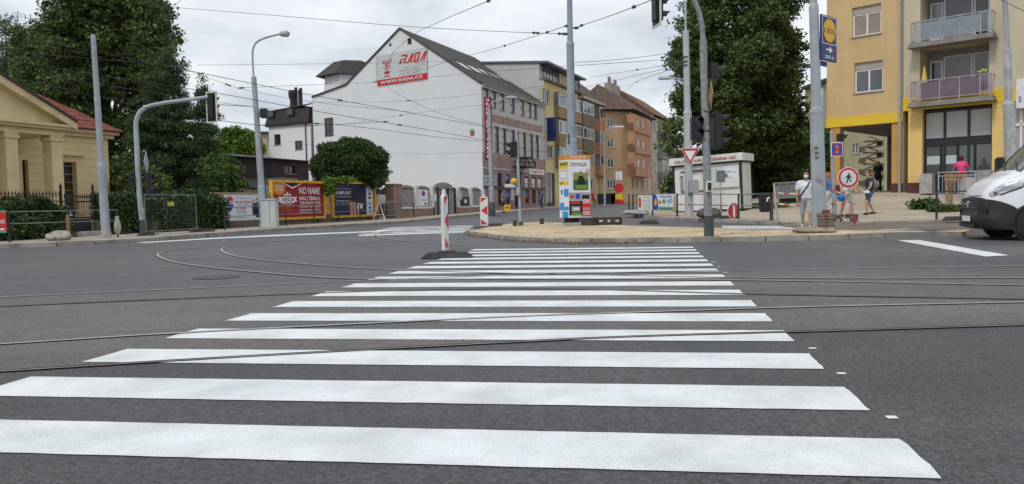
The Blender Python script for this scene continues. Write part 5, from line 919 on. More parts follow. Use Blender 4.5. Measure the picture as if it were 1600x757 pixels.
# thin signal pole on the island
b = on(813, 30, .11); mk = lambda u, v: W(u, v, 30.0); tp2 = pole('signal_post', 'thin grey signal post on the sandy island with one black traffic light', 'traffic light', b, mk(807, 204), [(0, .075, .075), (.16, .06, .05)], STEEL, foot=(.1, .1, DKGREY)); head(tp2, mk(802.5, 234), R(200), 2, s=1.05); O('label_box', MB().box(mk(809, 299)+Vector((0, -.09, 0)), (.14, .08, .3)), STEEL, tp2)
# advertising pole in the middle of the island
b = on(894, 29.5, .11); mk = lambda u, v: W(u, v, 29.5); ap_ = pole('advertising_pole', 'tall blue grey tram pole rising from the poster prism on the sandy island', 'pole', b, mk(889.5, -40), [(0, .28, .27), (.1, .22, .21), (.345, .155, .145), (.73, .11, .1)], M('pole_blue_grey', (.27, .32, .385), .5, .12, 2, streak=.15))
O('concrete_collar', MB().box(b+Z*.33, (.62, .55, .75)), M('dark_rubber', (.05, .052, .05), .8, .25, 6, bump=.4), ap_, bevel=.03); O('paper_marks', MB().box(mk(888, 218)+Vector((0, -.22, 0)), (.06, .01, .4)), DKGREY, ap_)
for u, v in ((886, 41), (900, 44), (884, 53.5)): O('insulator', MB().tube([mk(u-5, v), mk(u, v), mk(u+5, v)], [.02, .06, .02], 6), DKGREY, ap_)
# poster prism: two faces meet at an upright edge turned to the camera
zb_, zt_ = mk(897, 340).z, mk(897, 244).z; eD = 28.6; e = W(889, 300, eD); lft = W(874, 300, eD+.75); rgt = W(922.5, 300, eD+.35)
pp = thing('poster_prism', 'poster covered prism wrapped round the tram pole on the island', 'advertising board', (e.x, e.y+.5, zb_))
Pl = Panel((lft.x, lft.y, zb_), (e-lft).xy.to_3d(), (e-lft).xy.length, zt_-zb_); Pr = Panel((e.x, e.y, zb_), (rgt-e).xy.to_3d(), (rgt-e).xy.length, zt_-zb_)
bk = Vector((e.x+.2, e.y+1.6, zb_)); O('board', MB().prism([(lft.x, lft.y, zb_), (e.x, e.y, zb_), (rgt.x, rgt.y, zb_), (bk.x, bk.y, zb_)], (0, 0, zt_-zb_)), PALE, pp)
for P in (Pl, Pr): patch(P, rect(0, .925, 1, 1), ORA, pp, .004, 'orange_header')
ptext(Pr, 'TEL. 605 110 100', .05, .945, .8, .98, PALE, pp)
def blocks(P, lst, d=.006):
    for a0, b0, a1, b1, mt in lst: patch(P, rect(a0, b0, a1, b1), mt, pp, d)
blocks(Pl, [(.06, .78, .95, .9, YELI), (.06, .6, .95, .78, PALE), (.5, .34, .96, .46, CYAN), (.05, .18, .5, .24, CYAN), (.05, .12, .96, .18, CYAN), (.5, .18, .96, .24, PALE), (.3, 0, .9, .1, CYAN)]); blocks(Pl, [(.1, .83, .9, .89, GREEN_), (.1, .85, .9, .87, REDI), (.12, .62, .88, .76, GREY), (.05, .53, .95, .59, YELI), (.1, .54, .5, .57, GREEN_), (.2, .38, .35, .45, BLU)], .009); blocks(Pl, [(.16, .635, .84, .745, PALE)], .011)
ptext(Pr, 'POSKOZENÍ NÁS', .08, .85, .85, .875, INKB, pp); ptext(Pr, 'KAŽTÝ POZEMEK', .08, .82, .85, .845, INKB, pp)
blocks(Pr, [(.2, .44, .9, .72, PALE), (.8, .66, .98, .78, ink('pinkish', (.62, .4, .38))), (.0, .28, .98, .4, GREY), (0, .04, .6, .27, INKB), (.6, .02, 1, .3, REDI)]); blocks(Pr, [(.2, .6, .9, .72, ink('meadow', (.22, .30, .10))), (.2, .44, .9, .6, ink('dark_leaves', (.05, .11, .03))), (.05, .31, .22, .36, REDI), (.3, .3, .5, .38, BLU), (.6, .3, .95, .36, INKB), (.08, .22, .5, .26, REDI), (.1, .1, .5, .18, GREY), (.64, .23, .96, .29, PALE), (.64, .12, .96, .16, GREY), (.64, .04, .96, .1, PALE)], .009)
patch(Pr, [(.36, .5), (.78, .5), (.72, .62), (.62, .68), (.5, .68), (.42, .62)], INKB, pp, .011); patch(Pr, disc(.56, .7, .06, .04, 14), BRNI, pp, .012); patch(Pr, disc(.56, .69, .04, .028, 12), SKIN_, pp, .014); blocks(Pr, [(.3, .46, .85, .52, ink('lettuce', (.15, .3, .04))), (.1, .05, .55, .08, GREEN_), (.2, .12, .45, .16, PALE)], .013)
ptext(Pr, 'AKCE', .66, .24, .94, .28, REDI, pp, .012); ptext(Pr, 'SLEVA 10%', .66, .05, .94, .09, REDI, pp, .012)
# big tram pole with the direction panel
b = on(1281, 19.7, .11); mk = lambda u, v: W(u, v, 19.7); bp_ = pole('tram_pole', 'broad grey tram pole with blue shop panel and stacked pavers at its foot', 'pole', b, mk(1269.5, -60), [(0, .185, .165), (.46, .125, .115), (.84, .09, .085)], POLEG, n=16)
bp_['label'] = 'broad grey tram pole carrying the blue direction panel, pavers piled at its foot'
gm = MB()
for i, (u, v) in enumerate(((1262, 232), (1263, 240), (1263.5, 247))): c = mk(u+9, v)+Vector((0, -.165, 0)); [gm.box(c+Vector((.035*(j-1), 0, 0)), (.022, .01, .05)) for j in range(3)]
O('stencil_marks', gm, DKGREY, bp_, kind='stuff'); gp = [mk(u+2, v)+Vector((0, -.185, 0)) for u, v in ((1268, 277), (1271, 285), (1273, 279), (1275, 287), (1277, 281), (1279, 290), (1281, 285))]; O('pink_graffiti', MB().tube(gp, .007, 4), M('pink_spray', (.45, .12, .25), .7), bp_)
xd = Vector((.763, .647, 0)); A = mk(1280.5, 95)+Vector((0, -.08, 0)); ls = Panel(A+Vector((0, -.05, 0)), xd, .78, mk(1279.5, 24).z-A.z); li = thing('shop_direction_panel', 'dark blue shop direction panel with yellow disc logo and arrow on tram pole', 'sign', ls.p(.5, 0)); LB = M('logo_blue', (.018, .035, .14), .4, .08); board(ls, LB, li, .05)
fr_ = MB()
for q in (rect(.03, .37, .97, .385), rect(.03, .965, .97, .98), rect(.03, .385, .06, .965), rect(.94, .385, .97, .965)): fr_.add([ls.p(a, c_, .004) for a, c_ in q], [(0, 1, 2, 3)])
O('white_frame', fr_, WHITEP, li); patch(ls, disc(.5, .675, .42, .27, 32), REDI, li, .005, 'red_ring'); patch(ls, disc(.5, .675, .395, .255, 32), YELI, li, .008, 'yellow_disc'); ptext(ls, 'L', .14, .62, .30, .72, LB, li, .012); ptext(ls, 'I', .36, .61, .44, .75, REDI, li, .012); ptext(ls, 'D', .5, .62, .68, .72, LB, li, .012); ptext(ls, 'L', .72, .62, .87, .72, LB, li, .012)
patch(ls, [(.28, .23), (.5, .23), (.5, .17), (.72, .25), (.5, .33), (.5, .27), (.28, .27)], WHITEP, li, .006, 'arrow'); ptext(ls, '200 m', .2, .05, .8, .13, WHITEP, li, .006)
A = mk(1280, 103); O('lower_tab', MB().prism([A, A+xd*.35, A+xd*.35+Z*.13, A+Z*.13], (.02, -.01, 0)), BLU, li)
# foreground mast with arm reaching over the crossing
b = on(1107.5, 18.4, .11); mk = lambda u, v: W(u, v, 18.4); fm_ = thing('signal_mast', 'weathered grey traffic light mast with black signals on the island kerb', 'traffic light', b); MG = M('mottled_mast_grey', (.24, .265, .27), .6, .3, 9, fine=.15, streak=.2)
O('lower_shaft', MB().tube([b-Z*.1, mk(1098.5, 62)], [.098, .085], 12), MG, fm_, smooth=True); pth = smooth([mk(1098.5, 64), mk(1096, 30), mk(1084, -2), mk(1060, -30), mk(1025, -42), mk(985, -48)], 3); O('arm', MB().tube(pth, .062, 10), MG, fm_, smooth=True); O('base_sleeve', MB().tube([b, b+Z*.5], [.118, .115], 12), DKGREY, fm_, smooth=True)
for v in (175, 205): O('clamp', MB().tube([mk(1103, v)+Z*.02, mk(1103, v)-Z*.02], .1, 12), DKGREY, fm_)
head(fm_, mk(1027, 5), R(12), 3, True, 1.0); head(fm_, mk(1089, 201)+Vector((0, .05, 0)), R(-82), 2, s=.95); head(fm_, mk(1120, 205)+Vector((0, .05, 0)), R(8), 3, s=.98); head(fm_, mk(1112, 111)+Vector((0, .1, 0)), R(20), 1, s=1.3); O('bracket', MB().tube([mk(1090, 183), mk(1122, 180)], .03, 6), BLACKP, fm_); O('hanger', MB().tube([mk(1027, -12), mk(1027, -42)], .04, 6), MG, fm_)
c = mk(1107, 149)+Vector((.05, 0, 0)); d = Vector((.12, .99, 0)); O('priority_plate', MB().prism([c+d*.36, c+Z*.36, c-d*.36, c-Z*.36], (.015, 0, 0)), M('plate_back_orange', (.42, .24, .12), .5), fm_)
bt = O('button_box', MB().box(mk(1105, 292)+Vector((0, -.16, 0)), (.14, .1, .26)), WEDGE, fm_, bevel=.01); O('button', MB().box(mk(1105, 292)+Vector((0, -.215, 0)), (.08, .02, .18)), BLACKP, bt)
# tram pole on the plaza corner with give way sign
b = on(1077, 33, .12); mk = lambda u, v: W(u, v, 33.0); pc = pole('tram_pole', 'pale tram pole behind the give way sign at the plaza corner', 'pole', b, mk(1070, -30), [(0, .18, .17), (.45, .14, .13), (.79, .045, .04)], M('pole_pale_grey', (.43, .45, .47), .6, .12, 2, streak=.12))
for v in (90, 97, 103): O('clamp', MB().tube([mk(1071, v)+Z*.03, mk(1071, v)-Z*.03], .15, 10), DKGREY, pc)
O('lamp_arm', MB().tube([mk(1069, 124), mk(1045, 123)], .03, 6), STEEL, pc); O('lantern', MB().box(mk(1038, 122.5), (.5, .22, .12)), M('lantern_grey2', (.45, .47, .48)), pc, bevel=.03); O('wire_basket', MB().box(mk(1081, 292)+Vector((.0, -.3, 0)), (.4, .3, .55)), M('perforated_grey', (.33, .36, .37), .5), pc, bevel=.02)
c = mk(1076, 243)+Vector((0, -.26, 0)); gw = thing('give_way_sign', 'red and white give way triangle sign mounted on pale tram pole', 'sign', c-Z*.3); X = Vector((1, .12, 0)).normalized()
def tri(s, d): return [c+X*(-.42*s)+Z*(.29*s)+Vector((0, -d, 0)), c+X*(.42*s)+Z*(.29*s)+Vector((0, -d, 0)), c-Z*(.42*s)+Vector((0, -d, 0))]
O('plate', MB().prism(tri(1.0, 0), (0, .02, 0)), WHITEP, gw, bevel=.004); O('red_border', MB().add(tri(.93, .006), [(0, 1, 2)]), REDP, gw); O('white_field', MB().add(tri(.6, .01), [(0, 1, 2)]), WHITEP, gw)
# white pole at the right by the shop
b = on(1583, 26, .12); mk = lambda u, v: W(u, v, 26.0); pole('tram_pole', 'whitish weathered pole standing before the shop terrace behind the van', 'pole', b, mk(1569, -40), [(0, .2, .18), (.48, .13, .12), (.7, .085, .08)], M('weathered_white_pole', (.47, .48, .48), .7, .2, 4, streak=.3, fine=.1))
# sign post with blue plate
b = on(1304.5, 26.8, .12); mk = lambda u, v: W(u, v, 26.8); ps = pole('sign_post', 'grey sign post with crossed out blue plate at the plaza kerb', 'sign post', b, mk(1299, 207), [(0, .085, .08), (.3, .06, .055)], STEEL); cc = mk(1306.5, 234)+Vector((0, -.08, 0)); pn = Panel(cc-Vector((.21, 0, .24)), (1, 0.05, 0), .42, .48); bl = board(pn, WHITEP, ps, .02, 'plate'); patch(pn, rect(.05, .05, .95, .95), M('sign_blue2', (.02, .07, .38), .4), bl); patch(pn, [(.42, .2), (.58, .2), (.66, .4), (.6, .7), (.5, .85), (.4, .7), (.34, .4)], ORA, bl, .006)
m = MB(); [m.add([pn.p(a, b_, .009) for a, b_ in q], [(0, 1, 2, 3)]) for q in ([(.05, .1), (.12, .03), (.95, .9), (.88, .97)],)]; O('red_cross_bar', m, REDP, bl); m = MB(); m.add([pn.p(a, b_, .012) for a, b_ in [(.95, .1), (.88, .03), (.05, .9), (.12, .97)]], [(0, 1, 2, 3)]); O('red_cross_bar', m, REDP, bl)
head(ps, mk(1314, 215)+Vector((0, .05, 0)), R(10), 1, s=.9)
# round signs
def round_sign(name, label, c, dia, xd, mats, postb, post_r=.03, tilt=0, pmats=None):
    o = thing(name, label, 'sign', postb); x = Vector(xd).normalized(); up = (Z+x*tilt).normalized(); n = x.cross(up)
    D = lambda r, d: [c+(x*math.cos(a)+up*math.sin(a))*r+n*d for a in [2*math.pi*k/32 for k in range(32)]]
    O('plate', MB().prism(D(dia/2, 0), -n*.02), WHITEP, o)
    O('ring', MB().add(D(dia/2*.95, .005), [tuple(range(32))]), mats[0], o)
    if mats[1]: O('field', MB().add(D(dia/2*.74, .009), [tuple(range(32))]), mats[1], o)
    O('post', MB().tube([postb, c-n*.05], post_r, 8), STEEL, o); return o, x, up, n
def_b = on(1336, 24.6, .12); cc = W(1325.5, 278, 24.4); ro, x, up, n = round_sign('no_pedestrians_sign', 'round red ringed no pedestrians sign on a leaning temporary post', cc, .66, (1, -.05, 0), (REDP, M('sign_white_grey', (.62, .64, .66), .5)), def_b, .025)
O('red_tip', MB().tube([def_b, def_b+Z*.02+(cc-def_b)*.2], .032, 8), REDP, ro); gm = MB()
def st(pts): gm.add([cc+x*a+up*b_+n*.014 for a, b_ in pts], [tuple(range(len(pts)))])
st([(.02+.03*math.cos(k*.6), .115+.032*math.sin(k*.6)) for k in range(11)]); st([(-.035, .08), (.045, .085), (.035, -.03), (-.03, -.03)]); st([(-.03, -.03), (.005, -.03), (-.035, -.17), (-.07, -.165)]); st([(.0, -.03), (.035, -.03), (.11, -.12), (.085, -.15)]); st([(-.035, .08), (-.06, .05), (-.09, -.02), (-.07, -.03), (-.03, .04)]); st([(.045, .08), (.08, .02), (.11, .0), (.1, -.02), (.06, .0), (.03, .05)]); O('walking_figure', gm, BLACKP, ro)
nb = on(1141, 30.4, .12); cc = W(1146.5, 330, 30.2); o, x, up, n = round_sign('no_entry_sign', 'round red no entry sign with white bar leaning low at the plaza kerb', cc, .66, (.86, .5, 0), (REDP, None), nb, .02); m = MB(); m.add([cc+x*a+up*b_+n*.012 for a, b_ in ((-.05, -.25), (.07, -.25), (.05, .25), (-.07, .25))], [(0, 1, 2, 3)]); O('white_bar', m, WHITEP, o)
b = on(1126.5, 30.8, .12); mk = lambda u, v: W(u, v, 30.8); tpost = thing('temporary_sign', 'back of small grey arrow sign on red and white post before the kiosk', 'sign', b); O('post', MB().tube([b, mk(1125.5, 268)], .025, 8), STEEL, tpost); O('red_sleeve', MB().tube([b+Z*.35, b+Z*.6], .03, 8), REDP, tpost); c = mk(1126, 276); O('arrow_plate', MB().prism([c+Vector((a, -.04, q)) for a, q in ((-.18, -.24), (.16, -.24), (.17, -.1), (.3, .02), (.17, .14), (.16, .24), (-.18, .24))], (0, .02, 0)), M('plate_back_grey', (.16, .17, .18), .5, .25, 12), tpost)
RUB = M('recycled_rubber', (.05, .048, .047), .85, .3, 8, bump=.5, bscale=40)
def foot(c, sx, sy, h, parent, rot=0, name='rubber_base'):
    X = Vector((math.cos(rot), math.sin(rot), 0)); Y = Vector((-X.y, X.x, 0)); L = lambda fx, fy, z: c+X*(sx*fx)+Y*(sy*fy)+Z*z
    vs = [L(-.5, -.5, 0), L(.5, -.5, 0), L(.5, .5, 0), L(-.5, .5, 0), L(-.36, -.4, h), L(.36, -.4, h), L(.36, .4, h), L(-.36, .4, h)]; return O(name, MB().add(vs, [(0, 1, 2, 3), (4, 5, 6, 7), (0, 1, 5, 4), (1, 2, 6, 5), (2, 3, 7, 6), (3, 0, 4, 7)]), RUB, parent, bevel=.012)
foot(nb-Vector((.1, 0, 0)), .8, .4, .1, o); foot(b, .75, .35, .1, tpost)
# guide boards
def guide_board(label, base, yaw, h=1.0, w=.27, lean=0):
    o = thing('guide_board', label, 'guide board', base, 'red and white guide boards'); x = Vector((math.cos(yaw), math.sin(yaw), 0)); up = (Z+x*lean).normalized(); n = x.cross(up).normalized(); c0 = base+Z*.14
    P = lambda a, b_, d=0: c0+x*a+up*b_+n*d
    O('board', MB().prism([P(-w/2, .0), P(w/2, .0), P(w/2, h-.04), P(w/2-.04, h), P(-w/2+.04, h), P(-w/2, h-.04)], -n*.065), M('guide_white', (.66, .66, .64), .5, .1, 5, fine=.05), o, bevel=.018); O('handle', MB().box(P(0, h+.04, -.04), (.07, .05, .1), (x, n, up)), _mats['guide_white'], o)
    for sd in (1, -1):
        d = .004 if sd > 0 else -.069; i = w/2-.03
        for b0, b1 in ((.06, .24), (.37, .69), (.80, .96)):
            pts = [(-i, (b0+b1)/2*h), (i, b0*h), (i, b1*h)] if .3 < b0 < .5 else ([(-i, b0*h), (i, b0*h), (-i, b1*h)] if b0 < .2 else [(-i, b0*h), (-i, b1*h), (i, b1*h)])
            O('red_stripe', MB().add([P(a, b_, d) for a, b_ in pts], [(0, 1, 2)]), REDP, o)
    O('foot_block', MB().box(base+Z*.06, (.3, .25, .14), (x, Vector((-x.y, x.x, 0)), Z)), RUB, o); foot(base, 1.0, .42, .11, o, yaw+.1 if abs(yaw) < .8 else 0); return o
guide_board('white guide board with red arrows turned edge on standing on the zebra crossing', GR(699, 403.5), R(74), 1.06, .25, .0)
guide_board('white guide board with red arrows facing the crossing at the sandy island tip', GR(757, 359.5), R(3), 1.13, .31)
# ================================================================ railings along the pavements
GRN = M('green_black_post', (.03, .042, .042), .5, .2, 4); PIPE = M('grey_pipe', (.17, .185, .185), .5, .2, 4)
LBk = lambda u, D: on(u, D, .12)
o = railing([LBk(-120, 21.8), LBk(12, 23.4), LBk(105, 24.7), LBk(182, 26.2)], .95, 'thin two rail pipe railing along the kerb before the ivy fence', (1.0, .62), .032, .016, PIPE, ps=GRN)
for a, bq in ((LBk(105, 24.65), 'rusty'),): O('rusty_post', MB().tube([a, a+Z*.78, a+Z*.8], [.055, .055, .03], 8), M('rust_orange', (.28, .14, .07), .8, .3, 8), o)
c = LBk(182, 26.1); sb = thing('wrapped_post_bag', 'whitish plastic bag tied round the railing post beside the signal mast', 'bag', c); O('bag', MB().tube([c+Z*q for q in (.1, .2, .36, .5, .6, .72)], [.05, .1, .12, .1, .06, .07], 9), M('offwhite_plastic', (.38, .37, .32), .6, .15, 12, bump=.5, bscale=15), sb, smooth=True)
railing([LBk(u, D) for u, D in ((350, 32.2), (408, 34.6), (446, 37.0), (490, 40), (528, 42.6), (562, 45.4), (604, 48.5), (646, 51))], .98, 'dark two rail railing along the kerb before the billboards', (1.0, .6), .035, .02, PIPE, ps=GRN, bars=1.4)
railing([LBk(u, D) for u, D in ((1058, 33.6), (1101, 31.8), (1154, 29.6), (1204, 28.4))], .98, 'green posted two rail railing at the plaza kerb before the kiosk', (1.0, .55), .04, .022, PIPE, ps=GRN, bars=1.0)
railing([LBk(u, D) for u, D in ((983, 40.0), (989, 38.6), (996, 37.4), (1019.5, 35.6), (1058, 33.6))], 1.0, 'dark railing holding the banners at the rounded plaza corner', (1.0, .3), .04, .022, PIPE, ps=GRN)
railing([LBk(1463.5, 26.4), LBk(1530, 25.2), LBk(1600, 24.2)], .98, 'dark two rail kerb railing half hidden by the white van', (1.0, .5), .04, .022, GRN, bars=.8)
# banners on the corner railing
A, B = LBk(996, 37.35), LBk(1018.5, 35.6); A2, B2 = LBk(1020.5, 35.55), LBk(1056, 33.55)
pn = Panel(A+Z*.25+Vector((0, -.06, 0)), B-A, (B-A).length, .68); o = thing('sponsor_banner', 'white banner with tall red oval tied to the corner railing', 'banner', A); board(pn, WHITEP, o, .01, 'cloth'); patch(pn, disc(.16, .5, .11, .4), REDI, o); patch(pn, rect(.1, .42, .22, .6), ORA, o, .007)
for b_ in (.88, .68, .55, .4, .25, .12): patch(pn, rect(.38, b_-.03, .92, b_+.02), ink('sage', (.35, .42, .38)), o)
pn = Panel(A2+Z*.25+Vector((0, -.06, 0)), B2-A2, (B2-A2).length, .72); o = thing('playground_banner', 'colourful banner with blue left end and green lower strip on the corner railing', 'banner', A2); board(pn, PALE, o, .01, 'cloth'); patch(pn, [(0, 0), (.2, 0), (.22, .3), (.21, .6), (.15, .9), (.1, 1), (0, 1)], BLU, o); patch(pn, rect(.22, 0, .9, .22), GREEN_, o); patch(pn, disc(.11, .5, .06, .22), YELI, o, .007); patch(pn, disc(.3, .5, .06, .12), ink('rose', (.65, .15, .3)), o); patch(pn, disc(.48, .55, .08, .15), GREEN_, o); patch(pn, [(.6, .52), (.8, .65), (.82, .75), (.62, .62)], CYAN, o); patch(pn, [(.66, .4), (.84, .55), (.86, .62), (.68, .48)], BRNI, o); patch(pn, [(.88, 0), (1, 0), (.98, .9), (.92, 1), (.9, .5)], ink('tanb', (.45, .3, .17)), o, .007); ptext(pn, 'Vzdělávací hřiště', .3, .8, .82, .93, BLU, o); ptext(pn, 'VSTUP ZDARMA', .34, .05, .82, .16, BLU, o, .008)
# mesh fence panel leaning by the signal mast
MESHM = M('galvanised_mesh', (.17, .185, .185), .5, .1, metal=.3); a, bq = LBk(226, 27.2), LBk(306, 30.2); mf = thing('mesh_fence_panel', 'temporary galvanised mesh fence panel with yellow tag before the ivy', 'fence panel', a)
ax = (bq-a).normalized(); L = (bq-a).length; hh = 1.45
for p, q in ((a+Z*.12, a+Z*hh), (bq+Z*.05, bq+Z*hh), (a+Z*hh, bq+Z*hh), (a+Z*.14, bq+Z*.14)): O('frame_tube', MB().tube([p, q], .02, 6), MESHM, mf)
for k in range(1, 22): p = a+ax*(L*k/22); O('mesh_wire', MB().tube([p+Z*.14, p+Z*hh], .0028, 3), MESHM, mf)
for k in range(1, 12): z = .14+(hh-.14)*k/12; O('mesh_wire', MB().tube([a+Z*z, bq+Z*z], .0028, 3), MESHM, mf)
p = a+ax*(L*.48); O('yellow_tag', MB().box(p+Z*1.12+Vector((.02, -.03, 0)), (.24, .01, .15)), M('tag_yellow', (.5, .6, .06)), mf)
for p in (a, bq): foot(p+Z*.0, .6, .25, .12, mf, .9)
# ================================================================ overhead wires
WIRE = M('wire_black', (.03, .03, .032), .6); INS = M('insulator_grey', (.06, .065, .07), .5)
def wire(px, r=.011, ins=(), label='thin dark overhead tram wire crossing the sky above the junction', group='overhead tram wires', sm=1):
    P = smooth([W(*p) for p in px], sm) if len(px) > 2 else [W(*p) for p in px]
    if len(px) == 2:   # a little sag
        a, b_ = P; P = [a.lerp(b_, t)-Z*(.012*(b_-a).length*4*t*(1-t)) for t in [k/10 for k in range(11)]]
    o = thing('overhead_wire', label, 'wire', P[0], group); O('cable', MB().tube(P, r, 5), WIRE, o)
    for f in ins:
        k = f*(len(P)-1); i = min(int(k), len(P)-2); c = P[i].lerp(P[i+1], k-i); d = (P[i+1]-P[i]).normalized()*.16; O('insulator', MB().tube([c-d, c-d*.5, c, c+d*.5, c+d], [.02, .055, .025, .055, .02], 6), INS, o)
    return o
wire(label='overhead wire from the villa side to the stone facade, upper strand of the pair', px=[(-60, 43, 24), (145, 80, 25.5), (330, 118, 30), (485, 149, 34), (700, 187, 42), (860, 219, 50)], r=.012, ins=(.62,)); wire(label='overhead wire from the villa side to the stone facade, lower strand of the pair', px=[(-60, 80, 24), (147, 118, 25.5), (327, 143, 30), (485, 173, 36), (700, 208, 44), (850, 238, 52)], r=.012, ins=(.7,))
wire(label='overhead wire from the villa tram pole towards the dark conifer', px=[(16, 82, 24), (147, 92, 25.5), (260, 102, 30), (300, 112, 34)], r=.010); wire(label='overhead wire from the villa tram pole to the street lamp spotlight', px=[(147, 152, 25.5), (260, 160, 28), (343, 164, 31), (397, 167, 35)], r=.013); wire(label='overhead wire from the villa tram pole sagging to an insulator before the gable', px=[(36, 124, 24), (147, 151, 25.5), (260, 176, 28), (343, 189, 31), (422, 198, 35), (487, 197, 38), (609, 190, 44)], r=.013, ins=(.98,)); wire(label='overhead wire from the street lamp sagging low across the gable to its corner', px=[(404, 196, 35), (487, 192, 37), (558, 198, 42), (700, 217, 50), (760, 221, 60)], r=.013, ins=(.3,))
wire(label='overhead wire from the top of the big dark tree to the poster prism pole', px=[(273, 12, 40), (450, 26, 36), (621, 41, 32), (760, 49, 30.5), (886, 53.5, 29.5)], r=.010, ins=(.86, .97)); wire(label='overhead wire from the big dark tree crown up out of view', px=[(283, 0, 40), (270, 11, 40), (215, 60, 42)], r=.010)
wire(label='overhead wire bending round the banner and back across the white gable', px=[(770, -1, 24), (700, 28, 32), (645, 53, 42), (606, 90, 55), (598, 135, 64), (650, 162, 56), (700, 183, 50), (800, 206, 46)], r=.012, ins=(.02, .5)); wire(label='overhead wire from the dark conifer level past the banner', px=[(308, 102, 44), (430, 101, 46), (593, 99, 52), (750, 95, 56)], r=.009, ins=(.7,)); wire(label='overhead wire from an insulator by the lamp across the gable to the poster prism pole', px=[(371, 138, 38), (480, 133, 42), (590, 129, 48), (700, 118, 50), (845, 106, 40), (898, 103, 29.5)], r=.009, ins=(.02, .4))
wire(label='overhead wire from the poster prism pole rising to the hanging traffic light', px=[(897, 44, 29.5), (960, 23, 25), (1009, 4, 20), (1050, -12, 18)], r=.012, ins=(.12, .55)); wire(label='overhead wire from the poster prism pole down across the gable roof', px=[(885, 41, 29.5), (798, 69, 38), (771, 77, 42), (700, 96, 50), (640, 116, 58)], r=.012, ins=(.12, .35)); wire(label='overhead wire without insulator from poster prism pole to plaza corner pole, upper of two', px=[(898, 98, 29.5), (1064, 80, 33)], r=.009); wire(label='overhead wire with insulator from poster prism pole to plaza corner pole, lower of two', px=[(898, 103, 29.5), (1020, 95, 32), (1067, 91, 33)], r=.009, ins=(.75,)); wire(label='overhead wire from the plaza corner pole to the orange house roof with one insulator', px=[(922, 121, 60), (1004, 108, 42), (1067, 98, 33)], r=.011, ins=(.5,)); wire(label='overhead wire from the plaza corner pole to the yellow house bays', px=[(898, 140, 70), (1000, 117, 45), (1067, 101, 33)], r=.011); wire(label='overhead wire from the plaza corner pole steeply down to the brown roof chimneys', px=[(980, 136, 70), (1001, 125, 52), (1064, 103, 33)], r=.012, ins=(.4,)); wire(label='overhead wire from the plaza corner pole lamp down to the beige house', px=[(1030, 160, 70), (1067, 96, 33)], r=.010)
wire(label='overhead wire from the black mansard across the gable to the yellow house', px=[(480, 160, 60), (620, 160, 58), (750, 148, 56), (850, 135, 50)], r=.009, ins=(.4,)); wire(label='overhead wire from the round tree across the lower gable wall', px=[(450, 222, 50), (560, 236, 52), (650, 242, 55), (756, 238, 60)], r=.008); wire(label='overhead wire from the gable middle up to the poster prism pole', px=[(560, 190, 55), (700, 170, 50), (890, 150, 29.5)], r=.008, ins=(.3,)); wire(label='overhead wire from the white pole by the shop out over the van', px=[(1560, -2, 27), (1600, 18, 22), (1660, 40, 18)], r=.011); wire(label='overhead wire from the crimson sign along the stone facade first floor windows', px=[(756, 196, 62), (800, 204, 60), (860, 216, 60), (905, 224, 60)], r=.011, ins=(.3, .7)); wire(label='overhead wire from the stone facade to the corner house balconies', px=[(765, 232, 60), (860, 240, 62), (935, 215, 80), (1040, 196, 80)], r=.010, ins=(.4,))
wire(label='overhead wire from the villa tram pole across the dark trees to the annexe', px=[(-60, 100, 23), (146, 130, 25.5), (330, 160, 36), (480, 176, 50)], r=.010); wire(label='overhead wire from the big dark tree over the street lamp to the gable', px=[(200, 60, 42), (330, 130, 40), (480, 160, 45), (640, 175, 50)], r=.009, ins=(.4,))
# ================================================================ trees and plants
BARK = M('bark', (.07, .055, .042), .95, .3, 5, bump=.8, bscale=18)
LD = leafmat('leaf_dark', (.094, .142, .050), .7); LM_ = leafmat('leaf_mid', (.068, .13, .036)); LL = leafmat('leaf_light', (.13, .22, .045)); LC = leafmat('leaf_conifer', (.060, .104, .048)); LI = leafmat('leaf_ivy', (.062, .108, .042), .6); LG = leafmat('leaf_grass', (.09, .13, .04)); LP_ = leafmat('leaf_pine', (.06, .10, .05))
def leaf_mesh(name, C, size, mat, parent, seed, droop=.3, asp=.55, kind='stuff'):
    rg = np.random.default_rng(seed); n = len(C); a = rg.normal(size=(n, 3)); a[:, 2] = a[:, 2]*.6-droop; a /= np.linalg.norm(a, axis=1)[:, None]
    b = np.cross(a, rg.normal(size=(n, 3))); b /= np.linalg.norm(b, axis=1)[:, None]; s = (size*rg.uniform(.5, 1.5, n))[:, None]
    V = np.empty((n, 4, 3)); V[:, 0] = C-a*s*.5; V[:, 1] = C+b*s*asp*.5; V[:, 2] = C+a*s*.5; V[:, 3] = C-b*s*asp*.5
    base = np.array(wl(parent)); V = V.reshape(-1, 3)-base
    me = bpy.data.meshes.new(name); me.vertices.add(4*n); me.vertices.foreach_set('co', V.ravel()); me.loops.add(4*n); me.loops.foreach_set('vertex_index', np.arange(4*n)); me.polygons.add(n); me.polygons.foreach_set('loop_start', np.arange(n)*4); me.polygons.foreach_set('loop_total', np.full(n, 4)); me.update(); me.materials.append(mat)
    o = bpy.data.objects.new(name, me); COL.objects.link(o); o.parent = parent; o['kind'] = kind; return o
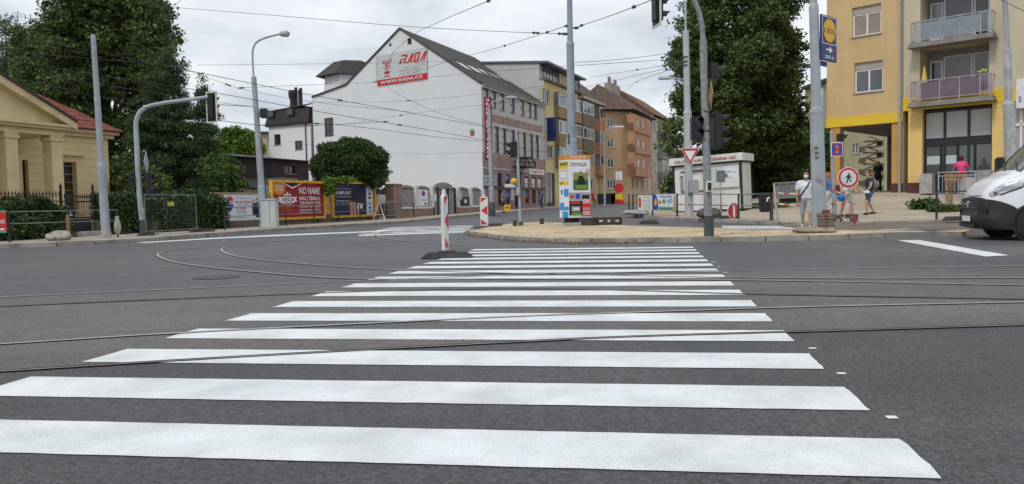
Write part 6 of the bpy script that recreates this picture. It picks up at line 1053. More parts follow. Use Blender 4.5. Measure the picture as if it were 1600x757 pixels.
def crown_points(lobes, nclus, per, cr, seed, shell_=.5):
    rg = np.random.default_rng(seed); L = np.array(lobes, float); vol = L[:, 3]*L[:, 4]*L[:, 5]; k = rg.choice(len(L), nclus, p=vol/vol.sum())
    d = rg.normal(size=(nclus, 3)); d /= np.linalg.norm(d, axis=1)[:, None]; r = shell_+(1.0-shell_)*rg.random(nclus)**.6
    r *= 1+.16*np.sin(d[:, 0]*5+k)*np.cos(d[:, 2]*6+k*2)      # uneven outline
    c = L[k, :3]+d*L[k, 3:6]*r[:, None]
    q = rg.normal(size=(nclus*per, 3)); q /= np.linalg.norm(q, axis=1)[:, None]; q *= (rg.random(nclus*per)**.45)[:, None]*cr*np.array([1, 1, .65])
    return np.repeat(c, per, 0)+q*np.repeat(rg.uniform(.55, 1.35, nclus), per)[:, None]
def clumps(lobes, seed, n=7, k0=.24, k1=.5):   # break each big lobe into smaller clumps standing proud of it
    rg = np.random.default_rng(seed+500); out = []
    for x, y, z, rx, ry, rz in lobes:
        out.append((x, y, z, rx*.62, ry*.62, rz*.62))
        for _ in range(n):
            d = rg.normal(size=3); d /= np.linalg.norm(d); k = rg.uniform(k0, k1); q = rg.uniform(.6, 1.06); out.append((x+d[0]*rx*q, y+d[1]*ry*q, z+d[2]*rz*q, rx*k, ry*k, rz*k*.8))
    return out
def tree(name, label, base, lobes, nclus, per, cr, size, mat, seed, trunk=.3, group=None, shell_=.5, droop=.3, asp=.55, fork=None, limbs=8, cl=0):
    o = thing(name, label, 'tree' if 'tree' in name or 'conifer' in name or 'pine' in name else 'shrub', base, group); top = Vector(lobes[0][:3])
    if trunk:
        rr = random.Random(seed); mid = base.lerp(top, .45)+Vector((rr.uniform(-.3, .3), rr.uniform(-.3, .3), 0)); O('trunk', MB().tube([base-Z*.2, base+Z*.4, mid, top], [trunk*1.35, trunk, trunk*.8, trunk*.3], 9), BARK, o, smooth=True)
        for i in range(limbs):
            lb = lobes[i % len(lobes)]; e = Vector((lb[0]+rr.uniform(-.6, .6)*lb[3], lb[1]+rr.uniform(-.6, .6)*lb[4], lb[2]+rr.uniform(-.4, .6)*lb[5])); s = base.lerp(top, rr.uniform(.3, .7)); m_ = s.lerp(e, .5)+Z*rr.uniform(-.2, .5); O('limb', MB().tube([s, m_, e], [trunk*.45, trunk*.28, trunk*.07], 6), BARK, o, smooth=True)
    leaf_mesh('crown', crown_points(clumps(lobes, seed, cl) if cl else lobes, nclus, per, cr, seed, shell_), size, mat, o, seed+1, droop, asp); return o
def lob(u, v, D, ru, rv, rd=None):   # ellipsoid given in pixels at distance D
    p = W(u, v, D); k = D/1200; return (p.x, p.y, p.z, ru*k, (rd or ru)*k, rv*k)
def foot_at(u, D, off=0): return on(u, D, off)
# big chestnut behind the villa
D = 50; tree('chestnut_tree', 'huge dark broadleaf tree towering behind the villa roof', foot_at(170, D), [lob(165, 70, D, 80, 75), lob(110, 30, D, 62, 55), lob(215, 40, D+1, 62, 62), lob(120, 130, D, 85, 60), lob(205, 130, D, 62, 70), lob(235, 85, D-1, 42, 55), lob(160, -30, D, 80, 55), lob(165, 210, D, 66, 70), lob(205, 265, D-2, 45, 45), lob(70, 90, D+3, 42, 55)], 5600, 26, .5, .235, LD, 21, .42, asp=.5, droop=.5, cl=10, shell_=.4)
D = 58; tree('pine_tree', 'loose grey green pine at the left behind the villa pediment', foot_at(15, D), [lob(10, 60, D, 26, 30), lob(35, 105, D, 30, 26), lob(-10, 110, D, 40, 30), lob(5, 35, D, 12, 14), lob(55, 130, D, 26, 18), lob(25, 20, D, 8, 10)], 420, 26, .6, .3, LP_, 31, .22, shell_=.2, droop=.0, asp=.16)
tree('bright_tree', 'lighter green leafy tree between the pine and the big dark tree', foot_at(70, 60), [lob(70, 120, 60, 45, 30), lob(50, 80, 60, 22, 22), lob(100, 150, 58, 40, 30)], 900, 24, .5, .24, LM_, 33, .2, cl=5)
D = 44; cone = []
for v, r in ((300, 74), (275, 72), (250, 70), (225, 62), (200, 58), (175, 50), (150, 44), (128, 34), (108, 26), (90, 15), (78, 7)): cone.append(lob(262+(300-v)*.02, v, D, r, 20))
tree('yew_conifer', 'tall dense dark conifer beside the traffic light arm', foot_at(262, D), cone, 3300, 24, .36, .16, LC, 41, .3, asp=.32, droop=.7, shell_=.6, cl=4)
cone = []
for v, r in ((290, 34), (260, 36), (235, 34), (205, 30), (175, 22), (150, 14), (132, 6)): cone.append(lob(318, v, D-1, r, 18))
tree('yew_conifer', 'smaller dark conifer joined to the right flank of the tall one', foot_at(318, D-1), cone, 1500, 24, .34, .15, LC, 43, .2, asp=.32, droop=.7, shell_=.6, cl=3)
tree('garden_shrub', 'dark garden shrubs massed behind the ivy fence', foot_at(200, 40), [lob(185, 285, 40, 40, 28), lob(225, 290, 39, 40, 26), lob(165, 300, 40, 24, 16)], 420, 22, .45, .22, LD, 45, 0, shell_=.4)
tree('garden_shrub', 'bushy mid green shrub at the corner of the brown pavilion', foot_at(352, 41), [lob(350, 280, 41, 26, 24), lob(335, 262, 42, 22, 18), lob(368, 288, 41, 14, 14)], 260, 20, .4, .2, LM_, 47, 0, shell_=.3)
D = 80; tree('bright_tree', 'light yellow green tree beyond the brown pavilion roof', foot_at(366, D), [lob(355, 222, D, 22, 22), lob(380, 225, D, 22, 22), lob(345, 235, D, 22, 18), lob(395, 235, D, 16, 16), lob(365, 208, D, 14, 10)], 1000, 22, .5, .3, LL, 49, .2, shell_=.3, cl=5)
D = 47.5; tree('clipped_tree', 'round clipped dark green tree bulging over the billboards', foot_at(548, D), [lob(547, 258, D, 54, 38), lob(560, 252, D, 44, 33), lob(525, 255, D, 36, 32), lob(584, 270, D, 22, 26), lob(508, 264, D, 22, 20), lob(545, 236, D, 36, 17), lob(596, 288, D-1, 10, 12), lob(545, 280, D, 46, 16)], 5200, 20, .22, .13, leafmat('leaf_clipped', (.055, .098, .034), .5), 51, .2, shell_=.8, droop=.6, asp=.6)
tree('vine_shrub', 'trailing yellow green vine hanging over the wall between the billboards', foot_at(514, 43.3), [lob(514, 292, 42.6, 11, 14, 6), lob(520, 283, 42.8, 16, 6, 6), lob(540, 281, 42.9, 14, 4, 5)], 110, 16, .25, .18, LL, 53, 0, shell_=.1)
# big trees on the plaza behind the kiosk
D = 47; tree('chestnut_tree', 'very large dark tree filling the sky behind the kiosk', foot_at(1165, D, .1), [lob(1160, 120, D, 80, 90), lob(1110, 70, D, 46, 60), lob(1200, 60, D, 52, 70), lob(1130, 0, D, 52, 60), lob(1195, -10, D, 56, 60), lob(1090, 170, D-1, 40, 50), lob(1210, 170, D, 46, 75), lob(1150, 215, D, 82, 50), lob(1065, 205, D-2, 24, 32), lob(1230, 235, D, 34, 46), lob(1075, 115, D-2, 22, 22), lob(1228, 110, D, 28, 40), lob(1060, 150, D-2, 16, 14), lob(1052, 232, D-3, 18, 16), lob(1045, 190, D-3, 13, 10), lob(1085, 30, D-1, 26, 30)], 6400, 28, .46, .215, LD, 61, .5, asp=.5, droop=.5, cl=10, shell_=.4)
tree('chestnut_tree', 'dark low branched tree in the shade behind the kiosk and skip', foot_at(1222, D+4, .1), [lob(1215, 265, D+3, 44, 40), lob(1245, 250, D+4, 26, 60), lob(1180, 270, D+4, 34, 36), lob(1205, 300, D+4, 60, 20), lob(1120, 270, D+5, 60, 40)], 1800, 26, .5, .23, LD, 63, .35, cl=6)
tree('leafy_tree', 'green tree showing between the tram pole and the tan house', foot_at(1284, 62, .1), [lob(1285, 240, 62, 20, 40), lob(1290, 215, 63, 14, 20), lob(1275, 285, 62, 30, 24)], 700, 24, .5, .22, LM_, 65, .2, cl=4)
tree('shade_hedge', 'dense dark hedge row closing off the plaza behind the kiosk', foot_at(1150, 56, .1), [lob(1060+k*24, 296+random.uniform(-6, 6), 56, 26, 30) for k in range(10)], 900, 20, .6, .3, LD, 67, 0, shell_=.3)
# ivy on the iron fence
def ivy(label, t0, t1, n, z0, z1, seed, out=0):
    rg = np.random.default_rng(seed); t = rg.uniform(t0, t1, n); z = z0+(z1-z0)*rg.beta(1.5, 1.2, n); w = (.06+.34*rg.random(n)**1.3)*(1+.5*np.sin(t*2.1+seed))*np.where(rg.random(n) < .5, -1, 1)+out; z += .14*np.sin(t*1.7)+.1*np.sin(t*5.3)
    z = np.maximum(z, .1); C = np.stack([BP.x+BD.x*t+BN.x*w, BP.y+BD.y*t+BN.y*w, z], 1); o = thing('ivy_hedge', label, 'hedge', FN.pt((t0+t1)/2, 0), 'ivy on the iron fence'); leaf_mesh('ivy_leaves', C, .125, LI, o, seed, .2, .75)
    m = MB(); rr = random.Random(seed)
    for k in range(int((t1-t0)/.8)): a = t0+.4+k*.8; m = MB().tube([FN.pt(a, .1, .05), FN.pt(a+rr.uniform(-.3, .3), .8, .08), FN.pt(a+rr.uniform(-.5, .5), 1.4, .03)], .014, 5); O('ivy_stem', m, BARK, o)
    return o
ivy('dark ivy hedge grown through the fence on the villa side of the gate', -9, tg0-.1, 30000, .05, 1.42, 71); ivy('lower leafy ivy skirt in front of the plinth on the villa side of the gate', -9, tg0-.15, 14000, .05, .8, 77, out=.3); ivy('dark ivy hedge grown through the fence behind the signal mast', tg1+.15, tend+.1, 36000, .12, 1.55, 73); ivy('fuller ivy clump spilling down the stone plinth at the fence end', tend-3.6, tend+.4, 9000, .12, 1.7, 75)
# low shrubs by the terrace and grass strip
for u, D, n, lbl in ((1443, 31.0, 90, 'small spreading juniper at the terrace ramp corner'), (1490, 29.6, 150, 'low ground cover shrub before the terrace wall behind kerb railing')):
    c = on(u, D, .12); tree('low_shrub', lbl, c, [(c.x+dx, c.y, c.z+(.2 if u < 1460 else .08), .3, .3, .22 if u < 1460 else .12) for dx in ((-.2, .1, .3) if u < 1460 else (-.6, -.2, .2, .6))], n, 16, .22, .13, LM_, int(u), 0, shell_=.1)
rg = np.random.default_rng(5); n = 5000; a, b_ = on(1165, 37.2, .12), on(1222, 36, .12); t = rg.random(n); C = np.stack([a.x+(b_.x-a.x)*t+rg.normal(0, .25, n), a.y+(b_.y-a.y)*t+rg.normal(0, .5, n), np.zeros(n)], 1); C[:, 2] = [g(x, y)+.12+h for (x, y, _), h in zip(C, rg.uniform(.02, .16, n))]
gs = thing('grass_patch', 'rough grass patch on the plaza beside the kiosk end', 'grass', a); leaf_mesh('grass_blades', C, .16, LG, gs, 6, -.8, .12); del gs['category'], gs['label']; gs['kind'] = 'stuff'; gs['label'] = 'rough grass patch on the plaza beside the kiosk end'; gs['category'] = 'grass'
# ================================================================ people
SKIN = M('skin', (.50, .29, .20), .55, .06, 6)
def remesh(mb, vox):
    me = bpy.data.meshes.new('tmp'); me.from_pydata(mb.v, [], mb.f); ob = bpy.data.objects.new('tmp', me); COL.objects.link(ob)
    r = ob.modifiers.new('r', 'REMESH'); r.mode = 'VOXEL'; r.voxel_size = vox; s = ob.modifiers.new('s', 'SMOOTH'); s.factor = .5; s.iterations = 3
    dg = bpy.context.evaluated_depsgraph_get(); em = ob.evaluated_get(dg).to_mesh(); v = np.array([x.co[:] for x in em.vertices]); f = [tuple(p.vertices) for p in em.polygons]; nr = np.array([x.normal[:] for x in em.vertices])
    ob.evaluated_get(dg).to_mesh_clear(); bpy.data.objects.remove(ob); bpy.data.meshes.remove(me); return v, f, nr
def cap(mb, a, b_, ra, rb):
    a, b_ = Vector(a), Vector(b_); mb.tube([a, b_], [ra, rb], 10); mb.ball(a, ra, 10, 6); mb.ball(b_, rb, 10, 6)
def person(label, base, yaw, h=1.75, arms=None, legs=None, top=('shirt', (.6, .6, .62)), bottom=('shorts', (.4, .39, .36)), sleeve=.75, leg_len=1.0, hair=(.05, .03, .02), shoes=(.1, .1, .1), lean=0, fem=False, group=None, vox=.022, hairlong=False, extra=None, headturn=0):
    # local frame: x right, y forward, z up, for a height of 1.75 m. arms/legs: two joints each side (left, right)
    arms = arms or [((-.25, -.02, 1.16), (-.27, .06, .92)), ((.25, -.02, 1.16), (.27, .06, .92))]; legs = legs or [((-.11, .06, .5), (-.11, .0, .08)), ((.11, -.02, .5), (.11, -.08, .08))]
    sw = .175 if fem else .2; B = []; mb = MB()
    def bone(n, a, b_, ra, rb): B.append((n, Vector(a), Vector(b_))); cap(mb, a, b_, ra, rb)
    ly = lambda z: lean*(z-.95)
    bone('pelvis', (-.06, 0, .93), (.06, 0, .93), .135, .135); bone('torso', (0, ly(1.0), 1.0), (0, ly(1.2), 1.2), .125 if fem else .14, .135 if fem else .15); bone('torso', (-.06, ly(1.3), 1.3), (.06, ly(1.3), 1.3), .125 if fem else .135, .125 if fem else .135); bone('torso', (-sw+.04, ly(1.42), 1.41), (sw-.04, ly(1.42), 1.41), .075, .075); bone('neck', (0, ly(1.45)+.01, 1.43), (0, ly(1.55)+.02, 1.56), .058, .052)
    hc = Vector((0, ly(1.62)+.035, 1.635)); B.append(('head', hc-Z*.06, hc+Z*.06)); mb.ball(hc+Z*.02, (.078, .095, .115), 14, 10); mb.ball(hc+Vector((0, .02, -.055)), (.06, .07, .07), 12, 8); mb.ball(hc+Vector((0, .1, -.005)), (.016, .025, .028), 8, 6)
    for s in (-1, 1): mb.ball(hc+Vector((s*.08, 0, 0)), (.015, .025, .034), 8, 6)
    for s, (el, wr), (kn, an) in zip((-1, 1), arms, legs):
        sh = Vector((s*sw, ly(1.42), 1.415)); bone('uarm', sh, el, .055, .043); bone('farm', el, wr, .042, .03); el, wr = Vector(el), Vector(wr); d = (wr-el).normalized(); pc = wr+d*.05; bone('hand', wr+d*.02, wr+d*.075, .03, .034)
        side = Vector((0, 1, 0)) if abs(d.y) < .8 else Vector((1, 0, 0)); side = (side-d*side.dot(d)).normalized(); nn = d.cross(side)
        for k, (o_, ln) in enumerate(((-.03, .062), (-.01, .075), (.011, .07), (.03, .055))): q = wr+d*.09+side*o_; mb.tube([q, q+d*ln*.55+nn*.006*s, q+d*ln+nn*.02*s], [.0115, .011, .009], 6)
        q = wr+d*.04+side*.035; mb.tube([q, q+side*.025+d*.03, q+side*.03+d*.06], [.014, .012, .01], 6)
        hp = Vector((s*.095, 0, .9)); bone('thigh', hp, kn, .1, .062); bone('shin', kn, an, .06, .042); an = Vector(an); bone('foot', an+Vector((0, -.03, -.03)), an+Vector((s*.02, .15, -.045)), .042, .036)
    v, f, nr = remesh(mb, vox)
    # nearest bone for each vertex
    best = np.full(len(v), 1e9); idx = np.zeros(len(v), int); tt = np.zeros(len(v))
    for i, (n, a, b_) in enumerate(B):
        a = np.array(a); d = np.array(b_)-a; t = np.clip(((v-a)@d)/max(d@d, 1e-9), 0, 1); ds = np.linalg.norm(v-(a+t[:, None]*d), axis=1)-{'pelvis': .05, 'torso': .06, 'thigh': .02}.get(n, 0); m = ds < best; best[m] = ds[m]; idx[m] = i; tt[m] = t[m]
    nm = np.array([B[i][0] for i in idx]); sc = h/1.75; ca, sa = math.cos(yaw-math.pi/2), math.sin(yaw-math.pi/2)
    def tf(p): p = np.asarray(p)*sc; return np.stack([base.x+p[..., 0]*ca-p[..., 1]*sa, base.y+p[..., 0]*sa+p[..., 1]*ca, base.z+p[..., 2]-.0], -1)
    v[:, 2] -= v[:, 2].min()
    o = thing('person', label, 'person', base, group); bm_ = MB(); bm_.v = [tuple(x) for x in tf(v)]; bm_.f = f; bm_.m = [0]*len(f); body = O('body', bm_, SKIN, o, smooth=True)
    def garment(name, mask, off, mat):
        keep = [q for q in f if all(mask[i] for i in q)]; 
        if not keep: return
        used = sorted({i for q in keep for i in q}); mp = {j: i for i, j in enumerate(used)}; g_ = MB(); p = v[used]+nr[used]*off; g_.v = [tuple(x) for x in tf(p)]; g_.f = [tuple(mp[i] for i in q) for q in keep]; g_.m = [0]*len(g_.f); return O(name, g_, mat, o, smooth=True)
    cm = lambda n, c: M('cloth_%s_%d%d%d' % (n, *[int(x*99) for x in c]), c, .9, .12, 8, bump=.15, bscale=30)
    z = v[:, 2]; leg = np.isin(nm, ['thigh', 'shin']); prog = np.where(nm == 'thigh', tt*.5, np.where(nm == 'shin', .5+tt*.5, 0))
    garment(bottom[0], ((nm == 'pelvis') | (leg & (prog < leg_len)) | ((nm == 'torso') & (z < 1.02))) , .016, cm(bottom[0], bottom[1])); arm = ((nm == 'uarm') & (tt < sleeve)) | ((nm == 'farm') & (1+tt < sleeve))
    garment(top[0], (((nm == 'torso') & (z > .9)) | ((nm == 'pelvis') & (z > .93)) | arm | ((nm == 'neck') & (z < 1.46))), .024, cm(top[0], top[1])); garment('shoes', (nm == 'foot') | ((nm == 'shin') & (z < .08)), .014, cm('shoes', shoes))
    hv = (nm == 'head') & ((v[:, 1] < hc.y+.02) | (z > hc.z+.055)) & (z > hc.z-(.16 if hairlong else .06)) & ~((v[:, 1] > hc.y+.06) & (z < hc.z+.06))
    if hairlong: hv |= (nm == 'neck') & (v[:, 1] < hc.y-.02)
    garment('hair', hv, .022, cm('hair', hair))
    L = lambda x, y, zz: Vector(tuple(tf(np.array((x, y, zz)))))
    em = MB(); [em.ball(L(s*.03, hc.y+.088, hc.z+.012), .009*sc, 6, 4) for s in (-1, 1)]; O('eyes', em, BLACKP, body); mm = MB(); mm.tube([L(-.025, hc.y+.092, hc.z-.06), L(0, hc.y+.098, hc.z-.062), L(.025, hc.y+.092, hc.z-.06)], .005, 5); O('mouth', mm, M('lips', (.35, .12, .1)), body)
    if extra: extra(o, L, hc, sc)
    return o
def ex_man(o, L, hc, sc):
    m = MB(); m.ball(L(0, hc.y+.085, hc.z-.045), (.062*sc, .062*sc, .05*sc), 12, 8); O('face_mask', m, WHITEP, o, smooth=True)
    O('shoulder_strap', MB().tube([L(-.12, .06, 1.46), L(-.06, .175, 1.33), L(.06, .185, 1.15), L(.17, .13, 1.0)], .02, 6), M('strap_navy', (.03, .04, .07)), o); O('hip_bag', MB().box(L(.2, .1, .95), (.14, .1, .16)), M('bag_brown', (.12, .07, .05)), o, bevel=.02)
    m = MB(); [m.ball(L(s*.032, hc.y+.1, hc.z+.012), (.028*sc, .02*sc, .02*sc), 8, 6) for s in (-1, 1)]; O('sunglasses', m, BLACKP, o)
def ex_cap(o, L, hc, sc):
    m = MB(); m.ball(L(0, hc.y, hc.z+.06), (.1*sc, .115*sc, .08*sc), 12, 8); m.prism([L(-.07, hc.y+.08, hc.z+.06), L(.07, hc.y+.08, hc.z+.06), L(.05, hc.y+.19, hc.z+.045), L(-.05, hc.y+.19, hc.z+.045)], (0, 0, .015)); O('cap', m, M('cap_grey', (.32, .31, .31), .9), o, smooth=True)
    O('strap', MB().tube([L(-.1, .05, 1.46), L(-.1, .17, 1.3), L(-.12, .1, 1.1)], .02, 6), DKGREY, o)
    m = MB(); m.ball(L(.34, .1, .68), (.15*sc, .15*sc, .13*sc), 12, 8); O('blue_bag', m, M('bag_blue', (.03, .14, .42), .6), o, smooth=True)
def ex_pack(o, L, hc, sc):
    m = MB(); m.ball(L(0, -.22, 1.22), (.16*sc, .14*sc, .22*sc), 12, 8); O('backpack', m, M('pack_grey', (.16, .18, .22), .9, .2, 10), o, smooth=True); O('folded_paper', MB().box(L(-.2, .28, .93), (.2, .16, .1)), WHITEP, o, bevel=.01)
PG = 'people on the plaza'
person('man in white T-shirt, grey shorts and face mask walking across beside the pole', on(1259.5, 24.6, .006), R(-112), 1.83, [((-.27, -.06, 1.16), (-.26, .06, .93)), ((.26, .02, 1.15), (.25, .14, .93))], [((-.11, .16, .52), (-.11, .14, .1)), ((.1, -.05, .5), (.1, -.28, .14))], ('t_shirt', (.66, .66, .72)), ('shorts', (.36, .36, .37)), .8, .52, (.045, .022, .012), (.45, .45, .45), extra=ex_man, group=PG)
person('woman in blue top and white cropped trousers seen from behind by the sign post', on(1294.5, 30.0, .12), R(118), 1.66, [((-.24, .0, 1.15), (-.27, .06, .9)), ((.23, .05, 1.15), (.2, .16, .95))], [((-.1, .1, .5), (-.1, .02, .09)), ((.1, -.03, .5), (.1, -.18, .11))], ('blue_top', (.09, .17, .34)), ('white_trousers', (.66, .66, .66)), .6, .8, (.28, .16, .07), (.3, .08, .06), fem=True, group=PG)
person('man in grey cap, white T-shirt and beige shorts carrying a blue bag', on(1323, 29.0, .12), R(-70), 1.85, [((-.26, .02, 1.15), (-.22, .16, .95)), ((.28, .0, 1.16), (.32, .08, .92))], [((-.11, .08, .5), (-.11, .06, .09)), ((.11, -.02, .5), (.12, -.16, .1))], ('t_shirt', (.56, .55, .53)), ('shorts', (.48, .42, .33)), .8, .5, (.1, .07, .05), (.06, .07, .08), extra=ex_cap, group=PG)
person('woman in navy sleeveless top and denim shorts with grey backpack holding paper', on(1358, 29.6, .12), R(190), 1.64, [((-.22, .1, 1.14), (-.2, .3, .98)), ((.22, .0, 1.15), (.22, .18, .95))], [((-.1, .2, .53), (-.1, .16, .09)), ((.1, -.06, .5), (.1, -.3, .12))], ('top', (.025, .03, .05)), ('denim_shorts', (.06, .11, .20)), .12, .42, (.09, .035, .02), (.05, .03, .03), fem=True, extra=ex_pack, group=PG)
tq = TE.pt(TE.s_(1497), tz+.012, -.45); person('person in bright pink top and dark shorts leaning at the terrace railing', tq, R(62), 1.68, [((-.3, .12, 1.16), (-.34, .3, 1.08)), ((.3, .12, 1.16), (.34, .3, 1.08))], [((-.1, .03, .5), (-.1, .0, .08)), ((.1, .0, .5), (.1, -.04, .08))], ('pink_top', (.72, .07, .22)), ('dark_shorts', (.05, .03, .04)), .75, .3, (.07, .02, .02), (.5, .5, .5), fem=True, hairlong=True, group=PG)
person('person in dark clothes standing in the shaded passage under the tan house', on(1372, 45, .12), R(-100), 1.74, None, None, ('dark_shirt', (.03, .03, .035)), ('dark_trousers', (.035, .035, .04)), .8, 1.0, (.03, .02, .02), (.03, .03, .03), vox=.03, group=PG)
PF = 'people by the stone shop front'
person('person with red top and dark skirt walking before the stone shop front', on(786, 58, .12), R(-20), 1.7, None, None, ('top', (.3, .16, .16)), ('skirt', (.04, .04, .06)), .7, .55, (.06, .03, .02), (.05, .05, .05), fem=True, vox=.035, group=PF)
person('person in blue with white bag walking before the three shop windows', on(846, 66, .12), R(160), 1.72, None, None, ('blue_shirt', (.08, .13, .22)), ('jeans', (.05, .07, .12)), .8, 1.0, (.04, .03, .02), (.3, .3, .3), vox=.035, group=PF, extra=lambda o, L, hc, sc: O('white_bag', MB().box(L(.32, .05, .75), (.3, .16, .4)), WHITEP, o, bevel=.03))
person('person in red top sitting low by the far pavement bins', on(926, 86, .12), R(-60), 1.5, None, [((-.14, .42, .55), (-.14, .42, .1)), ((.14, .42, .55), (.14, .42, .1))], ('red_top', (.4, .03, .06)), ('trousers', (.05, .03, .04)), .8, 1.0, (.04, .03, .02), (.1, .1, .1), vox=.04, group=PF)
# ================================================================ white van
VX = Vector((-math.cos(R(15)), math.sin(R(15)), 0)); VL = Vector((-VX.y, VX.x, 0)); P0 = on(1520, 17.2); VC0 = P0-VX*2.62
def V_(x, y, z): q = VC0+VX*x+VL*y; return Vector((q.x, q.y, z))
van = thing('delivery_van', 'white delivery van with black bumper entering from the side road', 'van', V_(0, 0, 0))
VWH = M('van_white', (.78, .80, .83), .28, .03, 2, coat=.5); VBK = M('van_black_plastic', (.022, .024, .026), .5, .15, 12, bump=.12, bscale=120); VGL = glass('van_glass', (.05, .08, .08), .04)
ST = [(-2.75, .42, 2.30, .90), (-2.68, .36, 2.46, 1.0), (-1.5, .34, 2.50, 1.02), (.85, .34, 2.48, 1.02), (1.15, .34, 2.36, 1.02), (1.55, .34, 1.96, 1.02), (1.98, .34, 1.50, 1.015), (2.1, .32, 1.41, 1.0), (2.25, .30, 1.36, .985), (2.38, .28, 1.28, .955), (2.5, .27, 1.16, .90), (2.58, .27, 1.03, .82), (2.62, .28, .93, .74)]
RING = [(0, 0), (.55, 0), (.88, .0), (.97, .05), (1.0, .16), (1.0, .30), (1.0, .45), (.99, .58), (.975, .72), (.94, .85), (.87, .94), (.72, .985), (.4, 1.0), (0, 1.005)]
def vp(st, q, sgn, off=0):
    x, zb, zt, w = st; yf, f = q
    if x > 1.9: yf = yf if f < .8 else yf*.98
    return V_(x, sgn*yf*w+sgn*off, zb+f*(zt-zb))
nR = len(RING); loop = [(i, 1) for i in range(nR)]+[(i, -1) for i in range(nR-2, 0, -1)]; m = MB(); vs = [vp(s, RING[i], sg) for s in ST for i, sg in loop]; fs = []; mi = []
nL = len(loop)
for a in range(len(ST)-1):
    for k in range(nL):
        i0 = loop[k][0]; i1 = loop[(k+1) % nL][0]; lo = min(i0, i1); x = (ST[a][0]+ST[a+1][0])/2; zc = sum(v[2] for v in (vs[a*nL+k], vs[a*nL+(k+1) % nL], vs[(a+1)*nL+k], vs[(a+1)*nL+(k+1) % nL]))/4
        fs.append((a*nL+k, a*nL+(k+1) % nL, (a+1)*nL+(k+1) % nL, (a+1)*nL+k)); mt = 0
        if lo <= 2: mt = 1
        if .95 < x < 2.0 and lo >= 10: mt = 2
        mi.append(mt)
fs += [tuple(range(nL))[::-1], tuple(range((len(ST)-1)*nL, len(ST)*nL))]; mi += [0, 1]
m.v = [tuple(x) for x in vs]; m.f = fs; m.m = mi; bd = O('body', m, [VWH, VBK, VGL], van, smooth=True)
bd.data.set_sharp_from_angle(angle=R(60))
# bumper, grille, plate, lights
bm2 = MB()
bsec = [(1.98, 1.02, .50), (2.05, 1.02, .66), (2.16, 1.012, .74), (2.28, 1.0, .79), (2.40, .975, .83), (2.52, .92, .86), (2.60, .84, .88), (2.655, .70, .90), (2.68, .55, .92), (2.70, .3, .93), (2.705, 0, .935)]
pts = bsec+[(x, -y, z) for x, y, z in bsec[-2::-1]]; prof = [(0, -.06), (.08, .0), (.36, .035), (.46, .03), (.52, -.005), (.8, -.02), (1.0, -.05)]
for f_, o0 in prof:
    for x, y, zt in pts:
        k = max(0, min(1, (x-2.2)/.3)); bm2.v.append(tuple(V_(x+o0*k, y*(1+o0*.12*(1-k)), .24+f_*(zt-.24))))
n_ = len(pts)
for j in range(len(prof)-1):
    for k in range(n_-1): bm2.f.append((j*n_+k, j*n_+k+1, (j+1)*n_+k+1, (j+1)*n_+k)); bm2.m.append(0)
bu = O('front_bumper', bm2, VBK, van, smooth=True)
gr = O('grille', MB().prism([V_(2.63, -.6, .66), V_(2.63, .6, .66), V_(2.62, .54, .9), V_(2.62, -.54, .9)], VX*.075), VBK, van, bevel=.015)
for z in (.70, .76, .82): O('grille_bar', MB().box(V_(2.705, 0, z), (.02, 1.0, .018), (VX, VL, Z)), M('grille_bar_grey', (.09, .095, .1), .3), gr)
O('emblem', MB().tube([V_(2.70, 0, .78), V_(2.725, 0, .78)], .075, 16), M('chrome', (.6, .6, .62), .15, .05, metal=.9), gr); pn = Panel(V_(2.72, -.12, .755), -VL, .34, .05); ptext(pn, 'DUCATO', 0, 0, 1, 1, _mats['chrome'], gr)
pn = Panel(V_(2.745, .26, .40), -VL, .52, .12); pl = board(pn, WHITEP, van, .015, 'number_plate'); patch(pn, rect(0, 0, .08, 1), BLU, pl, .002); ptext(pn, '6B2 1578', .13, .2, .95, .8, INKB, pl, .003)
